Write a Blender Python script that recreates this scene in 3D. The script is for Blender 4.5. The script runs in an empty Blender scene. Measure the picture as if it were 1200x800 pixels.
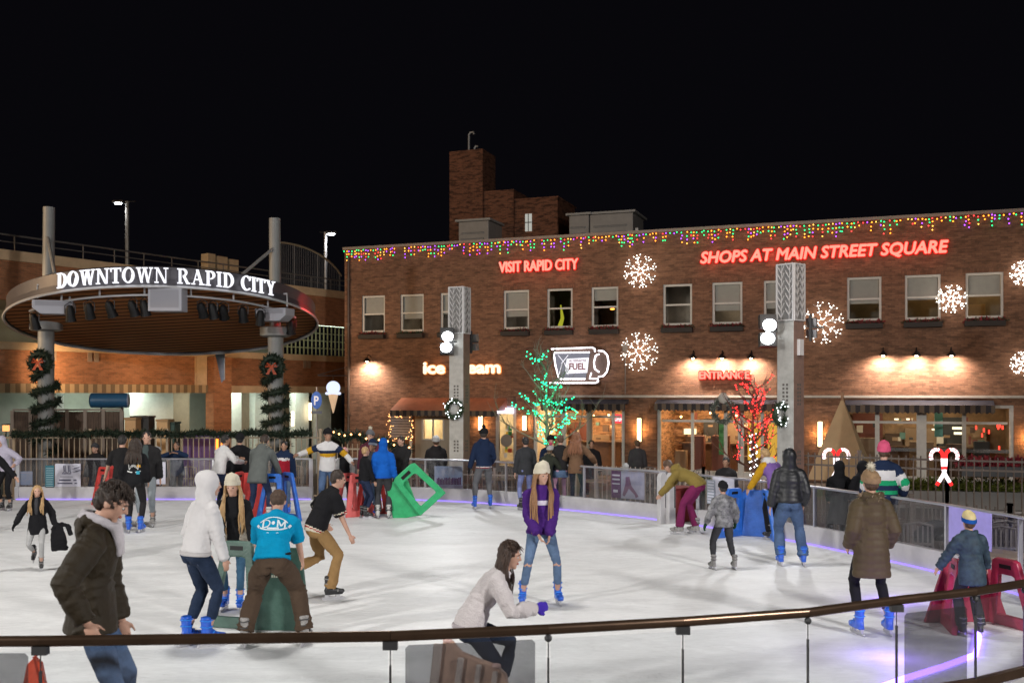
import bpy, bmesh, math, random
import numpy as np
from mathutils import Vector, Matrix, Euler
from mathutils.bvhtree import BVHTree

R = math.radians
PI = math.pi
random.seed(7)
rng = np.random.RandomState(3)
sc = bpy.context.scene
COL = sc.collection

# ------------------------------------------------------------------ camera
F = 1167.0      # focal length in photo pixels (photo 1200 wide)
EYE = 2.5
YH = 460.0
PZ = -0.5       # plaza level below the ice
cam_d = bpy.data.cameras.new("camera")
cam = bpy.data.objects.new("camera", cam_d)
COL.objects.link(cam)
cam.location = (0, 0, EYE)
cam.rotation_euler = (R(90), 0, 0)
cam_d.sensor_width = 36
cam_d.lens = F / 1200 * 36
cam_d.shift_y = (YH - 400) / 1200
cam_d.clip_end = 600
cam_d.dof.use_dof = True
cam_d.dof.focus_distance = 15
cam_d.dof.aperture_fstop = 2.8
sc.camera = cam
sc.view_settings.view_transform = 'Standard'
sc.view_settings.look = 'None'
sc.view_settings.exposure = 0
sc.view_settings.gamma = 1
sc.cycles.use_denoising = True
sc.cycles.max_bounces = 7
sc.cycles.diffuse_bounces = 3
sc.cycles.glossy_bounces = 3
sc.cycles.transparent_max_bounces = 24
sc.cycles.sample_clamp_indirect = 4
sc.cycles.caustics_reflective = False
sc.cycles.caustics_refractive = False


def at(x, y, D):
    return Vector(((x - 600) / F * D, D, EYE + (YH - y) / F * D))


def gnd(x, y, z=0.0):
    D = (EYE - z) * F / (y - YH)
    return Vector(((x - 600) / F * D, D, z))


# ------------------------------------------------------------------ materials
MATS = {}


def nd(nt, t, **k):
    n = nt.nodes.new(t)
    for a, b in k.items():
        setattr(n, a, b)
    return n


def M(name, col=(.5, .5, .5), rough=.6, metal=0.0, var=0.0, vs=6.0, bump=0.0, bs=60.0, sheen=0.0, emit=None, es=0.0,
      coat=0.0, stretch=(1, 1, 1), col2=None, spec=0.5, samp=None):
    if name in MATS:
        return MATS[name]
    m = bpy.data.materials.new(name)
    m.use_nodes = True
    nt = m.node_tree
    b = nt.nodes['Principled BSDF']
    b.inputs['Base Color'].default_value = (*col, 1)
    b.inputs['Roughness'].default_value = rough
    b.inputs['Metallic'].default_value = metal
    b.inputs['Specular IOR Level'].default_value = spec
    if sheen:
        b.inputs['Sheen Weight'].default_value = sheen
        b.inputs['Sheen Roughness'].default_value = .5
    if coat:
        b.inputs['Coat Weight'].default_value = coat
    if emit:
        b.inputs['Emission Color'].default_value = (*emit, 1)
        b.inputs['Emission Strength'].default_value = es
    if var or bump or col2:
        tc = nd(nt, 'ShaderNodeTexCoord')
        mp = nd(nt, 'ShaderNodeMapping')
        mp.inputs['Scale'].default_value = stretch
        nt.links.new(tc.outputs['Object'], mp.inputs[0])
    if var or col2:
        n = nd(nt, 'ShaderNodeTexNoise')
        n.inputs['Scale'].default_value = vs
        n.inputs['Detail'].default_value = 5
        n.inputs['Roughness'].default_value = .65
        nt.links.new(mp.outputs[0], n.inputs['Vector'])
        r = nd(nt, 'ShaderNodeValToRGB')
        r.color_ramp.elements[0].position = .32
        r.color_ramp.elements[1].position = .68
        c2 = col2 or tuple(min(1, c * (1 + var)) for c in col)
        c1 = col if col2 else tuple(c * (1 - var) for c in col)
        r.color_ramp.elements[0].color = (*c1, 1)
        r.color_ramp.elements[1].color = (*c2, 1)
        nt.links.new(n.outputs['Fac'], r.inputs[0])
        nt.links.new(r.outputs[0], b.inputs['Base Color'])
    if bump:
        n2 = nd(nt, 'ShaderNodeTexNoise')
        n2.inputs['Scale'].default_value = bs
        n2.inputs['Detail'].default_value = 3 if bs < 500 else 9
        if bs > 500:
            n2.inputs['Scale'].default_value = bs / 50
            n2.inputs['Roughness'].default_value = .72
            n2.inputs['Distortion'].default_value = .6
        nt.links.new(mp.outputs[0], n2.inputs['Vector'])
        bp = nd(nt, 'ShaderNodeBump')
        bp.inputs['Strength'].default_value = bump
        bp.inputs['Distance'].default_value = .02 if bs < 500 else .05
        nt.links.new(n2.outputs['Fac'], bp.inputs['Height'])
        nt.links.new(bp.outputs[0], b.inputs['Normal'])
    if samp:
        m.cycles.emission_sampling = samp
    MATS[name] = m
    return m


def EM(name, col, s, samp='AUTO'):
    if name in MATS:
        return MATS[name]
    m = bpy.data.materials.new(name)
    m.use_nodes = True
    nt = m.node_tree
    nt.nodes.clear()
    e = nd(nt, 'ShaderNodeEmission')
    e.inputs[0].default_value = (*col, 1)
    e.inputs[1].default_value = s
    o = nd(nt, 'ShaderNodeOutputMaterial')
    nt.links.new(e.outputs[0], o.inputs[0])
    m.cycles.emission_sampling = samp
    MATS[name] = m
    return m


def brick_mat(name, c1, c2, mortar, scale=1.0, warm=.0, bw=.21, rh=.07, patch=.55):
    if name in MATS:
        return MATS[name]
    m = bpy.data.materials.new(name)
    m.use_nodes = True
    nt = m.node_tree
    L = nt.links.new
    b = nt.nodes['Principled BSDF']
    b.inputs['Roughness'].default_value = .85
    b.inputs['Specular IOR Level'].default_value = .25
    tc = nd(nt, 'ShaderNodeTexCoord')
    sep = nd(nt, 'ShaderNodeSeparateXYZ')
    L(tc.outputs['Object'], sep.inputs[0])
    ad = nd(nt, 'ShaderNodeMath', operation='ADD')
    L(sep.outputs['X'], ad.inputs[0])
    L(sep.outputs['Y'], ad.inputs[1])
    cb = nd(nt, 'ShaderNodeCombineXYZ')
    L(ad.outputs[0], cb.inputs['X'])
    L(sep.outputs['Z'], cb.inputs['Y'])
    br = nd(nt, 'ShaderNodeTexBrick')
    br.inputs['Scale'].default_value = scale
    br.inputs['Brick Width'].default_value = bw
    br.inputs['Row Height'].default_value = rh
    br.inputs['Mortar Size'].default_value = .007
    br.inputs['Mortar Smooth'].default_value = .3
    br.inputs['Bias'].default_value = -.1
    br.inputs['Color1'].default_value = (*c1, 1)
    br.inputs['Color2'].default_value = (*c2, 1)
    br.inputs['Mortar'].default_value = (*mortar, 1)
    L(cb.outputs[0], br.inputs['Vector'])
    # course-wise streaky tone: noise stretched along the courses
    mp = nd(nt, 'ShaderNodeMapping')
    mp.inputs['Scale'].default_value = (1.9, 6.5, 1)
    L(cb.outputs[0], mp.inputs[0])
    n = nd(nt, 'ShaderNodeTexNoise')
    n.inputs['Scale'].default_value = 1.2
    n.inputs['Detail'].default_value = 6
    n.inputs['Roughness'].default_value = .7
    L(mp.outputs[0], n.inputs['Vector'])
    r = nd(nt, 'ShaderNodeValToRGB')
    r.color_ramp.elements[0].position = .42
    r.color_ramp.elements[0].color = (1 - patch, 1 - patch, 1 - patch, 1)
    r.color_ramp.elements[1].position = .52
    r.color_ramp.elements[1].color = (1.12, 1.08, 1.05, 1)
    L(n.outputs['Fac'], r.inputs[0])
    mx = nd(nt, 'ShaderNodeMix', data_type='RGBA', blend_type='MULTIPLY')
    mx.inputs['Factor'].default_value = 1
    L(br.outputs['Color'], mx.inputs['A'])
    L(r.outputs[0], mx.inputs['B'])
    n3 = nd(nt, 'ShaderNodeTexNoise')
    n3.inputs['Scale'].default_value = .35
    n3.inputs['Detail'].default_value = 3
    L(cb.outputs[0], n3.inputs['Vector'])
    r3 = nd(nt, 'ShaderNodeValToRGB')
    r3.color_ramp.elements[0].color = (.78, .74, .72, 1)
    r3.color_ramp.elements[1].color = (1.15, 1.1, 1.08, 1)
    L(n3.outputs['Fac'], r3.inputs[0])
    mx2 = nd(nt, 'ShaderNodeMix', data_type='RGBA', blend_type='MULTIPLY')
    mx2.inputs['Factor'].default_value = 1
    L(mx.outputs['Result'], mx2.inputs['A'])
    L(r3.outputs[0], mx2.inputs['B'])
    L(mx2.outputs['Result'], b.inputs['Base Color'])
    bp = nd(nt, 'ShaderNodeBump')
    bp.inputs['Strength'].default_value = .5
    bp.inputs['Distance'].default_value = .01
    bp.invert = True
    L(br.outputs['Fac'], bp.inputs['Height'])
    L(bp.outputs[0], b.inputs['Normal'])
    MATS[name] = m
    return m


def glass_mat(name, tint=(1, 1, 1), refl=.06, dirt=0.0, fres=1.45, dirtcol=(.6, .6, .65)):
    if name in MATS:
        return MATS[name]
    m = bpy.data.materials.new(name)
    m.use_nodes = True
    nt = m.node_tree
    nt.nodes.clear()
    L = nt.links.new
    t = nd(nt, 'ShaderNodeBsdfTransparent')
    t.inputs[0].default_value = (*tint, 1)
    g = nd(nt, 'ShaderNodeBsdfGlossy')
    g.inputs['Roughness'].default_value = .03
    lw = nd(nt, 'ShaderNodeLayerWeight')
    lw.inputs['Blend'].default_value = .5
    pw = nd(nt, 'ShaderNodeMath', operation='POWER')
    pw.inputs[1].default_value = 5
    L(lw.outputs['Facing'], pw.inputs[0])
    f0 = ((fres - 1) / (fres + 1)) ** 2
    ad = nd(nt, 'ShaderNodeMath', operation='MULTIPLY_ADD')
    ad.use_clamp = True
    ad.inputs[1].default_value = .8
    ad.inputs[2].default_value = refl + f0
    L(pw.outputs[0], ad.inputs[0])
    mx = nd(nt, 'ShaderNodeMixShader')
    L(ad.outputs[0], mx.inputs[0])
    L(t.outputs[0], mx.inputs[1])
    L(g.outputs[0], mx.inputs[2])
    out = nd(nt, 'ShaderNodeOutputMaterial')
    last = mx
    if dirt:
        d = nd(nt, 'ShaderNodeBsdfDiffuse')
        d.inputs[0].default_value = (*dirtcol, 1)
        tc = nd(nt, 'ShaderNodeTexCoord')
        n = nd(nt, 'ShaderNodeTexNoise')
        n.inputs['Scale'].default_value = 2.3
        n.inputs['Detail'].default_value = 6
        L(tc.outputs['Object'], n.inputs['Vector'])
        mr = nd(nt, 'ShaderNodeMapRange')
        mr.inputs[1].default_value = .35
        mr.inputs[2].default_value = .7
        mr.inputs[3].default_value = dirt * .4
        mr.inputs[4].default_value = dirt
        L(n.outputs['Fac'], mr.inputs[0])
        m2 = nd(nt, 'ShaderNodeMixShader')
        L(mr.outputs[0], m2.inputs[0])
        L(mx.outputs[0], m2.inputs[1])
        L(d.outputs[0], m2.inputs[2])
        last = m2
    L(last.outputs[0], out.inputs[0])
    MATS[name] = m
    return m


# ------------------------------------------------------------------ mesh building
class MB:
    def __init__(s):
        s.v, s.f, s.m = [], [], []

    def add(s, vs, fs, mi=0):
        o = len(s.v)
        s.v += [tuple(v) for v in vs]
        s.f += [tuple(i + o for i in f) for f in fs]
        s.m += [mi] * len(fs)
        return s

    def box(s, c, d, rot=None, mi=0, mat=None, taper=1.0):
        hx, hy, hz = d[0] / 2, d[1] / 2, d[2] / 2
        vs = []
        for z, k in ((-hz, 1), (hz, taper)):
            for x, y in ((-hx, -hy), (hx, -hy), (hx, hy), (-hx, hy)):
                vs.append(Vector((x * k, y * k, z)))
        if rot is not None:
            e = Euler(rot).to_matrix()
            vs = [e @ v for v in vs]
        c = Vector(c)
        vs = [v + c for v in vs]
        if mat is not None:
            vs = [mat @ v for v in vs]
        return s.add(vs, [(0, 3, 2, 1), (4, 5, 6, 7), (0, 1, 5, 4), (1, 2, 6, 5), (2, 3, 7, 6), (3, 0, 4, 7)], mi)

    def bx(s, x0, x1, y0, y1, z0, z1, mi=0):
        return s.box(((x0 + x1) / 2, (y0 + y1) / 2, (z0 + z1) / 2), (abs(x1 - x0), abs(y1 - y0), abs(z1 - z0)), mi=mi)

    def beam(s, p, q, w, h=None, mi=0):
        p, q = Vector(p), Vector(q)
        h = h or w
        d = q - p
        L = d.length
        if L < 1e-6:
            return s
        m = d.to_track_quat('Z', 'Y').to_matrix().to_4x4()
        m.translation = (p + q) / 2
        return s.box((0, 0, 0), (w, h, L), mi=mi, mat=m)

    def tube(s, pts, r, n=8, mi=0, closed=False, cap=True, b=None, side=None):
        pts = [Vector(p) for p in pts]
        k = len(pts)
        if not hasattr(r, '__len__'):
            r = [r] * k
        if b is None:
            b = r
        elif not hasattr(b, '__len__'):
            b = [b] * k
        prev = None
        vs, fs = [], []
        for i, p in enumerate(pts):
            if closed:
                t = pts[(i + 1) % k] - pts[i - 1]
            else:
                t = pts[min(i + 1, k - 1)] - pts[max(i - 1, 0)]
            if t.length < 1e-9:
                t = Vector((0, 0, 1))
            t.normalize()
            ref = Vector(side) if side is not None else prev
            if ref is None:
                ref = Vector((1, 0, 0)) if abs(t.x) < .8 else Vector((0, 1, 0))
            u = ref - t * ref.dot(t)
            if u.length < 1e-6:
                u = t.orthogonal()
            u.normalize()
            w = t.cross(u)
            prev = u
            for j in range(n):
                a = 2 * PI * j / n
                vs.append(p + u * math.cos(a) * r[i] + w * math.sin(a) * b[i])
        m = k if closed else k - 1
        for i in range(m):
            i2 = (i + 1) % k
            for j in range(n):
                j2 = (j + 1) % n
                fs.append((i * n + j, i * n + j2, i2 * n + j2, i2 * n + j))
        if cap and not closed:
            fs.append(tuple(range(n - 1, -1, -1)))
            fs.append(tuple(range((k - 1) * n, k * n)))
        return s.add(vs, fs, mi)

    def ell(s, c, r, mat=None, n=12, m=8, mi=0, cut=None):
        if not hasattr(r, '__len__'):
            r = (r, r, r)
        c = Vector(c)
        vs, fs = [], []
        for i in range(m + 1):
            th = PI * i / m
            for j in range(n):
                a = 2 * PI * j / n
                v = Vector((r[0] * math.sin(th) * math.cos(a), r[1] * math.sin(th) * math.sin(a), r[2] * math.cos(th)))
                if mat is not None:
                    v = mat.to_3x3() @ v
                vs.append(v + c)
        for i in range(m):
            for j in range(n):
                j2 = (j + 1) % n
                q = (i * n + j, (i + 1) * n + j, (i + 1) * n + j2, i * n + j2)
                if i == 0:
                    q = (j, (i + 1) * n + j, (i + 1) * n + j2)
                elif i == m - 1:
                    q = (i * n + j, (i + 1) * n + j, i * n + j2)
                fs.append(q)
        return s.add(vs, fs, mi)

    def prism(s, poly, y0, y1, mat=None, mi=0, holes=None):
        """poly in (x,z), extruded along y from y0 to y1."""
        if holes:
            # ring with same number of points
            h = holes
            n = len(poly)
            vs = [Vector((p[0], y0, p[1])) for p in poly] + [Vector((p[0], y0, p[1])) for p in h] + \
                 [Vector((p[0], y1, p[1])) for p in poly] + [Vector((p[0], y1, p[1])) for p in h]
            fs = []
            for i in range(n):
                j = (i + 1) % n
                fs += [(i, j, n + j, n + i), (2 * n + i, 3 * n + i, 3 * n + j, 2 * n + j),
                       (i, 2 * n + i, 2 * n + j, j), (n + i, n + j, 3 * n + j, 3 * n + i)]
        else:
            n = len(poly)
            vs = [Vector((p[0], y0, p[1])) for p in poly] + [Vector((p[0], y1, p[1])) for p in poly]
            fs = [tuple(range(n)), tuple(range(2 * n - 1, n - 1, -1))]
            fs += [(i, n + i, n + (i + 1) % n, (i + 1) % n) for i in range(n)]
        if mat is not None:
            vs = [mat @ v for v in vs]
        return s.add(vs, fs, mi)

    def xf(s, mat):
        s.v = [tuple(mat @ Vector(v)) for v in s.v]
        return s

    def mesh(s, name, mats, smooth=False):
        me = bpy.data.meshes.new(name)
        me.from_pydata(s.v, [], s.f)
        if not isinstance(mats, (list, tuple)):
            mats = [mats]
        for m in mats:
            me.materials.append(m)
        if len(mats) > 1:
            me.polygons.foreach_set('material_index', s.m)
        bm = bmesh.new()
        bm.from_mesh(me)
        bmesh.ops.recalc_face_normals(bm, faces=bm.faces)
        bm.to_mesh(me)
        bm.free()
        if smooth:
            me.polygons.foreach_set('use_smooth', [True] * len(me.polygons))
            if smooth == 'auto':
                me.set_sharp_from_angle(angle=R(40))
        me.update()
        return me

    def obj(s, name, mats, parent=None, smooth=False, loc=None, rz=0, bevel=0):
        o = bpy.data.objects.new(name, s.mesh(name, mats, smooth))
        COL.objects.link(o)
        if parent is not None:
            o.parent = parent
        if loc is not None:
            o.location = loc
        if rz:
            o.rotation_euler = (0, 0, rz)
        if bevel:
            b = o.modifiers.new('bevel', 'BEVEL')
            b.width = bevel
            b.segments = 2
            b.limit_method = 'ANGLE'
        return o


def tag(o, label, cat=None, group=None, kind=None):
    if label:
        o['label'] = label
    if cat:
        o['category'] = cat
    if group:
        o['group'] = group
    if kind:
        o['kind'] = kind
    return o


def thing(name, label, cat, loc=(0, 0, 0), rz=0, group=None):
    o = bpy.data.objects.new(name, None)
    COL.objects.link(o)
    o.location = loc
    o.rotation_euler = (0, 0, rz)
    o.empty_display_size = .1
    return tag(o, label, cat, group)


def dup(o, loc=None, rz=None, label=None, parent=None):
    c = o.copy()
    COL.objects.link(c)
    if parent is not None:
        c.parent = parent
    if loc is not None:
        c.location = loc
    if rz is not None:
        c.rotation_euler = (0, 0, rz)
    if label:
        c['label'] = label
    for ch in list(o.children):
        dup(ch, parent=c)
    return c


_txt = [0]


def text_mb(txt, height, width=None, extrude=.02, offset=0.0, shear=0.0, spacing=1.0, res=3, align='CENTER'):
    """MB of lettering in the x-z plane facing -y, cap height = height, baseline z=0."""
    cu = bpy.data.curves.new('lettering', 'FONT')
    cu.body = txt
    cu.size = 1.0
    cu.resolution_u = res
    cu.space_character = spacing
    cu.shear = shear
    cu.offset = offset / (height / .73)
    o = bpy.data.objects.new('lettering', cu)
    COL.objects.link(o)
    dg = bpy.context.evaluated_depsgraph_get()
    cu.extrude = .5
    bpy.context.view_layer.update()
    dg = bpy.context.evaluated_depsgraph_get()
    me = bpy.data.meshes.new_from_object(o.evaluated_get(dg))
    bpy.data.objects.remove(o)
    co = np.empty(len(me.vertices) * 3)
    me.vertices.foreach_get('co', co)
    co = co.reshape(-1, 3)
    s = height / .73
    x0, x1 = co[:, 0].min(), co[:, 0].max()
    sx = s if width is None else width / (x1 - x0)
    xs = (co[:, 0] - ((x0 + x1) / 2 if align == 'CENTER' else x0)) * sx
    zs = co[:, 1] * s
    ys = -co[:, 2] * 2 * extrude / 2
    mb = MB()
    mb.add(list(zip(xs, ys, zs)), [tuple(p.vertices) for p in me.polygons])
    bpy.data.meshes.remove(me)
    return mb


def wall_holes(mb, x0, x1, z0, z1, holes, depth=.2, mi=0, mr=None):
    """Front face at y=0 with openings; reveals go back to y=depth."""
    xs = sorted(set([x0, x1] + [a for h in holes for a in h[:2]]))
    zs = sorted(set([z0, z1] + [a for h in holes for a in h[2:4]]))
    for i in range(len(xs) - 1):
        j = 0
        while j < len(zs) - 1:
            cx = (xs[i] + xs[i + 1]) / 2

            def inside(k):
                cz = (zs[k] + zs[k + 1]) / 2
                return any(h[0] < cx < h[1] and h[2] < cz < h[3] for h in holes)
            if inside(j):
                j += 1
                continue
            k = j
            while k < len(zs) - 1 and not inside(k):
                k += 1
            mb.add([(xs[i], 0, zs[j]), (xs[i + 1], 0, zs[j]), (xs[i + 1], 0, zs[k]), (xs[i], 0, zs[k])], [(0, 1, 2, 3)], mi)
            j = k
    for h in holes:
        a, b, c, d = h[:4]
        mr2 = mi if mr is None else mr
        mb.add([(a, 0, c), (a, depth, c), (a, depth, d), (a, 0, d)], [(0, 1, 2, 3)], mr2)
        mb.add([(b, 0, c), (b, depth, c), (b, depth, d), (b, 0, d)], [(3, 2, 1, 0)], mr2)
        mb.add([(a, 0, c), (b, 0, c), (b, depth, c), (a, depth, c)], [(0, 1, 2, 3)], mr2)
        mb.add([(a, 0, d), (b, 0, d), (b, depth, d), (a, depth, d)], [(3, 2, 1, 0)], mr2)


def area_light(name, loc, target, power, size, col=(1, 1, 1), size_y=None, spread=180):
    l = bpy.data.lights.new(name, 'AREA')
    l.energy = power
    l.color = col
    l.shape = 'RECTANGLE' if size_y else 'SQUARE'
    l.size = size
    if size_y:
        l.size_y = size_y
    l.spread = R(spread)
    o = bpy.data.objects.new(name, l)
    COL.objects.link(o)
    o.location = loc
    o.rotation_euler = (Vector(target) - Vector(loc)).to_track_quat('-Z', 'Y').to_euler()
    return o


def spot(name, loc, target, power, ang=100, col=(1, 1, 1), r=.15, blend=.6):
    l = bpy.data.lights.new(name, 'SPOT')
    l.energy = power
    l.color = col
    l.spot_size = R(ang)
    l.spot_blend = blend
    l.shadow_soft_size = r
    o = bpy.data.objects.new(name, l)
    COL.objects.link(o)
    o.location = loc
    o.rotation_euler = (Vector(target) - Vector(loc)).to_track_quat('-Z', 'Y').to_euler()
    return o


def point(name, loc, power, col=(1, 1, 1), r=.1):
    l = bpy.data.lights.new(name, 'POINT')
    l.energy = power
    l.color = col
    l.shadow_soft_size = r
    o = bpy.data.objects.new(name, l)
    COL.objects.link(o)
    o.location = loc
    return o


def catmull(pts, n=8, closed=False):
    pts = [Vector(p) for p in pts]
    out = []
    k = len(pts)
    rngi = range(k) if closed else range(k - 1)
    for i in rngi:
        p0 = pts[i - 1] if (closed or i > 0) else pts[0] * 2 - pts[1]
        p1 = pts[i]
        p2 = pts[(i + 1) % k]
        p3 = pts[(i + 2) % k] if (closed or i + 2 < k) else pts[-1] * 2 - pts[-2]
        for j in range(n):
            t = j / n
            out.append(.5 * ((2 * p1) + (p2 - p0) * t + (2 * p0 - 5 * p1 + 4 * p2 - p3) * t * t + (3 * p1 - p0 - 3 * p2 + p3) * t ** 3))
    if not closed:
        out.append(pts[-1])
    return out


# needle / leaf scatter used for garlands and wreaths
def needles(mb, pts, r, dens, L=.06, w=.012, mi=0, seed=1):
    rr = random.Random(seed)
    for i in range(len(pts) - 1):
        p, q = Vector(pts[i]), Vector(pts[i + 1])
        d = q - p
        for _ in range(max(1, int(d.length * dens))):
            c = p + d * rr.random()
            o = Vector((rr.gauss(0, 1), rr.gauss(0, 1), rr.gauss(0, 1)))
            if o.length < .01:
                continue
            o.normalize()
            c = c + o * r * rr.random() * .7
            dd = (o + d.normalized() * rr.uniform(-.8, .8)).normalized()
            sd = dd.orthogonal()
            sd.rotate(Matrix.Rotation(rr.uniform(0, 2 * PI), 3, dd))
            ll = L * rr.uniform(.6, 1.3)
            mb.add([c - sd * w, c + sd * w, c + dd * ll], [(0, 1, 2)], mi)


def bulbs(mb, pts, r, mi=0):
    for p in pts:
        p = Vector(p)
        mb.add([p + Vector(v) * r for v in ((1, 0, 0), (-1, 0, 0), (0, 1, 0), (0, -1, 0), (0, 0, 1), (0, 0, -1))],
               [(0, 2, 4), (2, 1, 4), (1, 3, 4), (3, 0, 4), (2, 0, 5), (1, 2, 5), (3, 1, 5), (0, 3, 5)],
               mi(p) if callable(mi) else mi)
# ------------------------------------------------------------------ world, night sky
w = bpy.data.worlds.new("World")
sc.world = w
w.use_nodes = True
nt = w.node_tree
nt.nodes.clear()
sky = nd(nt, 'ShaderNodeTexSky')
sky.sky_type = 'NISHITA'
sky.sun_disc = False
sky.sun_elevation = R(-6)
sky.sun_rotation = R(200)
bg1 = nd(nt, 'ShaderNodeBackground')
nt.links.new(sky.outputs[0], bg1.inputs[0])
bg1.inputs[1].default_value = .01
bg2 = nd(nt, 'ShaderNodeBackground')
bg2.inputs[0].default_value = (.45, .42, .62, 1)
bg2.inputs[1].default_value = .005
adn = nd(nt, 'ShaderNodeAddShader')
nt.links.new(bg1.outputs[0], adn.inputs[0])
nt.links.new(bg2.outputs[0], adn.inputs[1])
wo = nd(nt, 'ShaderNodeOutputWorld')
nt.links.new(adn.outputs[0], wo.inputs[0])

# ------------------------------------------------------------------ facade frame
FA = Vector((-6.74, 40.1, 0))
FB = Vector((16.25, 31.6, 0))
FE = (FB - FA).normalized()
FN = Vector((FE.y, -FE.x, 0))
FPHI = math.atan2(FE.y, FE.x)
FM = Matrix.Translation(FA) @ Matrix.Rotation(FPHI, 4, 'Z')


def fac(x, y, off=0.0):
    """pixel -> (u along the facade, z) on the plane standing off metres in front of it."""
    d = Vector(((x - 600) / F, 1, (YH - y) / F))
    o = Vector((0, 0, EYE))
    p0 = FA + FN * off
    t = (p0 - o).dot(FN) / d.dot(FN)
    p = o + d * t
    return (p - FA).dot(FE), p.z


def fu(x, off=0.0):
    return fac(x, 460, off)[0]


def fw(u, y, z):
    return FM @ Vector((u, y, z))


m_brick = brick_mat('brown brick', (.275, .155, .10), (.175, .098, .064), (.16, .105, .078), patch=.26)
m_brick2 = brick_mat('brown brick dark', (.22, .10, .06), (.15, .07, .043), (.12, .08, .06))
m_gbrick = brick_mat('garage brick', (.42, .2, .10), (.34, .155, .078), (.26, .16, .1), patch=.18)
m_beige = M('beige concrete', (.6, .43, .26), .8, var=.12, vs=3)
m_frame = M('window frame paint', (.62, .6, .56), .5, var=.06, vs=10)
m_gframe = M('storefront frame', (.6, .58, .54), .45, var=.08, vs=8)
m_dark = M('dark metal', (.03, .03, .032), .5)
m_black = M('black plastic', (.008, .008, .009), .5, spec=.25)
m_white = M('white paint', (.75, .75, .76), .5, var=.05, vs=4)
m_room = M('dim room plaster', (.12, .10, .08), .9, var=.2, vs=1.5)
m_blind = M('roller blind', (.42, .40, .37), .8, var=.05)
m_glass = glass_mat('window glass', (.9, .92, .92), .004, fres=1.2)
m_steel = M('brushed steel', (.5, .5, .52), .35, metal=.9, var=.08, vs=12)
m_galv = M('galvanised steel', (.42, .42, .42), .5, metal=.5, var=.15, vs=9)
m_roof = M('roof membrane', (.12, .115, .11), .9, var=.2)

# ------------------------------------------------------------------ plaza and ice
mb = MB()
mb.add([(-150, -40, PZ), (150, -40, PZ), (150, 260, PZ), (-150, 260, PZ)], [(0, 1, 2, 3)])
m_plaza = M('plaza concrete', (.10, .085, .075), .7, var=.25, vs=.8, bump=.2, bs=40)
tag(mb.obj('plaza_ground', m_plaza), 'grey concrete plaza paving round the rink', kind='structure')

RINK = [(-17, 23.3), (-11.5, 23.3), (-10, 23.3), (-7, 23.3), (-2.5, 23.2), (0, 22.1), (2.1, 20.35), (3.3, 19.0), (4.7, 16.8), (5.25, 15.6),
        (5.75, 14.4), (6.1, 13.2), (6.3, 12.1), (6.25, 11.0), (5.9, 9.8), (5.2, 8.8), (4.04, 7.85), (3.5, 7.52), (2.78, 7.2), (2.02, 6.80),
        (1.12, 6.53), (.23, 6.32), (-.75, 6.14), (-2.85, 6.02), (-5, 5.98), (-9, 6.0), (-14, 6.2), (-18, 9), (-20, 14), (-19.5, 20)]
ice_poly = catmull([(x, y, 0) for x, y in RINK], 5, True)
mb = MB()
mb.add(ice_poly, [tuple(range(len(ice_poly)))])
mi = bpy.data.materials.new('rink ice')
mi.use_nodes = True
nt = mi.node_tree
L = nt.links.new
b = nt.nodes['Principled BSDF']
tc = nd(nt, 'ShaderNodeTexCoord')


def streaks(scale, sx, sy, rot, lo, hi, dist=1.5):
    mp = nd(nt, 'ShaderNodeMapping')
    mp.inputs['Rotation'].default_value = (0, 0, rot)
    mp.inputs['Scale'].default_value = (sx, sy, 1)
    L(tc.outputs['Object'], mp.inputs[0])
    n = nd(nt, 'ShaderNodeTexNoise')
    n.inputs['Scale'].default_value = scale
    n.inputs['Detail'].default_value = 8
    n.inputs['Roughness'].default_value = .62
    n.inputs['Distortion'].default_value = dist
    L(mp.outputs[0], n.inputs['Vector'])
    r = nd(nt, 'ShaderNodeMapRange')
    r.inputs[1].default_value = .3
    r.inputs[2].default_value = .7
    r.inputs[3].default_value = lo
    r.inputs[4].default_value = hi
    L(n.outputs['Fac'], r.inputs[0])
    return r.outputs[0]


def curve_scratches(scale, rot, seedz, width=.02):
    """thin curved cuts: iso-lines of a stretched low frequency noise"""
    mp = nd(nt, 'ShaderNodeMapping')
    mp.inputs['Location'].default_value = (seedz, seedz * 3, 0)
    mp.inputs['Rotation'].default_value = (0, 0, rot)
    mp.inputs['Scale'].default_value = (.35, 1.5, 1)
    L(tc.outputs['Object'], mp.inputs[0])
    n = nd(nt, 'ShaderNodeTexNoise')
    n.inputs['Scale'].default_value = scale
    n.inputs['Detail'].default_value = 1
    L(mp.outputs[0], n.inputs['Vector'])
    m1 = nd(nt, 'ShaderNodeMath', operation='MULTIPLY')
    m1.inputs[1].default_value = 22
    L(n.outputs['Fac'], m1.inputs[0])
    m2 = nd(nt, 'ShaderNodeMath', operation='FRACT')
    L(m1.outputs[0], m2.inputs[0])
    r = nd(nt, 'ShaderNodeMapRange')
    r.inputs[1].default_value = 0
    r.inputs[2].default_value = width * 4
    r.inputs[3].default_value = 1
    r.inputs[4].default_value = 0
    L(m2.outputs[0], r.inputs[0])
    # break the lines up
    n2 = nd(nt, 'ShaderNodeTexNoise')
    n2.inputs['Scale'].default_value = 1.1
    L(mp.outputs[0], n2.inputs['Vector'])
    r2 = nd(nt, 'ShaderNodeMapRange')
    r2.inputs[1].default_value = .5
    r2.inputs[2].default_value = .62
    L(n2.outputs['Fac'], r2.inputs[0])
    m3 = nd(nt, 'ShaderNodeMath', operation='MULTIPLY')
    L(r.outputs[0], m3.inputs[0])
    L(r2.outputs[0], m3.inputs[1])
    return m3.outputs[0]


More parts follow.
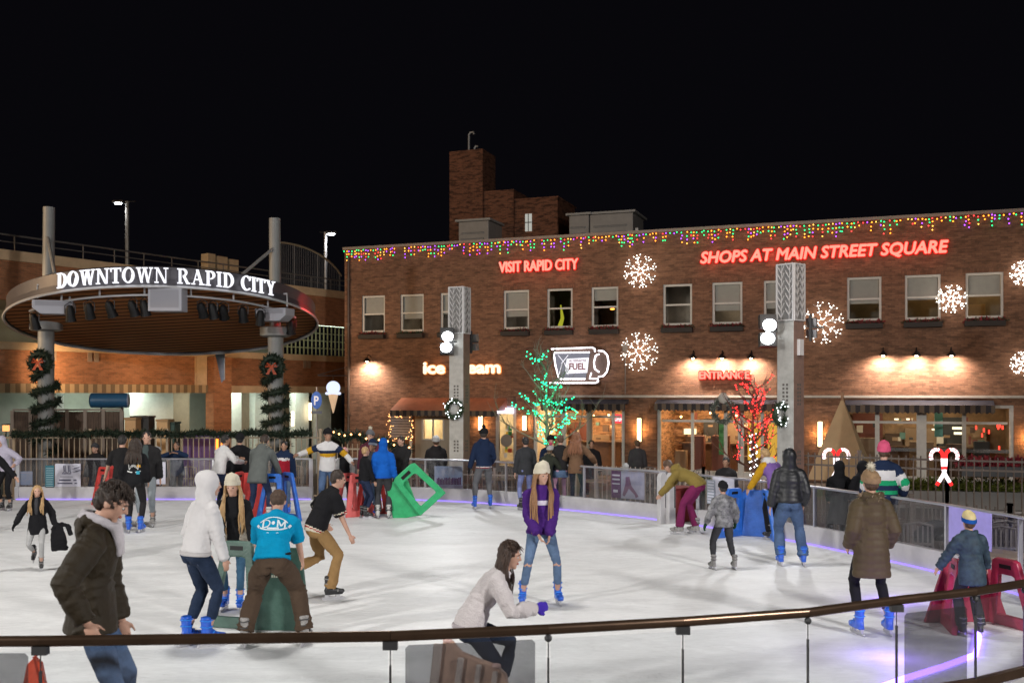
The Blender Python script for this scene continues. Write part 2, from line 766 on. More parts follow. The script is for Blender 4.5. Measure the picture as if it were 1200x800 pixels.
def mth(op, a, bb):
    n = nd(nt, 'ShaderNodeMath', operation=op)
    for i, v in enumerate((a, bb)):
        if isinstance(v, (int, float)):
            n.inputs[i].default_value = v
        else:
            L(v, n.inputs[i])
    return n.outputs[0]


s1 = streaks(.6, .6, 1.3, .3, .86, 1.05)
s2 = streaks(2.6, .6, 1.5, -.35, .93, 1.05, .8)
s3 = streaks(13, .6, 1.4, .5, .93, 1.05, .5)
t = mth('MULTIPLY', mth('MULTIPLY', s1, s2), s3)
c1 = curve_scratches(1.3, .2, 1.7)
c2 = curve_scratches(1.7, 1.1, 5.1)
c3 = curve_scratches(2.4, -.6, 9.3, .03)
cc = mth('ADD', mth('ADD', c1, c2), c3)
c4 = curve_scratches(3.1, 2.3, 14.7, .03)
c6 = curve_scratches(5.5, .7, 31.3, .035)
c7 = curve_scratches(6.5, -1.0, 41.9, .035)
cc = mth('ADD', cc, mth('MULTIPLY', mth('ADD', c6, c7), .7))
c5 = curve_scratches(2.2, -1.3, 21.7, .025)
t2 = mth('ADD', mth('SUBTRACT', t, mth('MULTIPLY', cc, .13)), mth('MULTIPLY', mth('ADD', c4, c5), .10))
mx = nd(nt, 'ShaderNodeMix', data_type='RGBA', blend_type='MULTIPLY')
mx.inputs['Factor'].default_value = 1
mx.inputs['A'].default_value = (.84, .845, .85, 1)
cmb = nd(nt, 'ShaderNodeCombineXYZ')
for k in range(3):
    L(t2, cmb.inputs[k])
L(cmb.outputs[0], mx.inputs['B'])
L(mx.outputs['Result'], b.inputs['Base Color'])
b.inputs['Subsurface Weight'].default_value = 0
rg = nd(nt, 'ShaderNodeMapRange')
rg.inputs[3].default_value = .38
rg.inputs[4].default_value = .6
L(s2, rg.inputs[0])
rg.inputs[1].default_value = .9
rg.inputs[2].default_value = 1.07
L(rg.outputs[0], b.inputs['Roughness'])
b.inputs['Specular IOR Level'].default_value = .10
bp = nd(nt, 'ShaderNodeBump')
bp.inputs['Strength'].default_value = .35
bp.inputs['Distance'].default_value = .01
L(mth('SUBTRACT', s3, mth('MULTIPLY', cc, .4)), bp.inputs['Height'])
L(bp.outputs[0], b.inputs['Normal'])
tag(mb.obj('ice_rink_surface', mi), 'white scratched ice of the rink', kind='structure')
# concrete plinth the ice lies on
mb = MB()
pl = [p.copy() for p in ice_poly]
n = len(pl)
cen = Vector((-6, 14.5, 0))
outer = [p + (p - cen).normalized() * .35 for p in pl]
mb.add([(p.x, p.y, -.006) for p in outer] + [(p.x, p.y, PZ) for p in outer], [tuple(range(n))] + [(i, (i + 1) % n, n + (i + 1) % n, n + i) for i in range(n)])
tag(mb.obj('rink_base', m_plaza), 'concrete base under the ice', kind='structure')

# ------------------------------------------------------------------ brick building
bld = thing('brick_building', 'two storey brown brick shop building with lit signs and a coloured light fringe', 'building', (FA.x, FA.y, 0), FPHI)
UR = fu(1200) + 9.0
ZT = 8.24
WZ0, WZ1 = 4.9, 6.36
wins = [(424, 451), (469, 496.5), (516, 544), (590, 620), (641, 671), (693, 724.5), (777, 811), (834.6, 870), (895, 929), (992.6, 1033),
        (1060.5, 1102.5), (1131.6, 1176)]
wu = [(fu(a), fu(bb)) for a, bb in wins]
wu += [(UR - 7.3, UR - 5.9), (UR - 5.0, UR - 3.6), (UR - 2.6, UR - 1.2)]
holes = [(a, bb, WZ0, WZ1) for a, bb in wu]
# shop openings at street level (photo pixels)
sf_door = (fu(581), fu(605), PZ, 2.0)
sf_win = (fu(495), fu(521), .66, 1.5)
sf2 = (fu(625), fu(732), PZ, 2.12)
sf3 = (fu(770), fu(915), PZ, 2.12)
sf4 = (fu(985), fu(1188), PZ, 2.1)
sf5 = (fu(1200) + 1.4, UR - .8, PZ, 2.1)
holes += [sf_door, sf_win, sf2, sf3, sf4, sf5]
mb = MB()
wall_holes(mb, 0, UR, PZ, ZT, holes, .22)
# other walls and parapet
mb.bx(-.001, .3, .001, 14, PZ, ZT - .002)
mb.bx(UR - .3, UR, .001, 14, PZ, ZT - .002)
mb.bx(.3, UR - .3, 13.7, 14, PZ, ZT - .002)
mb.bx(.3, UR - .3, .02, .3, 7.62, ZT - .002)
mb.obj('wall', m_brick, bld)
mb = MB()
mb.bx(-.06, UR + .06, -.06, .36, ZT, ZT + .1)
mb.obj('coping', M('coping', (.3, .24, .2), .6, var=.1), bld)
mb = MB()
mb.bx(.3, UR - .3, .3, 13.7, 7.45, 7.6)
mb.bx(.3, UR - .3, .23, 13.7, 3.6, 3.8)
mb.bx(.3, UR - .3, 7, 7.1, 3.8, 7.45)
mb.bx(.3, UR - .3, 5.6, 5.7, PZ, 3.6)
mb.obj('roof', m_roof, bld)
mb = MB()
mb.bx(fu(655), UR, -.07, -.003, 2.33, 2.41)
mb.obj('string_course', M('stone band', (.45, .42, .38), .7, var=.1), bld)
# soldier course lintels, downspout and conduit
for a, bb in wu:
    k = MB()
    k.bx(a - .12, bb + .12, -.012, -.002, WZ1 + .003, WZ1 + .2)
    k.obj('lintel', brick_mat('lintel brick', (.24, .13, .085), (.15, .085, .055), (.14, .1, .075), bw=.07, rh=.21, patch=.15), bld)
k = MB()
k.tube([(.22, -.07, ZT - .3), (.22, -.07, -.4)], .05, 8)
for z_ in (7, 5.2, 3.4, 1.6):
    k.bx(.14, .30, -.125, -.003, z_, z_ + .05)
k.obj('downspout', M('downspout brown', (.09, .06, .045), .5), bld)
k = MB()
uc = fu(733)
k.tube([(uc, -.03, 4.0), (uc, -.03, 2.45)], .02, 6)
k.bx(uc - .09, uc + .09, -.09, -.003, 4.0, 4.22)
k.obj('conduit', M('conduit grey', (.2, .17, .15), .5), bld)
# upstairs windows
for i, (a, bb) in enumerate(wu):
    f = MB()
    t_, d0, d1 = .075, .06, .14
    f.bx(a, a + t_, d0, d1, WZ0, WZ1)
    f.bx(bb - t_, bb, d0, d1, WZ0, WZ1)
    f.bx(a + t_, bb - t_, d0, d1, WZ1 - t_, WZ1)
    f.bx(a + t_, bb - t_, d0 - .05, d1, WZ0, WZ0 + t_)
    zm = (WZ0 + WZ1) / 2
    f.bx(a + t_, bb - t_, d0 + .01, d1 - .01, zm - .03, zm + .03)
    wo_ = f.obj('window', m_frame, bld)
    g = MB()
    g.add([(a + t_, .10, WZ0 + t_), (bb - t_, .10, WZ0 + t_), (bb - t_, .10, WZ1 - t_), (a + t_, .10, WZ1 - t_)], [(0, 1, 2, 3)])
    g.obj('pane', m_glass, wo_)
    # room box behind
    r = MB()
    x0, x1 = a - .35, bb + .35
    if i:
        x0 = max(x0, (wu[i - 1][1] + a) / 2 + .02)
    if i + 1 < len(wu):
        x1 = min(x1, (wu[i + 1][0] + bb) / 2 - .02)
    r.bx(x0, x1, 2.4, 2.45, 4.0, 7.0)
    r.bx(x0, x0 + .02, .23, 2.4, 4.0, 7.0)
    r.bx(x1 - .02, x1, .23, 2.4, 4.0, 7.0)
    r.bx(x0, x1, .23, 2.4, 7.0, 7.02)
    r.bx(x0, x1, .23, 2.4, 3.98, 4.0)
    r.obj('room', M('room wall %d' % (i % 3), [(.22, .2, .17), (.3, .25, .18), (.26, .23, .2)][i % 3], .9, var=.3, vs=1.2), bld)
    drop = [.45, .6, .5, .62, .0, .28, .0, .62, .6, .55, .5, .42, .5, .5, .5][i]
    if drop:
        k = MB()
        k.bx(a + t_ + .01, bb - t_ - .01, .165, .175, WZ1 - t_ - drop * (WZ1 - WZ0), WZ1 - t_)
        k.obj('blind', m_blind, wo_)
    if i in (4,):
        k = MB()
        k.tube([((a + bb) / 2 - .15, .5, WZ0 + .1), ((a + bb) / 2 - .05, .5, 5.3), ((a + bb) / 2 - .12, .5, 5.8)], [.09, .07, .02], 8)
        k.obj('lamp_column', EM('chartreuse glow', (.7, .68, .05), .6), bld)
    if i not in (9, 10, 11, 5, 4):
        point('room_light', fw((a + bb) / 2, 1.9, 5.5), 4.5, (1, .85, .7), .15)  # unseen weak light added so the window panes are less black
    if i in (9, 10, 11):
        point('room_light', fw((a + bb) / 2 + .2, 1.6, 6.6), {11: 26, 10: 13, 9: 12}.get(i, 2.2), (1, .62, .25), .15)
    if i == 5:
        k = MB()
        k.ell((bb - .2, .8, 5.75), .05, n=8, m=6)
        k.ell((bb - .45, .9, 5.62), (.09, .05, .03), n=8, m=6)
        k.obj('ceiling_lamp', EM('orange room lamp', (1, .32, .04), 6), bld)
    if i == 11:
        k = MB()
        k.bx(a, a + .75, 1.9, 2.35, 4.2, 5.5)
        k.bx(a + .8, bb, 2.0, 2.35, 4.2, 5.0)
        k.obj('cabinet', M('room cabinet', (.5, .36, .2), .6), bld)

# street level frames: mullions from photo columns
m_shop = M('shop interior wall', (.32, .2, .11), .85, var=.35, vs=2.5)
m_shopd = M('shop interior dark', (.07, .055, .045), .8, var=.4, vs=3)


def storefront(h, posts, rails, door=None, pw=.09):
    f = MB()
    a, bb, c, d = h
    f.bx(a, a + .12, .05, .17, c, d)
    f.bx(bb - .12, bb, .05, .17, c, d)
    f.bx(a + .12, bb - .12, .05, .17, d - .1, d)
    f.bx(a + .12, bb - .12, .05, .17, c, c + .25)
    for p, wdt in posts:
        f.bx(p - wdt / 2, p + wdt / 2, .055, .165, c + .25, d - .1)
    ps = [a + .12] + [p for p, _ in posts] + [bb - .12]
    for z in rails:
        for k in range(len(ps) - 1):
            f.bx(ps[k] + .05, ps[k + 1] - .05, .065, .155, z - .04, z + .04)
    o = f.obj('shop_window', m_gframe, bld)
    for k in range(len(ps) - 1):
        g = MB()
        g.add([(ps[k], .11, c + .2), (ps[k + 1], .11, c + .2), (ps[k + 1], .11, d - .05), (ps[k], .11, d - .05)], [(0, 1, 2, 3)])
        g.obj('pane', m_glass, o)
    return o


storefront(sf2, [(fu(660), .16), (fu(690), .2), (fu(718), .1)], [1.62])
storefront(sf3, [(fu(811), .1), (fu(850), .12), (fu(868), .2), (fu(893), .1)], [1.5])
storefront(sf4, [(fu(1028), .14), (fu(1080), .3), (fu(1130), .12)], [1.52])
storefront(sf5, [((sf5[0] + sf5[1]) / 2, .2)], [1.5])
# warm lit shop rooms
for h, name in ((sf2, 'a'), (sf3, 'b'), (sf4, 'c'), (sf5, 'd')):
    r = MB()
    a, bb = h[0] - .25, h[1] + .25
    r.bx(a, bb, 4.4, 4.45, PZ, 2.6)
    r.bx(a, a + .03, .23, 4.4, PZ, 2.6)
    r.bx(bb - .03, bb, .23, 4.4, PZ, 2.6)
    r.bx(a, bb, .23, 4.4, 2.6, 2.63)
    r.bx(a, bb, .23, 4.4, PZ, PZ + .01)
    r.obj('shop_room', brick_mat('shop inner brick', (.5, .3, .17), (.3, .17, .09), (.3, .2, .12)) if name != 'c' else m_shop, bld)
# furniture in the shops
rr = random.Random(11)
for (h, warm) in ((sf2, 1), (sf3, 1), (sf4, 0), (sf5, 0)):
    a, bb = h[0], h[1]
    k = MB()
    k.bx(a + .4, bb - .8, 2.6, 3.1, PZ + .01, .55)
    k.bx(a + .3, bb - .7, 2.5, 3.2, .551, .6)
    k.obj('counter', M('dark wood counter', (.09, .05, .03), .5, var=.3), bld)
    k = MB()
    x = a + .3
    while x < bb - .8:
        wd = rr.uniform(.4, 1.1)
        zt = rr.uniform(.5, 1.9)
        k.bx(x, x + wd, 3.9, 4.3, PZ + .01, zt, mi=rr.randrange(4))
        if rr.random() < .6:
            k.bx(x + .1, x + wd * .8, 1.2, 1.6, PZ + .01, rr.uniform(.2, 1.0), mi=rr.randrange(4))
        for _ in range(5):
            xx, zz = x + rr.random() * wd, rr.uniform(.6, 1.5)
            k.bx(xx, xx + rr.uniform(.05, .25), 3.3, 3.4, zz, zz + rr.uniform(.05, .3), mi=rr.randrange(6))
        x += wd + .08
    k.obj('shop_shelving', [M('shelf a', (.1, .06, .04), .7), M('shelf b', (.3, .2, .12), .7), M('shelf c', (.04, .04, .04), .6), M('shelf d', (.16, .05, .035), .6),
                            M('shelf e', (.1, .2, .17), .6), M('shelf f', (.6, .55, .45), .6)], bld)
    k = MB()
    n_ = int((bb - a) / .9)
    for q in range(n_):
        x = a + .5 + q * .9 + rr.uniform(-.2, .2)
        zz = rr.uniform(1.55, 1.85) if warm else 2.3
        k.ell((x, rr.uniform(1.2, 3.2), zz), .035, n=8, m=5)
    k.obj('pendant_lamp', EM('warm bulb', (1, .55, .2), 22), bld)
    area_light('shop_light', fw((a + bb) / 2, 2.2, 2.5), fw((a + bb) / 2, 2.5, 0), 270 if warm else 90, (bb - a) * .6,
               (1, .66, .36) if warm else (1, .82, .55), 2.0)
# bakery case and posters lit inside shop three
k = MB()
k.bx(fu(790), fu(803), 1.9, 2.3, .95, 1.15)
k.obj('lit_display_case', EM('display case glow', (1, .75, .42), 2.2), bld)
k = MB()
k.bx(fu(872), fu(888), 1.0, 1.05, .1, 1.5)
k.bx(fu(897), fu(909), .8, .85, -.2, 1.5)
k.obj('yellow_banner', EM('backlit yellow panel', (1, .55, .08), .75), bld)
k = MB()
k.bx(fu(840), fu(847), .5, .55, .3, 1.45)
k.obj('hanging_scarf', M('green scarf', (.1, .35, .15), .8, var=.4, vs=9), bld)
k = MB()
k.bx(fu(1098), fu(1108), 1.5, 1.6, 1.0, 1.9)
k.obj('teal_column', M('teal column', (.15, .4, .36), .7), bld)
k = MB()
for (x, y, wq, hq) in ((1116, 500, 11, 3), (1118, 506, 9, 3), (1092, 502, 8, 2), (1048, 490, 5, 2), (1062, 490, 4, 2), (1190, 509, 3, 3), (1088, 543, 4, 3)):
    u, z = fac(x, y, -2)
    k.bx(u, u + wq * .028, 2.0, 2.05, z - hq * .028, z)
k.obj('lit_shelf', EM('shelf glow', (1, .8, .5), 2.2), bld)
k = MB()
for (x, y) in ((1143, 503), (1152, 506), (1158, 508), (1169, 503), (1171, 501), (1174, 503), (1168, 501), (1150, 512), (1170, 527)):
    u, z = fac(x, y, -1.5)
    k.bx(u, u + .05, 1.5, 1.52, z, z + .13)
k.obj('red_neon', EM('red neon small', (1, .05, .03), 3), bld)
k = MB()
u0, z0 = fac(1030, 524, -.16)
u1, z1 = fac(1186, 531, -.16)
k.bx(u0, u1, .135, .14, z1, z0)
k.obj('window_frosting', glass_mat('frosted strip', (.75, .75, .72), .02, dirt=.35), bld)

# ice cream shop: beige panel wall, window, door
mb = MB()
ua, ub = fu(487), fu(532)
wall_holes(mb, ua, ub, PZ, 1.9, [sf_win], .05)
for v in range(len(mb.v)):
    x, y, z = mb.v[v]
    mb.v[v] = (x, y - .05, z)
mb.obj('panel_wall', M('beige panelling', (.42, .36, .28), .7, var=.08, stretch=(1, 1, .2)), bld)
f = MB()
a, bb, c, d = sf_win
for (x0, x1, z0, z1) in ((a, a + .05, c, d), (bb - .05, bb, c, d), (a + .05, bb - .05, d - .05, d), (a + .05, bb - .05, c, c + .05), ((a + bb) / 2 - .02, (a + bb) / 2 + .02, c + .05, d - .05)):
    f.bx(x0, x1, -.075, .02, z0, z1)
so = f.obj('service_window', m_frame, bld)
g = MB()
g.add([(a, .0, c), (bb, .0, c), (bb, .0, d), (a, .0, d)], [(0, 1, 2, 3)])
g.obj('pane', m_glass, so)
r = MB()
r.bx(fu(484), sf_door[1] + .6, 2.9, 2.95, PZ, 2.4)
r.bx(fu(484), sf_door[1] + .6, .23, 2.9, 2.4, 2.42)
r.bx(fu(484), fu(484) + .02, .23, 2.9, PZ, 2.4)
r.bx(sf_door[1] + .58, sf_door[1] + .6, .23, 2.9, PZ, 2.4)
r.obj('ice_cream_room', M('cream wall', (.7, .6, .42), .8, var=.15, vs=4), bld)
point('ice_cream_light', fw((sf_win[0] + sf_win[1]) / 2, 1.6, 2.1), 190, (1, .8, .5), .2)
point('ice_cream_light', fw((sf_door[0] + sf_door[1]) / 2, 1.4, 2.1), 120, (1, .82, .55), .2)
f = MB()
a, bb, c, d = sf_door
f.bx(a, a + .12, .0, .12, c, d + .35)
f.bx(bb - .12, bb, .0, .12, c, d + .35)
f.bx(a + .12, bb - .12, .0, .12, d - .08, d)
f.bx(a + .12, bb - .12, .02, .1, c, c + .2)
do = f.obj('door', M('grey door paint', (.3, .29, .28), .5), bld)
g = MB()
g.add([(a + .12, .06, c + .2), (bb - .12, .06, c + .2), (bb - .12, .06, d - .08), (a + .12, .06, d - .08)], [(0, 1, 2, 3)])
g.obj('pane', m_glass, do)
k = MB()
rr = random.Random(5)
for _ in range(26):
    x = rr.uniform(a + .14, bb - .2)
    z = rr.uniform(c + .2, 1.15)
    k.bx(x, x + rr.uniform(.08, .22), .5, .52, z, z + rr.uniform(.06, .18), mi=rr.randrange(4))
k.obj('candy_display', [M('candy a', (.8, .12, .05), .5), M('candy b', (.9, .55, .05), .5), M('candy c', (.1, .5, .15), .5), M('candy d', (.85, .8, .7), .5)], bld)
k = MB()
cx, cz = (a + bb) / 2, fac(592, 516)[1]
k.add([(cx + .24 * math.cos(t) , .035, cz + .24 * math.sin(t)) for t in np.linspace(0, 2 * PI, 24, endpoint=False)], [tuple(range(24))])
k.obj('door_emblem', M('door emblem', (.2, .18, .16), .6), do)
k = MB()
k.bx(a + .1, bb - .1, -.16, -.02, 1.72, 1.93)
EMS = k.obj('transom_light_sign', EM('pale violet lightbox', (.85, .75, 1), 3.5), bld)

# awnings
m_awn = M('awning dark canvas', (.02, .022, .035), .55, var=.3)
m_rust = M('terracotta metal roof', (.37, .14, .08), .5, var=.2, vs=3)


def stripe_mat(name, ca, cb, width):
    if name in MATS:
        return MATS[name]
    m = bpy.data.materials.new(name)
    m.use_nodes = True
    nt = m.node_tree
    b = nt.nodes['Principled BSDF']
    b.inputs['Roughness'].default_value = .8
    tc = nd(nt, 'ShaderNodeTexCoord')
    sp = nd(nt, 'ShaderNodeSeparateXYZ')
    nt.links.new(tc.outputs['Object'], sp.inputs[0])
    a_ = nd(nt, 'ShaderNodeMath', operation='ADD')
    nt.links.new(sp.outputs['X'], a_.inputs[0])
    nt.links.new(sp.outputs['Y'], a_.inputs[1])
    d_ = nd(nt, 'ShaderNodeMath', operation='DIVIDE')
    d_.inputs[1].default_value = width
    nt.links.new(a_.outputs[0], d_.inputs[0])
    f_ = nd(nt, 'ShaderNodeMath', operation='FRACT')
    nt.links.new(d_.outputs[0], f_.inputs[0])
    g_ = nd(nt, 'ShaderNodeMath', operation='GREATER_THAN')
    g_.inputs[1].default_value = .5
    nt.links.new(f_.outputs[0], g_.inputs[0])
    x_ = nd(nt, 'ShaderNodeMix', data_type='RGBA')
    x_.inputs['A'].default_value = (*ca, 1)
    x_.inputs['B'].default_value = (*cb, 1)
    nt.links.new(g_.outputs[0], x_.inputs['Factor'])
    nt.links.new(x_.outputs['Result'], b.inputs['Base Color'])
    MATS[name] = m
    return m


m_val = stripe_mat('striped valance', (.035, .03, .035), (.15, .11, .08), .3)


def awning(u0, u1, ztop, zbot, proj, vh, mtop, label=None):
    a = MB()
    a.add([(u0, -.02, ztop), (u1, -.02, ztop), (u1, -proj, zbot), (u0, -proj, zbot), (u0, -.02, zbot), (u1, -.02, zbot)],
          [(0, 1, 2, 3), (0, 3, 4), (1, 5, 2), (4, 3, 2, 5)])
    o = a.obj('awning', mtop, bld)
    v = MB()
    N = max(4, int((u1 - u0) / .15))
    for i in range(N):
        x0, x1 = u0 + (u1 - u0) * i / N, u0 + (u1 - u0) * (i + 1) / N
        dz = .03 * math.sin(i * 1.9)
        v.add([(x0, -proj - .01, zbot - .003), (x1, -proj - .01, zbot - .003), (x1, -proj - .012, zbot - vh * .8), ((x0 + x1) / 2, -proj - .012, zbot - vh), (x0, -proj - .012, zbot - vh * .8)],
              [(0, 1, 2, 3, 4)])
    v.obj('valance', m_val, o)
    return o


awning(fu(457, 1), fu(583, 1), 2.3, 1.83, 1.0, .24, m_rust)
awning(fu(634, .5), fu(733, .5), 2.26, 2.1, .55, .27, m_awn)
awning(fu(767, .5), fu(915, .5), 2.26, 2.12, .55, .27, m_awn)
awning(fu(990, .5), fu(1166, .5), 2.26, 2.1, .55, .28, m_awn)
# slats of the terracotta roof
k = MB()
# gooseneck lamps
def goose(x, y, nm='gooseneck_lamp', powr=240, label='', col=(1, .8, .66)):
    u, z = fac(x, y, .35)
    g = thing(nm, label, 'wall lamp', fw(u, 0, z), FPHI, 'gooseneck lamps washing the brick wall')
    k = MB()
    k.tube([(0, 0, .12), (0, -.12, .2), (0, -.26, .22), (0, -.35, .1)], .018, 6)
    k.obj('arm', m_black, g)
    k = MB()
    k.tube([(0, -.35, .12), (0, -.35, .08), (0, -.35, .0), (0, -.35, -.05)], [.03, .06, .12, .15], 12, cap=False)
    k.obj('shade', m_black, g)
    k = MB()
    k.ell((0, -.35, -.03), .05, n=10, m=6)
    k.obj('bulb', EM('lamp bulb warm', (1, .72, .42), 40), g)
    spot('wall_wash', fw(u, -.42, z - .1), fw(u, .1, z - 1.0), powr, 155, col, .05, .9)
    return g


for x, l in ((812, 'gooseneck lamp left of three above the ENTRANCE sign'), (846, 'gooseneck lamp in the middle above the ENTRANCE sign'), (880, 'gooseneck lamp beside the tall right pillar above ENTRANCE')):
    goose(x, 418, label=l)
for x, l in ((1035, 'gooseneck lamp left of three over the long right awning'), (1074, 'gooseneck lamp in the middle over the long right awning'), (1115, 'gooseneck lamp right of three over the long right awning')):
    goose(x, 415, label=l, powr=270)
goose(430, 422, label='gooseneck lamp near the left corner of the brick wall', powr=330, col=(1, .84, .7))
# sconces
for x, y0, y1, l in ((563, 487, 504, 'upright glowing sconce left of the ice cream shop door'), (614.5, 487, 504, 'upright glowing sconce right of the ice cream shop door'),
                     (749, 490, 517, 'tall glowing sconce on the brick pier between the two cafe windows'), (961, 494, 523, 'tall glowing sconce right of the tall right pillar'),
                     (1207, 500, 528, 'tall glowing sconce at the far right edge of the wall')):
    u, z0 = fac(x, y1, .1)
    _, z1 = fac(x, y0, .1)
    g = thing('wall_sconce', l, 'wall lamp', fw(u, 0, z0), FPHI, 'upright glowing sconces')
    k = MB()
    k.bx(-.09, .09, -.04, -.003, -.02, z1 - z0 + .02)
    k.obj('back_plate', m_dark, g)
    k = MB()
    k.tube([(0, -.1, 0), (0, -.1, z1 - z0)], .075, 12)
    k.obj('lamp_tube', EM('sconce tube', (1, .72, .38), 5), g, smooth='auto')
    spot('sconce_glow', fw(u, -.22, (z0 + z1) / 2), fw(u, 0, (z0 + z1) / 2), 60, 170, (1, .5, .16), .12, 1)

# ------------------------------------------------------------------ signs on the wall
def wall_sign(name, txt, x0, x1, y0, y1, front, back, es, eb, label, halo=.03, shear=0.0, spacing=1.0, bold=.0, depth=.06, wd=True, light=None):
    u0, z0 = fac(x0, y1)
    u1, _ = fac(x1, y1)
    um, zb = fac((x0 + x1) / 2, y1)
    _, zt = fac((x0 + x1) / 2, y0)
    hgt = zt - zb
    g = thing(name, label, 'sign', fw((u0 + u1) / 2, 0, zb), FPHI)
    b0_ = text_mb(txt, hgt, (u1 - u0) * .985, depth, 0, shear, spacing)
    a = MB()
    for q, (dx, dz) in enumerate(((0, 0), (bold, 0), (-bold, 0), (0, bold), (0, -bold))):
        a.add([(v[0] + dx, v[1] - .16 + .001 * q, v[2] + dz) for v in b0_.v], b0_.f)
    a.obj('lettering', EM(name + ' face', front, es), g)
    b0_ = text_mb(txt, hgt, (u1 - u0) * .985, .012, 0, shear, spacing)
    a = MB()
    for q in range(8):
        ang = 2 * PI * q / 8
        dx, dz, dy = math.cos(ang) * (halo + bold), math.sin(ang) * (halo + bold), -.10 - .0015 * q
        a.add([(v[0] + dx, v[1] + dy, v[2] + dz) for v in b0_.v], b0_.f)
    a.obj('letter_rim', EM(name + ' rim', back, eb), g)
    if light:
        n_ = max(2, int((u1 - u0) / .9))
        for q in range(n_):
            point(name + '_glow', fw(u0 + (u1 - u0) * (q + .5) / n_, -.3, zb + hgt * (.5 if q % 2 else .4)), light[0] / n_, light[1], .12)
    return g


wall_sign('visit_sign', 'VISIT RAPID CITY', 586, 679, 305, 317.5, (1, .40, .29), (1, .015, .01), 1.1, 1.3, 'red lit lettering reading VISIT RAPID CITY on the brick wall', bold=.012, spacing=1.0, light=(20, (1, .07, .04)))
wall_sign('shops_sign', 'SHOPS AT MAIN STREET SQUARE', 820, 1113, 288.5, 302.5, (1, .40, .29), (1, .015, .01), 1.1, 1.3, 'long red lit lettering reading SHOPS AT MAIN STREET SQUARE', bold=.016, shear=.18, light=(40, (1, .07, .04)))
wall_sign('entrance_sign', 'ENTRANCE', 820, 879, 434.5, 443.5, (1, .45, .33), (1, .03, .02), 1.1, 1.2, 'small red lit ENTRANCE lettering above the cafe window', bold=.012, light=(5, (1, .15, .08)))
wall_sign('ice_cream_sign', 'ice cream', 498, 588, 423, 437, (1, .85, .62), (1, .33, .07), 1.5, 1.2, 'orange lit lettering reading ice cream behind the tall left pillar', bold=.026, spacing=.97, light=(18, (1, .45, .18)))
# open sign and small signs behind the glass
u, z = fac(722.5, 496, .0)
g = thing('open_sign', 'small red lit OPEN sign inside the cafe door', 'sign', fw(u, .3, z), FPHI)
k = MB()
k.bx(-.17, .17, 0, .03, 0, .33)
k.obj('panel', EM('red panel', (1, .06, .08), 1.6), g)
a = text_mb('OPEN', .16, .27, .01, .004)
a.xf(Matrix.Translation((0, -.012, .08)))
a.obj('lettering', EM('open letters', (1, .7, .7), 2.5), g)

# coffee cup sign
u0, zc0 = fac(646, 449)
u1, zc1 = fac(716, 410)
S = (u1 - u0) / 70.0
g = thing('coffee_cup_sign', 'white neon coffee cup sign with the words ALTERNATIVE FUEL', 'sign', fw(u0, 0, zc0), FPHI)


def cp(x, y):
    return ((x - 646) * S, (449 - y) * S * 1.06)


k = MB()
pts = [cp(648, 411), cp(697, 410), cp(699, 414), cp(704, 413), cp(712, 417), cp(716, 428), cp(713, 438), cp(706, 443), cp(700, 444), cp(704, 446), cp(703, 450), cp(650, 450), cp(646, 447), cp(656, 444), cp(650, 430)]
k.prism(pts, -.14, -.02)
k.obj('sign_box', M('sign box brown', (.09, .055, .04), .5), g)
k = MB()
k.prism([cp(651, 416.5), cp(693, 416.5), cp(688, 444), cp(657, 444)], -.16, -.142)
k.obj('cup_face', EM('cup face glow', (.42, .42, .5), .55), g)
neon = EM('white neon', (1, .93, 1), 5)
k = MB()
nt_ = .024


def tb(pl, closed=False, r=nt_, y=-.2):
    k.tube([(a_, y, b_) for a_, b_ in pl], r, 6, closed=closed)


tb([cp(651, 416.5), cp(693, 416.5)])
tb([cp(651, 417), cp(653, 430), cp(657, 444.5), cp(688, 444.5)])
tb([cp(648, 412.5), cp(696, 411.5), cp(699, 413), cp(699, 416)])
tb([cp(703, 415), cp(709, 415.5), cp(713.5, 420), cp(715, 428), cp(713, 437), cp(709, 441.5), cp(703, 442.5)])
tb([cp(704, 418.5), cp(700, 420), cp(698, 427), cp(699, 434), cp(704, 437.5)])
tb([cp(646, 448.7), cp(700, 448.7), cp(703, 447), cp(702.5, 444.5), cp(693, 444.3), cp(695, 438)])
k.obj('neon_tube', neon, g)
k = MB()
k.prism([cp(666, 423), cp(692, 422), cp(690, 438), cp(664, 439)], -.17, -.162)
for (x, y, dx, dy) in ((656, 419, 8, 9), (668, 419, -8, 9), (657, 440, 4, -12), (668, 440, -4, -12)):
    p, q = cp(x, y), cp(x + dx, y + dy)
    k.beam((p[0], -.178, p[1]), (q[0], -.178, q[1]), .09, .01)
k.obj('white_emblem', EM('cup emblem white', (.95, .92, 1), 1.3), g)
c_ = cp(678.5, 434.5)
a = text_mb('FUEL', .24, .62, .01, .012)
a.xf(Matrix.Translation((c_[0], -.185, c_[1])))
a.obj('lettering', M('sign dark red', (.12, .03, .03), .5), g)
c_ = cp(679, 426.5)
a = text_mb('ALTERNATIVE', .10, .66, .01, .002)
a.xf(Matrix.Translation((c_[0], -.185, c_[1])))
a.obj('lettering', MATS['sign dark red'], g)
area_light('cup_glow', fw(u0 + 1.0, -.6, zc0 + .6), fw(u0 + 1.0, 0, zc0 + .6), 10, 1.8, (1, .9, .95), .9)

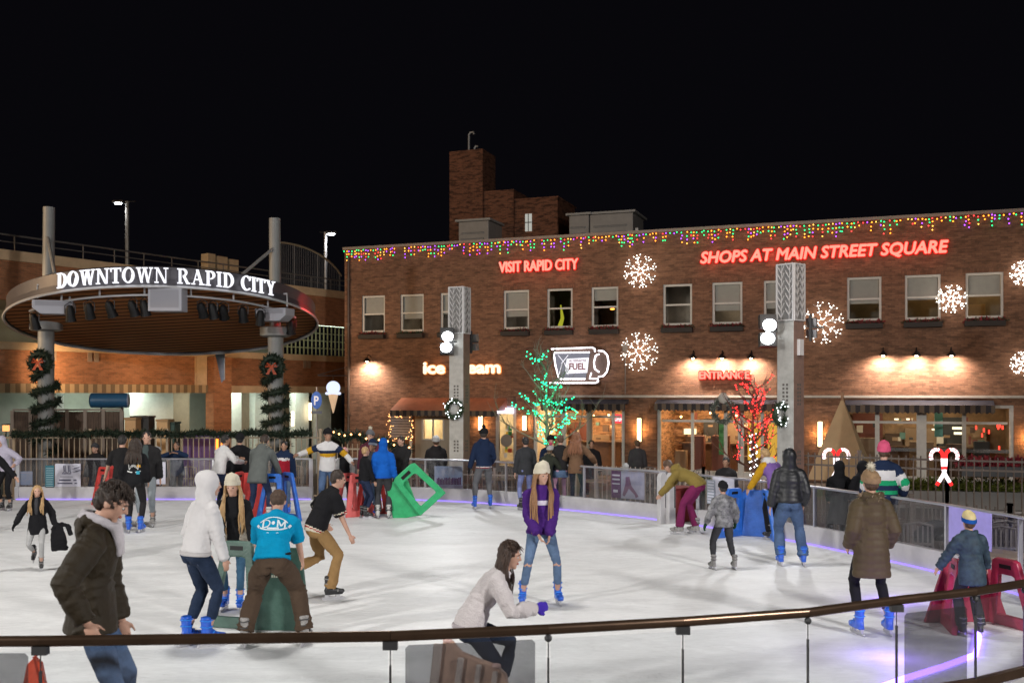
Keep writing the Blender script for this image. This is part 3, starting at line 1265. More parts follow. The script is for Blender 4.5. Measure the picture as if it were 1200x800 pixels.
# flower boxes under the upstairs windows
m_leaf = M('dark foliage', (.03, .055, .025), .7, var=.4, vs=20)
m_redf = M('dark red flowers', (.22, .02, .03), .7, var=.4, vs=20)
names_w = ['leftmost window', 'second window from the left', 'third window, partly behind the left pillar', 'window left below VISIT', 'window below RAPID CITY', 'window left of the upper snowflake',
           'window right of the upper snowflake', 'window above ENTRANCE', 'window behind the right pillar', 'window right of the pillar snowflake', 'window left of the small snowflake', 'window right of the small snowflake']
for i, (a, bb) in enumerate(wu[:12]):
    cx = (a + bb) / 2
    L_ = (bb - a) * 1.08
    g = thing('flower_box', 'dark flower box with red blooms under the ' + names_w[i], 'planter', fw(cx, 0, WZ0 - .26), FPHI, 'flower boxes under the upstairs windows')
    k = MB()
    k.bx(-L_ / 2, L_ / 2, -.24, -.004, 0, .16)
    k.obj('box', M('box brown', (.035, .028, .025), .7), g)
    k = MB()
    needles(k, [(-L_ / 2, -.12, .17), (L_ / 2, -.12, .17)], .12, 160, .09, .02, 0, i)
    needles(k, [(-L_ / 2, -.14, .19), (L_ / 2, -.14, .19)], .12, 90 if i not in (1, 2) else 10, .08, .03, 1, i + 50)
    k.obj('flowers', [m_leaf, m_redf], g)

# fringe of coloured icicle lights along the coping
clusters = [(405, 464), (476, 547), (552, 592), (593, 630), (636, 655), (658, 712), (715, 770), (777, 800), (806, 848), (852, 905), (908, 950), (953, 990), (993, 1040), (1043, 1058), (1064, 1100), (1103, 1150), (1153, 1200), (1204, 1260)]
cols = [EM('bulb orange', (1, .25, .02), 6, 'NONE'), EM('bulb green', (.02, 1, .25), 3.5, 'NONE'), EM('bulb purple', (.42, .08, 1), 4, 'NONE'), EM('bulb amber', (1, .5, .08), 4, 'NONE'),
        EM('bulb red', (1, .05, .05), 4, 'NONE')]
rr = random.Random(21)
for ci, (xa, xb) in enumerate(clusters):
    ua, ub = fu(xa), fu(xb)
    g = thing('icicle_light_string', 'coloured icicle lights on the roof edge, %s strand from the left corner' % ['first', 'second', 'third', 'fourth', 'fifth', 'sixth', 'seventh', 'eighth', 'ninth', 'tenth', 'eleventh', 'twelfth', 'thirteenth', 'fourteenth', 'fifteenth', 'sixteenth', 'seventeenth', 'eighteenth'][ci], 'string lights', fw(ua, 0, ZT - .05), FPHI,
              'coloured icicle lights along the roof edge')
    wire = MB()
    bl = MB()
    wire.tube([(0, -.08, 0), (ub - ua, -.08, 0)], .008, 4)
    x = 0
    while x < ub - ua:
        drop = rr.choice([.1, .16, .24, .32, .44])
        wire.tube([(x, -.08, 0), (x + rr.uniform(-.02, .02), -.1, -drop)], .006, 3)
        z = -rr.uniform(0, .05)
        while z > -drop:
            bulbs(bl, [(x + rr.uniform(-.02, .02), -.11, z)], .027, rr.choice([0, 0, 1, 1, 2, 2, 3, 4]))
            z -= rr.uniform(.1, .15)
        x += rr.uniform(.08, .16)
    wire.obj('wire', m_black, g)
    tag(bl.obj('bulbs', cols, g), None, kind='stuff')

# snowflakes
EMW = EM('bulb white', (1, .93, .84), 9, 'NONE')
for (x, y, rad, l, n_) in ((750, 318, 19, 'white lit snowflake high on the wall above the lower snowflake', 8), (749, 412, 22, 'white lit snowflake right of the coffee cup sign', 8),
                           (963, 378, 24, 'white lit snowflake right beside the tall right pillar', 8), (1115, 350, 16, 'small white lit snowflake between two upstairs windows', 8),
                           (1199, 320, 14, 'upper white lit snowflake cut by the right photo edge', 8), (1200, 426, 14, 'lower white lit snowflake at the right photo edge', 8)):
    u, z = fac(x, y, .12)
    s = 33 * (1 + .000299 * (x - 800))
    rad = rad / s
    g = thing('snowflake_light', l, 'light ornament', fw(u, 0, z), FPHI, 'lit snowflakes on the brick wall')
    wire, pts = MB(), []
    rr = random.Random(int(x))
    for a_ in range(n_):
        th = 2 * PI * a_ / n_ + .2
        dx, dz = math.cos(th), math.sin(th)
        wire.tube([(dx * rad * .15, -.1, dz * rad * .15), (dx * rad, -.1, dz * rad)], .012, 4)
        for q in np.arange(.25, 1.01, .15):
            pts.append((dx * rad * q, -.12, dz * rad * q))
        for q, ln in ((.45, .2), (.75, .3)):
            for sg in (-1, 1):
                t2 = th + sg * .8
                e = (dx * rad * q + math.cos(t2) * rad * ln, dz * rad * q + math.sin(t2) * rad * ln)
                wire.tube([(dx * rad * q, -.1, dz * rad * q), (e[0], -.1, e[1])], .009, 3)
                for f_ in (.45, 1):
                    pts.append((dx * rad * q + (e[0] - dx * rad * q) * f_, -.12, dz * rad * q + (e[1] - dz * rad * q) * f_))
    for q in range(10):
        th = 2 * PI * q / 10
        pts.append((math.cos(th) * rad * .17, -.12, math.sin(th) * rad * .17))
    wire.obj('wire_frame', M('white wire', (.5, .5, .5), .5), g)
    k = MB()
    bulbs(k, [(p[0] + rr.gauss(0, .012), p[1], p[2] + rr.gauss(0, .012)) for p in pts if rr.random() < .9], .0175)
    tag(k.obj('bulbs', EMW, g), None, kind='stuff')
    point('snowflake_glow', fw(u, -.4, z), 16 * rad / .6, (1, .8, .6), .3)

# window menu board with string lights round it
u0, z0 = fac(458, 514)
u1, z1 = fac(484, 483)
g = thing('menu_window', 'grey menu board framed by warm string lights near the left wall corner', 'board', fw(u0, 0, z0), FPHI)
W_, H_ = u1 - u0, z1 - z0
k = MB()
k.bx(0, W_, -.06, -.005, 0, H_)
k.obj('board', M('menu board', (.13, .13, .14), .6, var=.3, vs=8), g)
k = MB()
for q in range(8):
    k.bx(.08, W_ - .08, -.068, -.0605, H_ * (.1 + q * .1), H_ * (.1 + q * .1) + .035)
k.obj('menu_line', M('menu lines', (.3, .3, .32), .6), g)
k = MB()
rr = random.Random(2)
pts = []
for q in range(44):
    t = q / 44 * 4
    e = t % 1
    p = [(e, 1), (1, 1 - e), (1 - e, 0), (0, e)][int(t)]
    for _ in range(2):
        pts.append((p[0] * W_ + rr.gauss(0, .05), -.1, p[1] * H_ + rr.gauss(0, .05)))
for q in range(8):
    pts.append((W_ * (.25 + .5 * rr.random()), -.1, H_ * (.8 + rr.random() * .1)))
bulbs(k, pts, .018)
tag(k.obj('bulbs', EM('bulb amber white', (1, .45, .15), 7, 'NONE'), g), None, kind='stuff')
point('menu_glow', fw(u0 + W_ / 2, -.5, z0 + H_ * .3), 6, (1, .5, .2), .3)

# ------------------------------------------------------------------ roof things
P = at(546.5, 290, 45)
def pxbox(x0, x1, y0, y1, D, dep):
    """box whose front face fills these pixels at depth D"""
    a, b_ = at(x0, y1, D), at(x1, y0, D)
    return ((a.x + b_.x) / 2, D + dep / 2, (a.z + b_.z) / 2), (b_.x - a.x, dep, b_.z - a.z)


tw = thing('roof_tower', 'brick chimney tower with stepped penthouse on the shop roof', 'tower', (at(546, 290, 45).x, 45, 7.6), R(-20))
TI = tw.rotation_euler.to_matrix().to_4x4()
k = MB()
s45 = 45 / F
k.bx(-21 * s45, 21 * s45, 0, 1.6, 0, 13.45 - 7.6)
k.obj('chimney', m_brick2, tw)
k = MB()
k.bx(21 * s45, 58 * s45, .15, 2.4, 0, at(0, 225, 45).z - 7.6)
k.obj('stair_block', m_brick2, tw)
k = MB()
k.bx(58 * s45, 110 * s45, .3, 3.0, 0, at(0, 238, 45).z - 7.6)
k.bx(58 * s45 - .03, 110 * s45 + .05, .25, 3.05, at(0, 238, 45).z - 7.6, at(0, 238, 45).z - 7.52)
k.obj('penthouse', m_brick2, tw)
k = MB()
k.bx(71 * s45, 79 * s45, .27, .295, at(0, 274, 45).z - 7.6, at(0, 254, 45).z - 7.6)
pw_ = k.obj('window', EM('lit penthouse window', (.8, .8, .72), .55), tw)
k = MB()
k.bx(74.6 * s45, 75.4 * s45, .24, .268, at(0, 274, 45).z - 7.6, at(0, 254, 45).z - 7.6)
k.bx(71 * s45, 79 * s45, .24, .262, at(0, 264.5, 45).z - 7.6, at(0, 263.5, 45).z - 7.6)
k.obj('frame', m_dark, pw_)
k = MB()
zt = 13.45 - 7.6
k.tube([(-.1, .6, zt), (-.1, .6, zt + .85), (-.03, .6, zt + .95), (.12, .6, zt + .95), (.15, .6, zt + .85)], .05, 8)
k.tube([(.05, .9, zt), (.05, .9, zt + .3), (.12, .9, zt + .38), (.22, .9, zt + .36)], .05, 8)
k.obj('vent_pipe', m_galv, tw)
for (x0, x1, y0, y1, D, l, nm) in ((545, 583, 259, 285, 43.2, 'grey box unit on the roof in front of the chimney tower', 'roof_unit'),
                                  (676, 700, 252, 278, 42, 'louvred air conditioning unit with overhanging top on the roof', 'roof_air_conditioner'),
                                  (700, 752, 250, 278, 41.6, 'large pale rooftop unit with sloped right end', 'roof_air_conditioner')):
    c, d = pxbox(x0, x1, y0, y1, D, 2.0)
    g = thing(nm, l, 'roof equipment', (c[0], c[1], 7.6), R(-20))
    zt = c[2] + d[2] / 2 - 7.6
    k = MB()
    k.bx(-d[0] / 2, d[0] / 2, -1, 1, 0.0, zt)
    k.obj('housing', M('pale sheet metal', (.27, .26, .25), .5, var=.12, vs=2), g, bevel=.03)
    k = MB()
    for q in range(7):
        zz = .25 + (zt - .5) * q / 7
        k.box((-.05, -1.03, zz), (d[0] * .75, .05, .06), (R(30), 0, 0))
    k.obj('louvre', m_galv, g)
    k = MB()
    k.bx(-d[0] / 2 - .12, d[0] / 2 + .12, -1.12, 1.12, zt + .002, zt + .09)
    k.obj('top_panel', M('sheet metal cap', (.32, .32, .31), .5, var=.1), g)
g = thing('roof_duct', 'ribbed sloping duct on the roof right of the large unit', 'roof equipment', (at(750, 270, 42).x, 42.2, 7.6), R(-20))
k = MB()
for q in range(9):
    k.bx(q * .16, q * .16 + .13, -.8, .8, 0, 1.75 - q * .12)
k.obj('ribbed_body', m_galv, g)
k = MB()
k.bx(1.44, 2.3, -.7, .7, 0, .62)
k.obj('end_box', m_galv, g)
for q in range(3):
    x = 950 + q * 55
# ------------------------------------------------------------------ parking garage on the left
GA = Vector((-16.0, 31.0, 0))
GB = Vector((-7.6, 44.0, 0))
GE = (GB - GA).normalized()
GPHI = math.atan2(GE.y, GE.x)
GM = Matrix.Translation(GA) @ Matrix.Rotation(GPHI, 4, 'Z')
GN = Vector((GE.y, -GE.x, 0))


def gfac(x, y, off=0.0):
    d = Vector(((x - 600) / F, 1, (YH - y) / F))
    o = Vector((0, 0, EYE))
    p0 = GA + GN * off
    t = (p0 - o).dot(GN) / d.dot(GN)
    p = o + d * t
    return (p - GA).dot(GE), p.z


def gu(x, off=0):
    return gfac(x, 460, off)[0]


def gw(u, y, z):
    return GM @ Vector((u, y, z))


gar = thing('parking_garage', 'brick parking garage with beige bands and open decks behind the stage canopy', 'building', (GA.x, GA.y, 0), GPHI)
U0, U1 = -9.0, gu(402) + 4.5
zt = gfac(0, 292)[1]
zb1 = gfac(0, 304)[1]
zmt = gfac(0, 400)[1]
zmb = gfac(0, 409)[1]
zlb = gfac(0, 449)[1]
k = MB()
k.bx(U0, U1, -.1, .3, zb1, zt)
k.bx(U0, U1, -.1, .3, zmb, zmt)
k.bx(gu(262), U1, -.08, .3, zlb - .3, zlb - .02)
k.bx(gu(228), gu(240), -.13, .3, zlb, zmb - .002)
k.obj('beige_band', m_beige, gar)
k = MB()
zopen = zmt + .95 * (zb1 - zmt) * .62
k.bx(U0, U1, 0, .3, zmt + (zb1 - zmt) * .52, zb1 - .002)
k.bx(U0, gu(262), 0, .3, zlb, zmb - .002)
k.bx(gu(262), U1, 0, .3, zlb - .02, zmb - .002)
k.obj('wall', m_gbrick, gar)
k = MB()
k.bx(gu(241), gu(262), -.45, .0, PZ, zmb - .01)
k.obj('pier', m_gbrick, gar)
# decks and back walls
k = MB()
k.bx(U0, U1, .3, 12, zb1 - .8, zb1 - .5)
k.bx(U0, U1, .3, 12, zlb + .2, zlb + .5)
k.obj('deck_slab', M('deck concrete', (.4, .38, .34), .8, var=.15), gar)
k = MB()
k.bx(U0, U1, 9, 9.2, zlb + .5, zb1 - .8)
k.bx(U0, U1, 4.2, 4.4, PZ, zlb + .2)
k.obj('back_wall', M('painted deck wall', (.36, .37, .32), .8, var=.15, vs=1.0), gar)
# white columns on the ground level
for x0, x1 in ((152, 203), (262, 283), (299, 318), (346, 362), (372, 388), (60, 75)):
    a, b_ = gu(x0, -1.4), gu(x1, -1.4)
    k = MB()
    k.bx(a, b_, 1.4, 1.75, PZ, zlb + .2)
    k.obj('column', M('white column paint', (.66, .68, .62), .7, var=.08), gar)
for x0, x1 in ((203, 222), (318, 346), (283, 299)):
    k = MB()
    a, b_ = gu(x0, -2.6), gu(x1, -2.6)
    k.bx(a, b_, 2.6, 2.9, PZ, zlb + .2)
    k.obj('inner_partition', M('tan partition', (.3, .22, .15), .8, var=.1), gar)
# railing on top
k = MB()
zr = zt + .5
k.tube([(U0, .1, zr), (U1, .1, zr)], .03, 6)
k.tube([(U0, .1, zt + .28), (U1, .1, zt + .28)], .02, 6)
u = U0
while u < U1:
    k.tube([(u, .1, zt), (u, .1, zr)], .02, 5)
    u += 1.2
k.obj('top_railing', M('dark rail', (.12, .11, .1), .5), gar)
# green mesh screen in the open deck right part
a, b_ = gu(322), U1
z0s, z1s = zmt + .002, zmt + (zb1 - zmt) * .5
k = MB()
u = a
while u < b_:
    k.bx(u, u + .045, .02, .06, z0s, z1s)
    u += .24
for z in np.linspace(z0s, z1s, 5):
    k.bx(a, b_, .061, .09, z - .02, z + .02)
k.obj('screen_railing', M('pale green rail', (.36, .42, .25), .5), gar)
k = MB()
for u in (gu(345, -3), gu(378, -3), gu(395, -3)):
    k.bx(u - .5, u + .5, 3, 3.2, zb1 - 1.0, zb1 - .9)
k.obj('deck_lamp', EM('deck lamp', (.85, 1, .8), 6), gar)
area_light('deck_light', gw(gu(370), 2.5, zb1 - 1.0), gw(gu(370), 3.5, zmt), 130, 4, (.8, 1, .72), 2)
# gutter valance under the left balcony
k = MB()
u = gu(-60)
v0, v1 = U0, gu(241)
o = stripe_mat('garage valance', (.2, .14, .08), (.42, .3, .17), .34)
k.add([(v0, -.14, zlb - .002), (v1, -.14, zlb - .002), (v1, -.14, zlb - .3), (v0, -.14, zlb - .3)], [(0, 1, 2, 3)])
k.add([(v0, .0, zlb - .002), (v1, .0, zlb - .002), (v1, -.14, zlb - .3), (v0, -.14, zlb - .3)], [(0, 1, 2, 3)])
k.obj('valance', o, gar)
k = MB()
for u_ in (gu(110), gu(360), gu(60)):
    k.bx(u_ - .25, u_ - .1, -.06, -.003, zlb + .75, zlb + 1.1)
    k.bx(u_ + .0, u_ + .15, -.06, -.003, zlb + .75, zlb + 1.1)
k.obj('wall_plaque', M('wall plaques', (.3, .22, .16), .6), gar)
for u_, pw in ((gu(175), 70), (gu(272), 60), (gu(300), 34), (gu(362), 50), (gu(115), 6)):
    area_light('garage_downlight', gw(u_, .9, zlb + .1), gw(u_, 1.6, PZ), pw, .8, (.85, 1, .88))
area_light('garage_back', gw(gu(170), 2.6, zlb), gw(gu(170), 4, 0), 30, 1.2, (.85, 1, .85))
for p_, t_ in (((-14.2, 31.6, 3.3), (-15.2, 33.5, 3.2)), ((-11.6, 33.7, 3.3), (-12.6, 36.6, 3.3)), ((-8.6, 35.5, 3.3), (-9.6, 40.8, 3.4))):
    spot('garage_wall_fill', p_, t_, 150, 165, (1, .62, .32), .15, .9)  # unseen spots added behind the canopy to lift the garage brick
# glowing lamp tubes at the ground floor
k = MB()
for (x, y0, y1) in ((343, 482, 499), (363.5, 472, 492)):
    u_, z1_ = gfac(x, y0, -1.2)
    _, z0_ = gfac(x, y1, -1.2)
    k.tube([(u_, 1.2, z0_), (u_, 1.2, z1_)], .06, 8)
k.obj('lamp_tube', EM('garage lamp', (1, .75, .45), 5), gar)

# arch trellis on the garage roof
g = thing('arched_railing', 'curved arch railing with vertical bars on the garage roof', 'railing', gw(gu(318), .1, zt), GPHI)
k = MB()
W_ = gu(402) - gu(318)
arc = [(W_ * i / 20, 0, 1.75 * math.sqrt(max(0, 1 - ((i / 20 - .25) / .82) ** 2))) for i in range(21)]
k.tube(arc, .045, 6)
k.obj('arch', M('railing tan', (.3, .24, .16), .5), g)
k = MB()
for i in range(1, 40):
    x = W_ * i / 40
    h = 1.75 * math.sqrt(max(0.01, 1 - ((i / 40 - .25) / .82) ** 2))
    k.tube([(x, 0, 0), (x, 0, h - .02)], .012 if i % 13 else .035, 4)
k.obj('bar', M('bars dark', (.1, .09, .08), .5), g)
# boxes on the roof edge
g = thing('roof_cabinet', 'tan electrical boxes on the garage roof edge behind the canopy lettering', 'roof equipment', gw(gu(246), .3, zt), GPHI)
for q, (x0, x1) in enumerate(((0, .35), (.45, .95), (1.05, 1.5))):
    k = MB()
    k.bx(x0, x1, -.2, .2, .0, .85 - .05 * q)
    k.obj('box', M('tan box', (.38, .28, .17), .6, var=.1), g)

# lamp posts on the garage roof
for (x, yt, yb, D, hx, l, bright) in ((149, 236, 305, 46, -10, 'roof lamp post with a lit head, standing behind the round canopy', .045), (381.5, 272, 330, 48, 7, 'bright steel lamp post beside the arched railing', .5)):
    b0 = at(x, yb, D)
    t0 = at(x, yt, D)
    g = thing('lamp_post', l, 'lamp post', (b0.x, D, 6.5), 0, 'lamp posts on the garage roof')
    zt_ = t0.z - 6.5
    k = MB()
    k.tube([(0, 0, 0), (0, 0, zt_)], .09 if bright < .1 else .07, 8)
    k.obj('pole', M('lamp pole %.2f' % bright, (.25, .24, .22) if bright < .1 else (.7, .7, .72), .4, metal=.3), g)
    k = MB()
    sx = hx * D / F
    k.tube([(0, 0, zt_ - .02), (sx * .5, 0, zt_ + .02), (sx, 0, zt_)], .03, 6)
    k.tube([(0, 0, zt_ - .02), (-sx, 0, zt_)], .025, 6)
    k.obj('arm', m_dark, g)
    k = MB()
    k.box((sx, 0, zt_ - .03), (.5, .3, .1))
    hd = k.obj('lamp_head', m_dark, g)
    k = MB()
    k.ell((sx, -.05, zt_ - .1), (.17, .12, .06), n=10, m=6)
    k.obj('lamp_lens', EM('roof lamp lens', (.9, .95, 1), 25), hd)
    spot('roof_lamp', (b0.x + sx, D - .3, t0.z - .2), (b0.x, D - 1, 6), 120, 150, (.95, .97, 1), .15)

# ------------------------------------------------------------------ stage canopy
CD = 29.0
CC = at(197, 381, CD)
CR = 4.24
tilt = math.atan2(1.40, 2 * CR)
TM = Matrix.Translation(CC) @ Matrix.Rotation(R(19), 4, 'Z') @ Matrix.Rotation(-tilt, 4, 'X')
cn = thing('stage_canopy', 'tilted round stage canopy with lit DOWNTOWN RAPID CITY lettering', 'canopy', (CC.x, CC.y, CC.z))
inv = Matrix.Translation(CC).inverted()
CL = inv @ TM        # local tilt
fh = .52             # fascia height
N = 96
k = MB()
vs = []
prof = [(CR, 0), (CR + .03, .03), (CR, .2), (CR - .04, .22), (CR - .02, fh), (CR - .1, fh + .05)]
for r_, z_ in prof:
    for i in range(N):
        a = 2 * PI * i / N
        vs.append(Vector((math.cos(a) * r_, math.sin(a) * r_, z_)))
fs = []
for q in range(len(prof) - 1):
    for i in range(N):
        fs.append((q * N + i, q * N + (i + 1) % N, (q + 1) * N + (i + 1) % N, (q + 1) * N + i))
fs.append(tuple(len(vs) - N + i for i in range(N)))
k.add([CL @ v for v in vs], fs)
k.obj('fascia', M('grey fascia metal', (.085, .08, .09), .4, metal=.25, var=.06, vs=2), cn, smooth='auto')
# underside boards
k = MB()
mw = bpy.data.materials.new('wood soffit')
mw.use_nodes = True
nt = mw.node_tree
b = nt.nodes['Principled BSDF']
b.inputs['Roughness'].default_value = .7
b.inputs['Specular IOR Level'].default_value = .1
tc = nd(nt, 'ShaderNodeTexCoord')
wv = nd(nt, 'ShaderNodeTexWave')
wv.bands_direction = 'Y'
wv.inputs['Scale'].default_value = .85
wv.inputs['Distortion'].default_value = .15
nt.links.new(tc.outputs['Object'], wv.inputs['Vector'])
nz = nd(nt, 'ShaderNodeTexNoise')
nz.inputs['Scale'].default_value = 2
nt.links.new(tc.outputs['Object'], nz.inputs['Vector'])
r = nd(nt, 'ShaderNodeValToRGB')
r.color_ramp.elements[0].position = .05
r.color_ramp.elements[0].color = (.05, .02, .008, 1)
r.color_ramp.elements[1].position = .3
r.color_ramp.elements[1].color = (.5, .21, .08, 1)
nt.links.new(wv.outputs['Color'], r.inputs[0])
nt.links.new(r.outputs[0], b.inputs['Base Color'])
ring = [Vector((math.cos(2 * PI * i / N) * (CR - .02), math.sin(2 * PI * i / N) * (CR - .02), .06)) for i in range(N)]
k.add([CL @ v for v in ring], [tuple(range(N))])
k.obj('soffit', mw, cn)
k = MB()
ring = [CL @ Vector((math.cos(2 * PI * i / N) * (CR + .04), math.sin(2 * PI * i / N) * (CR + .04), 0)) for i in range(N)]
k.tube(ring, .035, 6, closed=True)
k.obj('lower_rim', M('pale rim', (.6, .6, .62), .35, metal=.3), cn)
# front truss rail with hangers
k = MB()
arc = []
for i in range(31):
    a = R(-90 - 62 + 124 * i / 30)
    arc.append(CL @ Vector((math.cos(a) * (CR - .35), math.sin(a) * (CR - .35), -.12)))
k.tube(arc, .03, 6)
for i in range(1, 31, 4):
    k.tube([arc[i], arc[i] + Vector((0, 0, .22))], .025, 5)
k.obj('lamp_rail', M('pale rail metal', (.5, .5, .52), .4, metal=.4), cn)


def canopy_point(px, zoff):
    """world point of the lamp rail under photo column px"""
    best = min(arc, key=lambda p: abs(((p + CC).x / (p + CC).y) * F + 600 - px))
    return best + CC + Vector((0, 0, zoff))


stl = ['at the left end of the rail', 'second', 'third', 'fourth', 'fifth', 'sixth', 'seventh', 'eighth', 'ninth', 'tenth', 'eleventh']
for i, px in enumerate((42, 87, 109, 134, 158, 174, 236, 253, 267, 288, 304, 341)):
    p = canopy_point(px, -.05)
    side = ('left of the middle speaker' if px < 200 else 'right of the middle speaker')
    g = thing('stage_light', 'black stage spotlight on the canopy rail, %s of twelve from the left' % (['first', 'second', 'third', 'fourth', 'fifth', 'sixth', 'seventh', 'eighth', 'ninth', 'tenth', 'eleventh', 'twelfth'][i]), 'stage light',
              p, R(random.uniform(-25, 25)), 'black stage lights under the canopy')
    k = MB()
    k.tube([(-.13, 0, -.28), (-.13, 0, -.08), (0, 0, 0), (.13, 0, -.08), (.13, 0, -.28)], .014, 5)
    k.obj('yoke', m_dark, g)
    k = MB()
    rt = Matrix.Translation((0, 0, -.28)) @ Matrix.Rotation(R(random.uniform(15, 40)), 4, 'X')
    k.tube([rt @ Vector((0, 0, .2)), rt @ Vector((0, 0, .1)), rt @ Vector((0, 0, -.12)), rt @ Vector((0, 0, -.2))], [.06, .11, .12, .14], 12)
    k.obj('housing', m_black, g, smooth='auto')
    k = MB()
    k.tube([rt @ Vector((0, 0, -.201)), rt @ Vector((0, 0, -.21))], .11, 12)
    k.obj('lens', M('lens glass', (.1, .1, .12), .1), g)
for px, py, rzz, l in ((66, 357, 18, 'grey wedge speaker hanging under the left side of the canopy'), (201, 351, 0, 'grey box speaker hanging under the middle of the canopy front'), (324, 366, -18, 'grey wedge speaker hanging under the right side of the canopy')):
    p = canopy_point(px, 0)
    zc = EYE + (460 - py) / F * p.y
    g = thing('hanging_speaker', l, 'speaker', (p.x, p.y, zc), R(rzz), 'grey speakers under the canopy')
    k = MB()
    h = .62 if px == 201 else .5
    wd = .85 if px == 201 else .95
    if px == 201:
        k.box((0, 0, 0), (wd, .5, h))
    else:
        k.prism([(-wd / 2, h * .2), (-wd / 2, -.1), (-wd * .3, -h / 2), (wd * .3, -h / 2), (wd / 2, -.1), (wd / 2, h * .2)], -.25, .25)
    k.obj('cabinet', M('speaker grey', (.42, .42, .47), .6), g, bevel=.02)
    k = MB()
    k.bx(-wd * .42, wd * .42, -.262, -.253, -h * .36 if px == 201 else -.05, h * .36 if px == 201 else h * .15)
    k.obj('grille', M('speaker grille', (.33, .33, .37), .8, bump=.4, bs=300), g)
    k = MB()
    k.tube([(-wd * .4, 0, h * .3), (-wd * .4, 0, h * .5 + .25), (wd * .4, 0, h * .5 + .25), (wd * .4, 0, h * .3)], .025, 6)
    k.obj('bracket', M('speaker bracket', (.5, .5, .52), .4), g)
# canopy columns: post through the canopy, collar, stay rods
m_post = M('grey column paint', (.25, .255, .25), .5, var=.08, vs=3)
for (xl, xu, ycol, l) in ((54, 57.5, 383, 'grey column carrying the left side of the round canopy'), (323, 322, 390, 'grey column carrying the right side of the round canopy')):
    D_ = CD - .6
    pb = at(xl, ycol, D_)
    pt = at(xu, 243 if xl < 100 else 256, D_)
    g = thing('canopy_column', l, 'column', (pb.x, D_, PZ), 0, 'columns of the stage canopy')
    zc = pb.z - PZ
    zt_ = pt.z - PZ
    k = MB()
    k.tube([(0, 0, 0), (0, 0, zc - .12)], 9 / F * D_, 24)
    k.obj('lower_shaft', m_post, g, smooth='auto')
    k = MB()
    k.tube([(0, 0, zc - .12), (0, 0, zc - .08), (0, 0, zc + .14), (0, 0, zc + .17)], [.36, .44, .44, .4], 28)
    k.obj('collar', m_post, g, smooth='auto')
    k = MB()
    dx = pt.x - pb.x
    k.tube([(dx * .6, 0, zc + .17), (dx, 0, zt_)], 6.6 / F * D_, 20)
    k.obj('upper_post', m_post, g, smooth='auto')
    k = MB()
    sgn = 1 if xl < 100 else -1
    k.tube([(dx, -.1, zt_ - .85), (dx + sgn * .85, -1.5, zt_ - 2.05)], .045, 6)
    k.obj('stay_rod', m_galv, g)
# band lettering: hand drawn serif capitals as polygons
GL = {}


def arcpoly(cx, cy, rx, ry, a0, a1, w0, w1, n=14):
    """thick stroke along an elliptic arc; width w0 at the sides (horizontal direction), w1 at top/bottom"""
    out, inn = [], []
    for i in range(n + 1):
        a = R(a0 + (a1 - a0) * i / n)
        out.append((cx + math.cos(a) * rx, cy + math.sin(a) * ry))
        inn.append((cx + math.cos(a) * (rx - w0), cy + math.sin(a) * (ry - w1)))
    return [[out[i], out[i + 1], inn[i + 1], inn[i]] for i in range(n)]


def rct(x0, x1, y0, y1):
    return [[(x0, y0), (x1, y0), (x1, y1), (x0, y1)]]


def slant(x0, x1, y0, y1, w):
    return [[(x0, y0), (x0 + w, y0), (x1 + w, y1), (x1, y1)]]


TK, TN, SF = .17, .065, .055
GL['D'] = (rct(.1, .1 + TK, 0, 1) + rct(0, .36, 0, SF) + rct(0, .36, 1 - SF, 1) + arcpoly(.33, .5, .45, .5, -90, 90, TK, TN), .82)
GL['O'] = (arcpoly(.4, .5, .4, .52, 0, 360, TK, TN, 28), .84)
GL['W'] = (slant(.30, .08, 0, .97, TK * .9) + slant(.33, .5, 0, .97, TN) + slant(.72, .5, 0, .97, TK * .9) + slant(.76, .96, 0, .97, TN) + rct(0, .34, 1 - SF, 1) + rct(.40, .76, 1 - SF, 1) + rct(.86, 1.12, 1 - SF, 1), 1.14)
GL['N'] = (rct(.12, .12 + TN, 0, 1) + rct(.72, .72 + TN, 0, 1) + slant(.62, .1, 0, 1, TK) + rct(0, .28, 0, SF) + rct(0, .2, 1 - SF, 1) + rct(.6, .92, 1 - SF, 1), .94)
GL['T'] = (rct(.27, .27 + TK, 0, 1) + rct(0, .71, 1 - TN, 1) + rct(.15, .56, 0, SF) + rct(0, .05, .76, 1) + rct(.66, .71, .76, 1), .74)
GL['R'] = (rct(.1, .1 + TK, 0, 1) + rct(0, .36, 0, SF) + rct(0, .34, 1 - SF, 1) + arcpoly(.36, .74, .32, .26, -90, 90, TK, TN) + slant(.62, .36, 0, .5, TK) + rct(.6, .86, 0, SF), .88)
GL['A'] = (slant(.1, .38, 0, 1, TN) + slant(.62, .32, 0, 1, TK) + rct(.2, .66, .3, .3 + TN) + rct(0, .26, 0, SF) + rct(.54, .9, 0, SF), .9)
GL['P'] = (rct(.1, .1 + TK, 0, 1) + rct(0, .36, 0, SF) + rct(0, .34, 1 - SF, 1) + arcpoly(.34, .72, .34, .28, -90, 90, TK, TN), .72)
GL['I'] = (rct(.1, .1 + TK, 0, 1) + rct(0, .37, 0, SF) + rct(0, .37, 1 - SF, 1), .4)
GL['C'] = (arcpoly(.42, .5, .42, .52, 48, 312, TK, TN, 22) + rct(.66, .71, .7, .98), .78)
GL['Y'] = (rct(.36, .36 + TK, 0, .48) + slant(.38, .1, .44, .97, TK * .9) + slant(.46, .68, .44, .97, TN) + rct(.24, .66, 0, SF) + rct(0, .32, 1 - SF, 1) + rct(.56, .86, 1 - SF, 1), .88)
text = 'DOWNTOWN RAPID CITY'
tot = sum(GL[c][1] + .07 if c != ' ' else .5 for c in text)
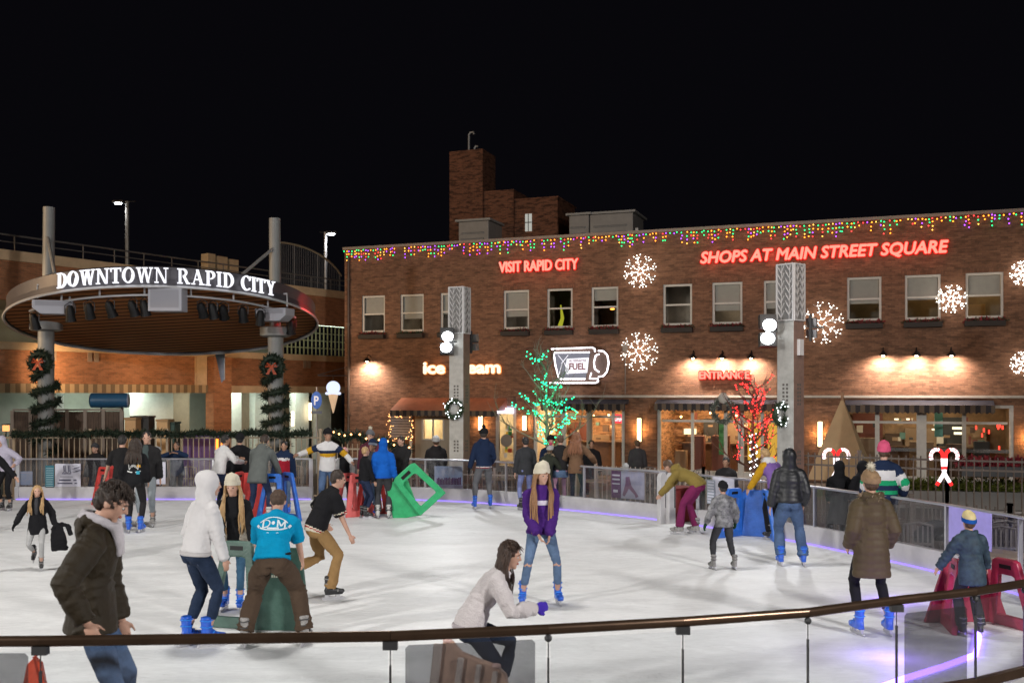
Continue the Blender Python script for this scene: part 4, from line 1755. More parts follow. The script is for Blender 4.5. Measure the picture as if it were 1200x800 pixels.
# arc angle covered by the lettering: from photo columns 68..325
RL = CR + .09
a_l, a_r = R(-37), R(39)
LH = .385
lm = EM('channel letter white', (.93, .93, 1), 1.35)
x = 0
for c in text:
    if c == ' ':
        x += .5
        continue
    polys, wd = GL[c]
    k = MB()
    for qi, pl_ in enumerate(polys):
        d0 = RL + .05 + .0012 * qi
        vv = []
        for rr_ in (RL, d0):
            for (px_, py_) in pl_:
                a = a_l + (a_r - a_l) * (x + px_) / tot
                vv.append(CL @ Vector((math.sin(a) * rr_, -math.cos(a) * rr_, .075 + py_ * LH)))
        k.add(vv, [(0, 1, 2, 3), (7, 6, 5, 4), (0, 4, 5, 1), (1, 5, 6, 2), (2, 6, 7, 3), (3, 7, 4, 0)])
    k.obj('letter_' + c.lower(), lm, cn)
    x += wd + .07
# red lamp washing the right end of the fascia
pr = CC + Vector((CR * .96, -CR * .12, .35))
spot('red_fascia_wash', (pr.x + .75, pr.y - .75, pr.z + .1), (pr.x - .1, pr.y, pr.z), 75, 80, (1, .05, .05), .03)
k = MB()
# ------------------------------------------------------------------ tall square pillars with floodlights
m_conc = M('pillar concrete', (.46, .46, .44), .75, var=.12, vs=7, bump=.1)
m_conc_side = M('pillar side concrete', (.25, .16, .13), .75, var=.15, vs=7, bump=.1)  # darker, warmer tone for one face of each pillar shaft
flood = EM('floodlight lens', (.93, .98, 1), 22)


def pillar(px, D, rot, side, name, label, labw, wpx, wy, boxy=None):
    b0 = at(px, 460, D)
    g = thing(name, label, 'pillar', (b0.x, D, PZ), rot, 'tall square floodlight pillars')
    H_ = 5.33 - PZ
    k = MB()
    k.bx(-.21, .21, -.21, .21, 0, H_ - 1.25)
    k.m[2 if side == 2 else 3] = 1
    k.obj('shaft', [m_conc, m_conc_side], g, bevel=.012)
    # pierced leaf panel top
    k = MB()
    k.bx(-.215, .215, -.215, .215, H_ - 1.25, H_)
    k.obj('cap_block', M('cap block', (.2, .2, .2), .7), g)
    k = MB()
    for a in range(4):
        m4 = Matrix.Rotation(PI / 2 * a, 4, 'Z')
        rr = random.Random(a)
        for zq in range(7):
            for sgn in (-1, 1):
                for xq in (-.1, .1):
                    z = H_ - 1.19 + zq * .165 + (.05 if xq > 0 else 0)
                    for t_ in range(3):
                        p0 = m4 @ Vector((xq + sgn * .028 * t_, -.222 - .002 * t_, z + .05 * t_ * (1 + .2 * sgn)))
                        p1 = m4 @ Vector((xq + sgn * .028 * (t_ + 1), -.222 - .002 * t_, z + .05 * (t_ + 1) + .012))
                        k.beam(p0, p1, .03 - .007 * t_, .012)
        for xq in (-.1, .1):
            k.beam(m4 @ Vector((xq, -.22, H_ - 1.24)), m4 @ Vector((xq + .02, -.22, H_)), .012)
        for e in (-.2, .2):
            k.beam(m4 @ Vector((e, -.225, H_ - 1.24)), m4 @ Vector((e, -.225, H_)), .03)
        k.beam(m4 @ Vector((-.21, -.228, H_ - .015)), m4 @ Vector((.21, -.228, H_ - .015)), .03)
        k.beam(m4 @ Vector((-.21, -.228, H_ - 1.24)), m4 @ Vector((.21, -.228, H_ - 1.24)), .03)
    k.obj('leaf_screen', M('pale leaf screen', (.62, .62, .63), .6), g)
    k = MB()
    for a in (0, 1, 3):
        m4 = Matrix.Rotation(PI / 2 * a, 4, 'Z')
        for (zz, n_) in ((2.75, 6), (1.45, 4)):
            for q in range(n_):
                for e in (-.045, .045):
                    k.box(m4 @ Vector((e, -.2125, zz + q * .085)), (.05, .006, .05), (0, 0, PI / 2 * a))
    k.obj('relief_mark', M('relief dark', (.13, .12, .11), .8), g)
    if boxy:
        k = MB()
        k.bx(-.08, .08, -.28, -.213, boxy - PZ, boxy - PZ + .35)
        k.obj('control_box', m_white, g)
    # wreath
    wz = EYE + (460 - wy) / F * D
    fr = Matrix.Rotation(rot, 3, 'Z') @ Vector((0, -1, 0))
    fc = Matrix.Rotation(rot, 3, 'Z') @ Vector((1, 0, 0))
    wx = at(wpx, wy, D - .25)
    wr = thing('wreath', labw, 'wreath', (wx.x, wx.y, wz), rot, 'small wreaths with white lights on the pillars')
    k = MB()
    ring = [(math.cos(a) * .22, 0, math.sin(a) * .22) for a in np.linspace(0, 2 * PI, 25)]
    needles(k, ring, .08, 420, .07, .014, 0, 4)
    k.tube(ring[:-1], .05, 6, closed=True)
    k.obj('greenery', m_leaf, wr)
    k = MB()
    rr = random.Random(8)
    bulbs(k, [(math.cos(a) * .22 + rr.gauss(0, .04), -.08, math.sin(a) * .22 + rr.gauss(0, .04)) for a in np.linspace(0, 2 * PI, 22)], .016)
    tag(k.obj('bulbs', EM('bulb cold', (.9, .95, 1), 6, 'NONE'), wr), None, kind='stuff')
    return g


def floodlight(px, py, D, off, label, lit=True, aim=(0, 12, 0), power=900, rz=0):
    p = at(px, py, D)
    g = thing('floodlight', label, 'floodlight', p, rz, 'floodlights on the pillars')
    k = MB()
    k.beam((off, .1, 0), (0, .1, 0), .04)
    k.beam((0, .1, -.3), (0, .1, .3), .05)
    k.obj('bracket', m_dark, g)
    q_ = 1.0 if lit else .62
    for zz in (.2 * q_, -.2 * q_):
        k = MB()
        k.box((0, -.03, zz), (.36 * q_, .18 * q_, .3 * q_), (R(-12), 0, 0))
        h = k.obj('lamp_housing', m_dark if lit else m_steel, g)
        k = MB()
        k.ell((.02 if zz > 0 else -.02, -.13 * q_, zz * .72 - .02), (.15 * q_, .06, .13 * q_), n=16, m=10)
        k.obj('lamp_lens', flood if lit else M('unlit lens', (.5, .5, .52), .15, metal=.5), h)
    if lit:
        spot('rink_flood', (p.x, p.y - .35, p.z), aim, power, 150, (.97, .98, 1), .22, .5)
    return g


PD1, PD2 = 26.8, 22.0
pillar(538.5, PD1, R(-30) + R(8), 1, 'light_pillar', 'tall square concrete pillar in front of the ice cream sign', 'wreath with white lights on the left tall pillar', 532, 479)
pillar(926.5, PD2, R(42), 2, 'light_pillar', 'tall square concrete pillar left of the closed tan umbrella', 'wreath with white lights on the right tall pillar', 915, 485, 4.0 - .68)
floodlight(524, 400, PD1 - .3, .25, 'blazing twin floodlight on the left tall pillar', True, (-6, 12, 0), 520, R(0))
floodlight(899, 388, PD2 - .3, .25, 'blazing twin floodlight on the right tall pillar', True, (-3, 11, 0), 480, R(0))
floodlight(555, 401, PD1 + .2, -.25, 'unlit steel floodlight on the right side of the left tall pillar', False, rz=R(140))
floodlight(951, 384, PD2 + .2, -.3, 'unlit dark floodlight on the right side of the right tall pillar', False, rz=R(150))
# ------------------------------------------------------------------ rink boards
m_kick = M('white dasher plastic', (.5, .49, .5), .45, var=.1, vs=3)
m_alu = M('aluminium rail', (.62, .62, .66), .3, metal=.7, var=.05)
m_bglass = glass_mat('rink glass', (.66, .66, .7), .04, dirt=.10, dirtcol=(.3, .3, .34))
m_nglass = glass_mat('near rink glass', (.93, .95, .96), .02, dirt=.035)
m_led = EM('violet led', (.32, .22, 1), 1.7)
KZ, TZ = .30, .95


def path_between(p, q, dense):
    """part of the dense path nearest p to nearest q"""
    i = min(range(len(dense)), key=lambda a: (dense[a] - Vector(p)).length)
    j = min(range(len(dense)), key=lambda a: (dense[a] - Vector(q)).length)
    return dense[i:j + 1]


dense = catmull([(x, y, 0) for x, y in RINK], 40, True)


def resample(pts, step):
    L_ = [0]
    for i in range(1, len(pts)):
        L_.append(L_[-1] + (pts[i] - pts[i - 1]).length)
    n = max(1, round(L_[-1] / step))
    out = []
    for k_ in range(n + 1):
        d = L_[-1] * k_ / n
        i = 0
        while i < len(L_) - 2 and L_[i + 1] < d:
            i += 1
        f = (d - L_[i]) / max(1e-6, L_[i + 1] - L_[i])
        out.append(pts[i].lerp(pts[i + 1], f))
    return out


def boards(p, q, step, label, ledge=True):
    pts = resample(path_between(p, q, dense), step)
    base = pts[0].copy()
    g = thing('rink_board', label, 'rink barrier', base, 0, 'glass rink boards round the far side')
    pp = [a - base for a in pts]
    cen_ = Vector((-4, 14.5, 0)) - base
    k = MB()
    fine = [a - base for a in path_between(p, q, dense)][::4] + [pts[-1] - base]
    outw = []
    for i, a in enumerate(fine):
        t = (fine[min(i + 1, len(fine) - 1)] - fine[max(i - 1, 0)]).normalized()
        nn = Vector((-t.y, t.x, 0))
        if nn.dot(a - cen_) < 0:
            nn = -nn
        outw.append(nn)
    for i in range(len(fine) - 1):
        a, b_, na, nb = fine[i], fine[i + 1], outw[i], outw[i + 1]
        up = Vector((0, 0, KZ))
        k.add([a, b_, b_ + nb * .12, a + na * .12, a + up, b_ + up, b_ + up + nb * .12, a + up + na * .12],
              [(0, 1, 5, 4), (4, 5, 6, 7), (2, 3, 7, 6)])
    k.obj('kick_board', m_kick, g, smooth='auto')
    k = MB()
    top = [a + Vector((0, 0, TZ)) + n_ * .06 for a, n_ in zip(fine, outw)]
    k.tube(top, .035, 8, b=.022, side=(0, 0, 1) if False else None)
    k.obj('top_rail', m_alu, g, smooth='auto')
    k = MB()
    k.tube([a + Vector((0, 0, .015)) - n_ * .03 for a, n_ in zip(fine, outw)], .012, 6)
    k.obj('led_strip', m_led, g)
    for i in range(len(pp) - 1):
        a, b_ = pp[i], pp[i + 1]
        t = (b_ - a).normalized()
        nn = Vector((-t.y, t.x, 0))
        if nn.dot(a - cen_) < 0:
            nn = -nn
        nn = nn * .06
        k = MB()
        k.add([a + nn + t * .02 + Vector((0, 0, KZ)), b_ + nn - t * .02 + Vector((0, 0, KZ)), b_ + nn - t * .02 + Vector((0, 0, TZ - .01)), a + nn + t * .02 + Vector((0, 0, TZ - .01))], [(0, 1, 2, 3)])
        k.obj('glass_pane', m_bglass, g)
    for i, a in enumerate(pp):
        j = min(i, len(pp) - 2)
        t = (pp[j + 1] - pp[j]).normalized()
        nn = Vector((-t.y, t.x, 0))
        if nn.dot(a - cen_) < 0:
            nn = -nn
        k = MB()
        ends = i in (0, len(pp) - 1)
        w_ = .09 if ends else .035
        k.box(a + nn * .06 + Vector((0, 0, (KZ + TZ) / 2)), (w_, .05, TZ - KZ), (0, 0, math.atan2(t.y, t.x)))
        if ends:
            k.box(a + nn * .06 + Vector((0, 0, KZ / 2)), (w_, .15, KZ), (0, 0, math.atan2(t.y, t.x)))
        k.obj('post', m_alu, g)
    return g


boards((-17, 23.3, 0), (-12.8, 23.3, 0), 2.0, 'short glass rink board at the far left edge')
boards((-11.6, 23.3, 0), (-4.67, 23.3, 0), 2.3, 'far left glass rink board with the skate poster')
boards((-4.05, 23.3, 0), (2.95, 19.45, 0), 1.9, 'middle glass rink board below the left tall pillar')
boards((3.45, 18.75, 0), (6.25, 11.0, 0), 1.5, 'curved glass rink board on the right side')
# gate posts: white rounded panels by the entrance at photo column 780
for x, l in ((775.5, 'white upright gate panel at the rink opening, left one'), (786, 'white upright gate panel at the rink opening, right one')):
    p = gnd(x, 613)
    g = thing('gate_panel', l, 'gate', (p.x, p.y, 0), R(35), 'white gate panels at the rink opening')
    k = MB()
    k.prism([(-.085, 0), (.085, 0), (.085, .88), (.05, .95), (0, .98), (-.05, .95), (-.085, .88)], -.05, .05)
    k.obj('panel', m_kick, g, bevel=.01)
    k = MB()
    k.bx(.045, .065, -.06, -.0505, .3, .8)
    k.obj('strap', m_dark, g)
p = gnd(799, 612)
g = thing('red_box', 'dark red box standing in the rink opening beside the gate panels', 'box', (p.x, p.y + .3, 0), R(35))
k = MB()
k.bx(-.28, .28, -.2, .2, 0, .62)
k.obj('body', M('dark red plastic', (.22, .03, .03), .5, var=.2), g, bevel=.02)
k = MB()
k.bx(-.3, .3, -.22, .22, .621, .66)
k.obj('lid', M('dark red lid', (.17, .025, .025), .5), g)

# posters stuck on the glass
def poster(x0, x1, y0, y1, D, rz, mats, build, label):
    a, b_ = at(x0, y1, D), at(x1, y0, D)
    g = thing('poster', label, 'poster', ((a.x + b_.x) / 2, D, a.z), rz)
    W_ = (b_.x - a.x) / max(.3, math.cos(rz))
    H_ = b_.z - a.z
    k = MB()
    k.bx(-W_ / 2, W_ / 2, 0, .006, 0, H_)
    k.obj('sheet', mats[0], g)
    if build:
        build(g, W_, H_, mats)
    return g


def lines(g, W_, H_, mats, rows, x0=.12, x1=.88, mi=1, nm='print_line'):
    k = MB()
    for i, (z, h, f0, f1) in enumerate(rows):
        k.bx(-W_ / 2 + W_ * f0, -W_ / 2 + W_ * f1, -.004, -.0005, H_ * z, H_ * (z + h))
    k.obj(nm, mats[mi], g)


m_paper = M('poster paper', (.62, .62, .72), .6, var=.05)
m_ink = M('poster ink', (.1, .1, .16), .6)
m_teal = M('poster teal', (.03, .15, .2), .6)
m_blue = M('poster sky blue', (.35, .5, .75), .5, col2=(.6, .62, .7), vs=5)
m_purp = M('poster purple', (.16, .05, .16), .6, var=.3, vs=8)


def skates_art(g, W_, H_, mats):
    k = MB()
    for ox in (-.16, .02):
        k.tube([(W_ * (ox + .0), -.004, H_ * .92), (W_ * (ox + .02), -.004, H_ * .66), (W_ * (ox - .06), -.004, H_ * .57), (W_ * (ox + .1), -.004, H_ * .57)], .012, 4)
        k.tube([(W_ * (ox + .06), -.004, H_ * .92), (W_ * (ox + .07), -.004, H_ * .66), (W_ * (ox + .12), -.004, H_ * .6)], .008, 4)
    for q in range(14):
        z = H_ * (.6 + .3 * random.random())
        x = W_ * (.15 + .25 * random.random())
        k.tube([(x, -.004, z), (x + .12, -.004, z + .02)], .004, 3)
    k.obj('skate_drawing', mats[1], g)
    lines(g, W_, H_, mats, [(.25, .07, .15, .62), (.25, .07, .72, .84), (.12, .06, .1, .68), (.12, .06, .76, .86), (.42, .02, .2, .7)])


D1 = 23.3
poster(64.5, 94.5, 543, 570, D1, 0, [m_paper, m_ink], skates_art, 'pale poster with drawn ice skates and two print lines on the far left board')
poster(53, 63.5, 545, 571, D1, 0, [m_teal, M('teal print', (.3, .45, .5), .6)], lambda g, W_, H_, m: lines(g, W_, H_, m, [(i * .1 + .05, .03, .1, .9) for i in range(9)]), 'narrow dark teal notice left of the skate poster')
poster(19.5, 38, 552, 568, D1 + .1, 0, [m_blue, m_paper], lambda g, W_, H_, m: lines(g, W_, H_, m, [(.85, .08, .0, 1)]), 'small blue notice by the far left board end')
poster(176, 194, 541, 567, D1, 0, [m_paper, M('faint print', (.4, .4, .5), .6)], lambda g, W_, H_, m: lines(g, W_, H_, m, [(.7, .012, .05, .95), (.4, .012, .05, .95), (.2, .012, .05, .6)]), 'plain pale notice behind the skater in the black jacket')


def crowd_art(g, W_, H_, mats):
    k = MB()
    for q in range(16):
        x = -W_ / 2 + W_ * (.08 + .055 * q)
        k.bx(x, x + .03, -.004, -.0005, H_ * .22, H_ * (.45 + .1 * random.random()))
    k.obj('crowd_print', m_purp, g)
    k = MB()
    k.bx(-W_ / 2, W_ / 2, -.003, -.0004, 0, H_ * .2)
    k.obj('ice_print', M('poster mauve', (.4, .36, .5), .6), g)


DP2 = 22.35
poster(509, 542, 546, 574, 23.06, R(-4), [m_blue, m_ink], crowd_art, 'sky blue photo poster of skaters under the left tall pillar')
pc = at(737, 560, 20.3)


def dancer_art(g, W_, H_, mats):
    k = MB()
    k.bx(-W_ / 2, -W_ * .2, -.003, -.0004, 0, H_)
    k.obj('side_band', m_purp, g)
    k = MB()
    k.tube([(0, -.004, H_ * .8), (.02, -.004, H_ * .55), (-.1, -.004, H_ * .1)], [.05, .07, .03], 6, b=.004)
    k.tube([(.02, -.004, H_ * .5), (.2, -.004, H_ * .2), (.24, -.004, H_ * .08)], [.05, .03, .04], 6, b=.004)
    k.obj('figure_print', M('poster plum', (.25, .12, .2), .6), g)
    lines(g, W_, H_, mats, [(.8, .06, .03, .26), (.65, .06, .03, .26), (.5, .04, .03, .26), (.2, .1, .06, .2)])


poster(718, 753, 552, 584, 20.75, R(-41), [M('poster lilac', (.5, .5, .62), .6, var=.15, vs=5), M('poster white', (.75, .75, .8), .6)], dancer_art, 'purple edged poster with printed skating figures left of the gate panels')
poster(838, 857, 559, 588, 18.05, R(-58), [m_paper, m_ink], lambda g, W_, H_, m: lines(g, W_, H_, m, [(.3, .4, .45, .5), (.1, .03, .2, .8), (.8, .03, .3, .7)]), 'white notice on the curved board behind the child in camouflage')
poster(829.5, 836.5, 562, 590, 18.3, R(-58), [M('poster slate', (.3, .34, .4), .6), m_paper], lambda g, W_, H_, m: lines(g, W_, H_, m, [(i * .12 + .05, .05, .1, .9) for i in range(8)]), 'narrow slate notice beside the white one on the curved board')
poster(1124, 1148, 597, 640, 12.95, R(-80), [M('poster violet', (.36, .32, .7), .6, var=.1), m_paper], None, 'violet notice on the curved board behind the child with the knitted hat')

# ------------------------------------------------------------------ near railing
NEAR = [(-9, 6.0), (-5, 5.98), (-2.85, 6.02), (-.75, 6.14), (.23, 6.32), (1.12, 6.53), (2.02, 6.80), (2.78, 7.2), (3.5, 7.52), (4.04, 7.85), (4.9, 8.6), (5.6, 9.5), (6.15, 10.6)]
NP = [Vector((x, y, 0)) for x, y in NEAR]
g = thing('near_railing', 'bronze capped glass railing of the rink in front of the camera', 'railing', (0, 6.3, 0))
off = Vector((0, -6.3, 0))
RZ = 1.0
m_bronze = M('bronze rail', (.10, .062, .04), .28, metal=.75, var=.2, vs=3)
NPs = NP[:-1]
for i in range(len(NP) - 1):
    k = MB()
    a, b_ = NP[i] + off + Vector((0, 0, RZ)), NP[i + 1] + off + Vector((0, 0, RZ))
    k.tube([a, b_], .034, 10, b=.024, side=(0, 0, 1))
    k.obj('hand_rail', m_bronze, g, smooth='auto')
    k = MB()
    t = (b_ - a).normalized()
    za, zb_ = Vector((0, 0, .33 - RZ)), Vector((0, 0, .94 - RZ))
    k.add([a + t * .015 + za, b_ - t * .015 + za, b_ - t * .015 + zb_, a + t * .015 + zb_], [(0, 1, 2, 3)])
    k.obj('glass_pane', m_nglass, g)
    k = MB()
    k.beam(a + Vector((0, 0, .31 - RZ)), b_ + Vector((0, 0, .31 - RZ)), .05, .07)
    k.obj('sill', m_bronze, g)
    k = MB()
    k.beam(a + Vector((0, 0, .14 - RZ)), b_ + Vector((0, 0, .14 - RZ)), .28, .06)
    k.obj('kick_board', m_kick, g)
m_ball = M('bronze fitting', (.16, .11, .06), .35, metal=.8)
for i in range(1, len(NP) - 1):
    a = NP[i] + off
    k = MB()
    if i in (2, 3, 5, 7):
        k.box(a + Vector((0, -.0, RZ - .055)), (.09, .05, .05))
    else:
        k.ell(a + Vector((0, 0, RZ - .055)), .025, n=10, m=8)
    k.tube([a + Vector((0, 0, RZ - .05)), a + Vector((0, 0, .82))], .004, 5)
    k.box(a + Vector((0, 0, .57)), (.013, .02, .5))
    k.obj('post', m_dark, g)
# grey film sheets on the near glass
m_film = glass_mat('grey poster back', (.68, .68, .69), .0, dirt=.2, dirtcol=(.08, .08, .085))
for (x0, x1, y0, i, l) in ((475, 627, 752, 3, 'grey backed poster on the near glass in front of the girl in white fleece'), (-20, 33, 765, 1, 'grey backed poster on the near glass at the bottom left corner'),
                           (1060, 1133, 714, 7, 'grey backed poster on the near glass at the bottom right')):
    a, b_ = NP[i], NP[i + 1]
    t = (b_ - a).normalized()
    nn = Vector((t.y, -t.x, 0)) * .012

    def onseg(px, py):
        d = Vector(((px - 600) / F, 1, (YH - py) / F))
        nr = Vector((t.y, -t.x, 0))
        tt = (a + nn - Vector((0, 0, EYE))).dot(nr) / d.dot(nr)
        return Vector((0, 0, EYE)) + d * tt
    p0, p1 = onseg(x0, y0), onseg(x1, y0)
    zt = (p0.z + p1.z) / 2
    ln = (Vector((p1.x, p1.y, 0)) - Vector((p0.x, p0.y, 0))).length
    gp = thing('poster', l, 'poster', (p0.x, p0.y, .36), math.atan2(t.y, t.x), 'grey backed posters on the near glass')
    k = MB()
    k.prism([(0, 0), (ln, 0), (ln, zt - .36 - .02), (ln - .02, zt - .36), (.02, zt - .36), (0, zt - .38)], -.002, .002)
    k.obj('sheet', m_film, gp)
# glowing strip on the ice standing in for the led's reflection in the glass
k = MB()
m_led2 = EM('violet led reflection', (.26, .14, 1), 9)
k.tube([gnd(1010, 815) + Vector((0, 0, .02)), gnd(1060, 797) + Vector((0, 0, .02)), gnd(1105, 783) + Vector((0, 0, .02)), gnd(1143, 769) + Vector((0, 0, .02)), gnd(1147, 752) + Vector((0, 0, .02)), gnd(1148, 738) + Vector((0, 0, .02))], .026, 6)
tag(k.obj('led_reflection', m_led2), 'violet glowing reflection stand-in on the ice at the bottom right corner', 'reflection stand-in')
# ------------------------------------------------------------------ fences behind the rink
def picket_fence(pts, ztop, zbot, gap, r, mat_, label, posts=2.0, rails=(.95, .12), mid=None, name='picket_fence', tips=.06):
    base = Vector((pts[0][0], pts[0][1], PZ))
    g = thing(name, label, 'fence', base)
    pp = [Vector((a[0], a[1], 0)) for a in pts]
    k, kp, kr = MB(), MB(), MB()
    for i in range(len(pp) - 1):
        a, b_ = pp[i], pp[i + 1]
        L_ = (b_ - a).length
        for z in [zbot + (ztop - zbot) * f for f in rails]:
            kr.beam(a - base + Vector((0, 0, z)), b_ - base + Vector((0, 0, z)), .03, .04)
        n = int(L_ / gap)
        for q in range(n):
            c = a.lerp(b_, (q + .5) / n)
            k.beam(Vector((c.x, c.y, zbot)) - base, Vector((c.x, c.y, ztop + tips)) - base, r * 2)
        n = max(1, round(L_ / posts))
        for q in range(n + 1):
            c = a.lerp(b_, q / n)
            kp = MB()
            kp.beam(Vector((c.x, c.y, PZ)) - base, Vector((c.x, c.y, ztop + .1)) - base, .06)
            kp.box(Vector((c.x, c.y, ztop + .12)) - base, (.08, .08, .04))
            kp.obj('post', mat_, g)
    kr.obj('rail', mat_, g)
    tag(k.obj('pickets', mat_, g), None, kind='stuff')
    return g


m_tan = M('tan fence metal', (.36, .28, .19), .5, var=.1)
m_dkf = M('dark fence metal', (.10, .075, .06), .45, var=.2)
m_wht = M('pale fence metal', (.42, .36, .31), .5, var=.08)
picket_fence([(-17, 26), (-5.0, 26)], 1.42, -.4, .14, .011, m_tan, 'tan picket fence behind the far left rink board')
picket_fence([(-5.0, 25.9), (-2.6, 25.6)], 1.12, -.4, .13, .010, m_tan, 'low tan picket fence left of the brick corner')
picket_fence([(-2.5, 26.2), (1.6, 25.2)], .42, -.4, .13, .010, m_wht, 'pale low picket fence below the ice cream shop')
picket_fence([(2.05, 24.5), (4.4, 22.9), (5.6, 22.2)], .66, -.4, .125, .011, m_wht, 'pale picket fence in front of the cafe tables')
picket_fence([(6.0, 22.4), (9.0, 20.6), (13.4, 18.7)], 1.12, -.35, .145, .011, m_dkf, 'tall dark picket fence in front of the right shop windows', rails=(.99, .86, .12))
picket_fence([(6.2, 19.6), (8.3, 16.6), (9.6, 13.6)], .52, -.4, .16, .012, m_dkf, 'lower dark picket fence behind the curved board', posts=1.65)

# garlands
m_garl = M('garland green', (.014, .028, .014), .7, var=.5, vs=25)


def garland(pts, r, label, dens=260, bulb=False):
    pts = [Vector(p) for p in pts]
    base = pts[0].copy()
    g = thing('garland', label, 'garland', base)
    pl_ = catmull([p - base for p in pts], 6)
    k = MB()
    k.tube(pl_, r * .4, 6)
    needles(k, pl_, r, dens, r * 1.1, .016, 0, 3)
    k.obj('greenery', m_garl, g)
    if bulb:
        k = MB()
        bulbs(k, [pl_[int(i)] + Vector((0, -r, .05)) for i in np.linspace(0, len(pl_) - 1, 12)], .03)
        tag(k.obj('bulbs', EM('bulb amber white', (1, .45, .15), 7, 'NONE'), g), None, kind='stuff')
    return g


garland([at(x, 506 + 3.0 * abs(math.sin(x / 19.)), 25.9) for x in range(14, 440, 14) if x < 365], .10, 'dark green garland along the top of the far left fence', 520)
garland([at(x, y, 25.6) for x, y in ((392, 508), (405, 512), (420, 510), (435, 518), (450, 517), (465, 524), (480, 526))], .13, 'dark green garland with small amber lights in front of the brick corner', 600, True)
for (xl, D_, l1, l2, tops) in ((54, CD - .6, 'dark green garland spiralling up the left canopy column', 'green wreath with an orange bow on the left canopy column', (425, 530)), (323, CD - .6, 'dark green garland spiralling up the right canopy column', 'green wreath with an orange bow on the right canopy column', (430, 525))):
    c = at(xl, 460, D_)
    pts = []
    z0 = EYE + (460 - tops[1]) / F * D_
    z1 = EYE + (460 - tops[0] - 12) / F * D_
    n = 56
    turns = 5
    for i in range(n):
        a = 2 * PI * turns * i / n - 1.0
        pts.append((c.x + math.cos(a) * .31, D_ + math.sin(a) * .31, z0 + (z1 - z0) * i / n))
    garland(pts, .13, l1, 330)
    wz = EYE + (460 - tops[0]) / F * D_
    g = thing('wreath', l2, 'wreath', (c.x, D_ - .38, wz), 0, 'large wreaths on the canopy columns')
    k = MB()
    ring = [(math.cos(a) * .26, 0, math.sin(a) * .26) for a in np.linspace(0, 2 * PI, 29)]
    k.tube(ring[:-1], .07, 6, closed=True)
    needles(k, ring, .13, 520, .11, .02, 0, 4)
    k.obj('greenery', m_garl, g)
    k = MB()
    mo = M('orange ribbon', (.42, .07, .025), .6)
    k.tube([(0, -.12, 0), (-.12, -.14, .1), (-.16, -.14, 0), (0, -.12, 0)], .03, 5)
    k.tube([(0, -.12, 0), (.12, -.14, .1), (.16, -.14, 0), (0, -.12, 0)], .03, 5)
    k.prism([(0, .03), (-.16, -.22), (-.06, -.22), (0, -.05), (.06, -.22), (.16, -.22)], -.14, -.12)
    k.obj('bow', mo, g)

# ------------------------------------------------------------------ things behind the left fence
g = thing('slatted_screen', 'dark slatted privacy screen with pale posts left of the blue drum', 'screen', (at(15, 460, 29.6).x, 29.6, PZ))
x0, x1 = 0, at(143, 460, 29.6).x - at(15, 460, 29.6).x
zt, zb_ = EYE - 21 / F * 29.6 - PZ, 0
k = MB()
x = 0
while x < x1:
    k.bx(x, x + .068, 0, .03, zb_, zt - .03)
    x += .075
tag(k.obj('slat', M('slat brown', (.13, .085, .06), .7, var=.2), g), None, kind='stuff')
for i in range(7):
    k = MB()
    x = x1 * i / 6
    k.bx(x - .05, x + .05, -.05, -.002, zb_, zt)
    k.obj('post', M('screen post', (.34, .27, .22), .6), g)
k = MB()
k.bx(0, x1, -.03, .05, zt + .001, zt + .05)
k.obj('top_rail', MATS['screen post'], g)
pb = at(131, 469, 30.2)
g = thing('blue_drum', 'horizontal dark blue drum with a grey end hanging over the slatted screen', 'drum', pb, R(12))
k = MB()
k.tube([(-.62, 0, 0), (-.58, 0, 0), (.42, 0, 0), (.46, 0, 0)], [.17, .22, .22, .21], 20)
k.obj('body', M('drum blue', (.03, .12, .24), .4, var=.1), g, smooth='auto')
k = MB()
k.tube([(.461, 0, 0), (.5, 0, 0)], [.215, .2], 20)
k.obj('end_cap', M('drum end', (.3, .33, .42), .5), g, smooth='auto')
k = MB()
for x in (-.3, .3):
    k.tube([(x, 0, -.2), (x, 0, -2.5)], .03, 6)
k.obj('stand', m_dark, g)
for (x0, x1, y0, y1, D_, l, c) in ((157, 178, 487, 510, 28.5, 'dark equipment crate right of the blue drum', (.03, .03, .03)), (150, 163, 489, 505, 28.1, 'tan lit box at the left of the dark crate', (.5, .32, .16)),
                                   (187, 200, 491, 506, 28.1, 'tan box with a dark latch right of the crate', (.55, .36, .18)), (200, 208, 494, 506, 28.3, 'small green bin right of the tan box', (.05, .1, .08))):
    a, b_ = at(x0, y1, D_), at(x1, y0, D_)
    g = thing('storage_crate', l, 'crate', ((a.x + b_.x) / 2, D_, PZ))
    W_, H_ = b_.x - a.x, b_.z - PZ
    k = MB()
    k.bx(-W_ / 2, W_ / 2, -.25, .25, 0, H_ - .06)
    k.obj('body', M('crate %.2f %.2f' % c[:2], c, .6, var=.15, vs=4), g, bevel=.015)
    k = MB()
    k.bx(-W_ / 2 - .02, W_ / 2 + .02, -.27, .27, H_ - .058, H_)
    k.obj('lid', M('crate lid %.2f' % c[0], tuple(v * .7 for v in c), .6), g, bevel=.01)
a, b_ = at(226, 530, 27.3), at(252, 507, 27.3)
g = thing('purple_counter', 'purple counter with small goods behind the fence', 'counter', ((a.x + b_.x) / 2, 27.3, PZ))
k = MB()
W_ = b_.x - a.x + .5
k.bx(-W_ / 2, W_ / 2, -.1, .5, 0, b_.z - PZ - .05)
k.obj('front_panel', M('counter purple', (.12, .06, .2), .6, var=.2), g)
k = MB()
k.bx(-W_ / 2 - .05, W_ / 2 + .05, -.15, .55, b_.z - PZ - .048, b_.z - PZ)
k.obj('worktop', M('counter top', (.3, .26, .22), .5), g)
a = at(257.5, 530, 27.0)
g = thing('orange_heater', 'orange glowing upright lamp behind the fence beside the purple counter', 'lamp', (a.x, 27.0, PZ))
k = MB()
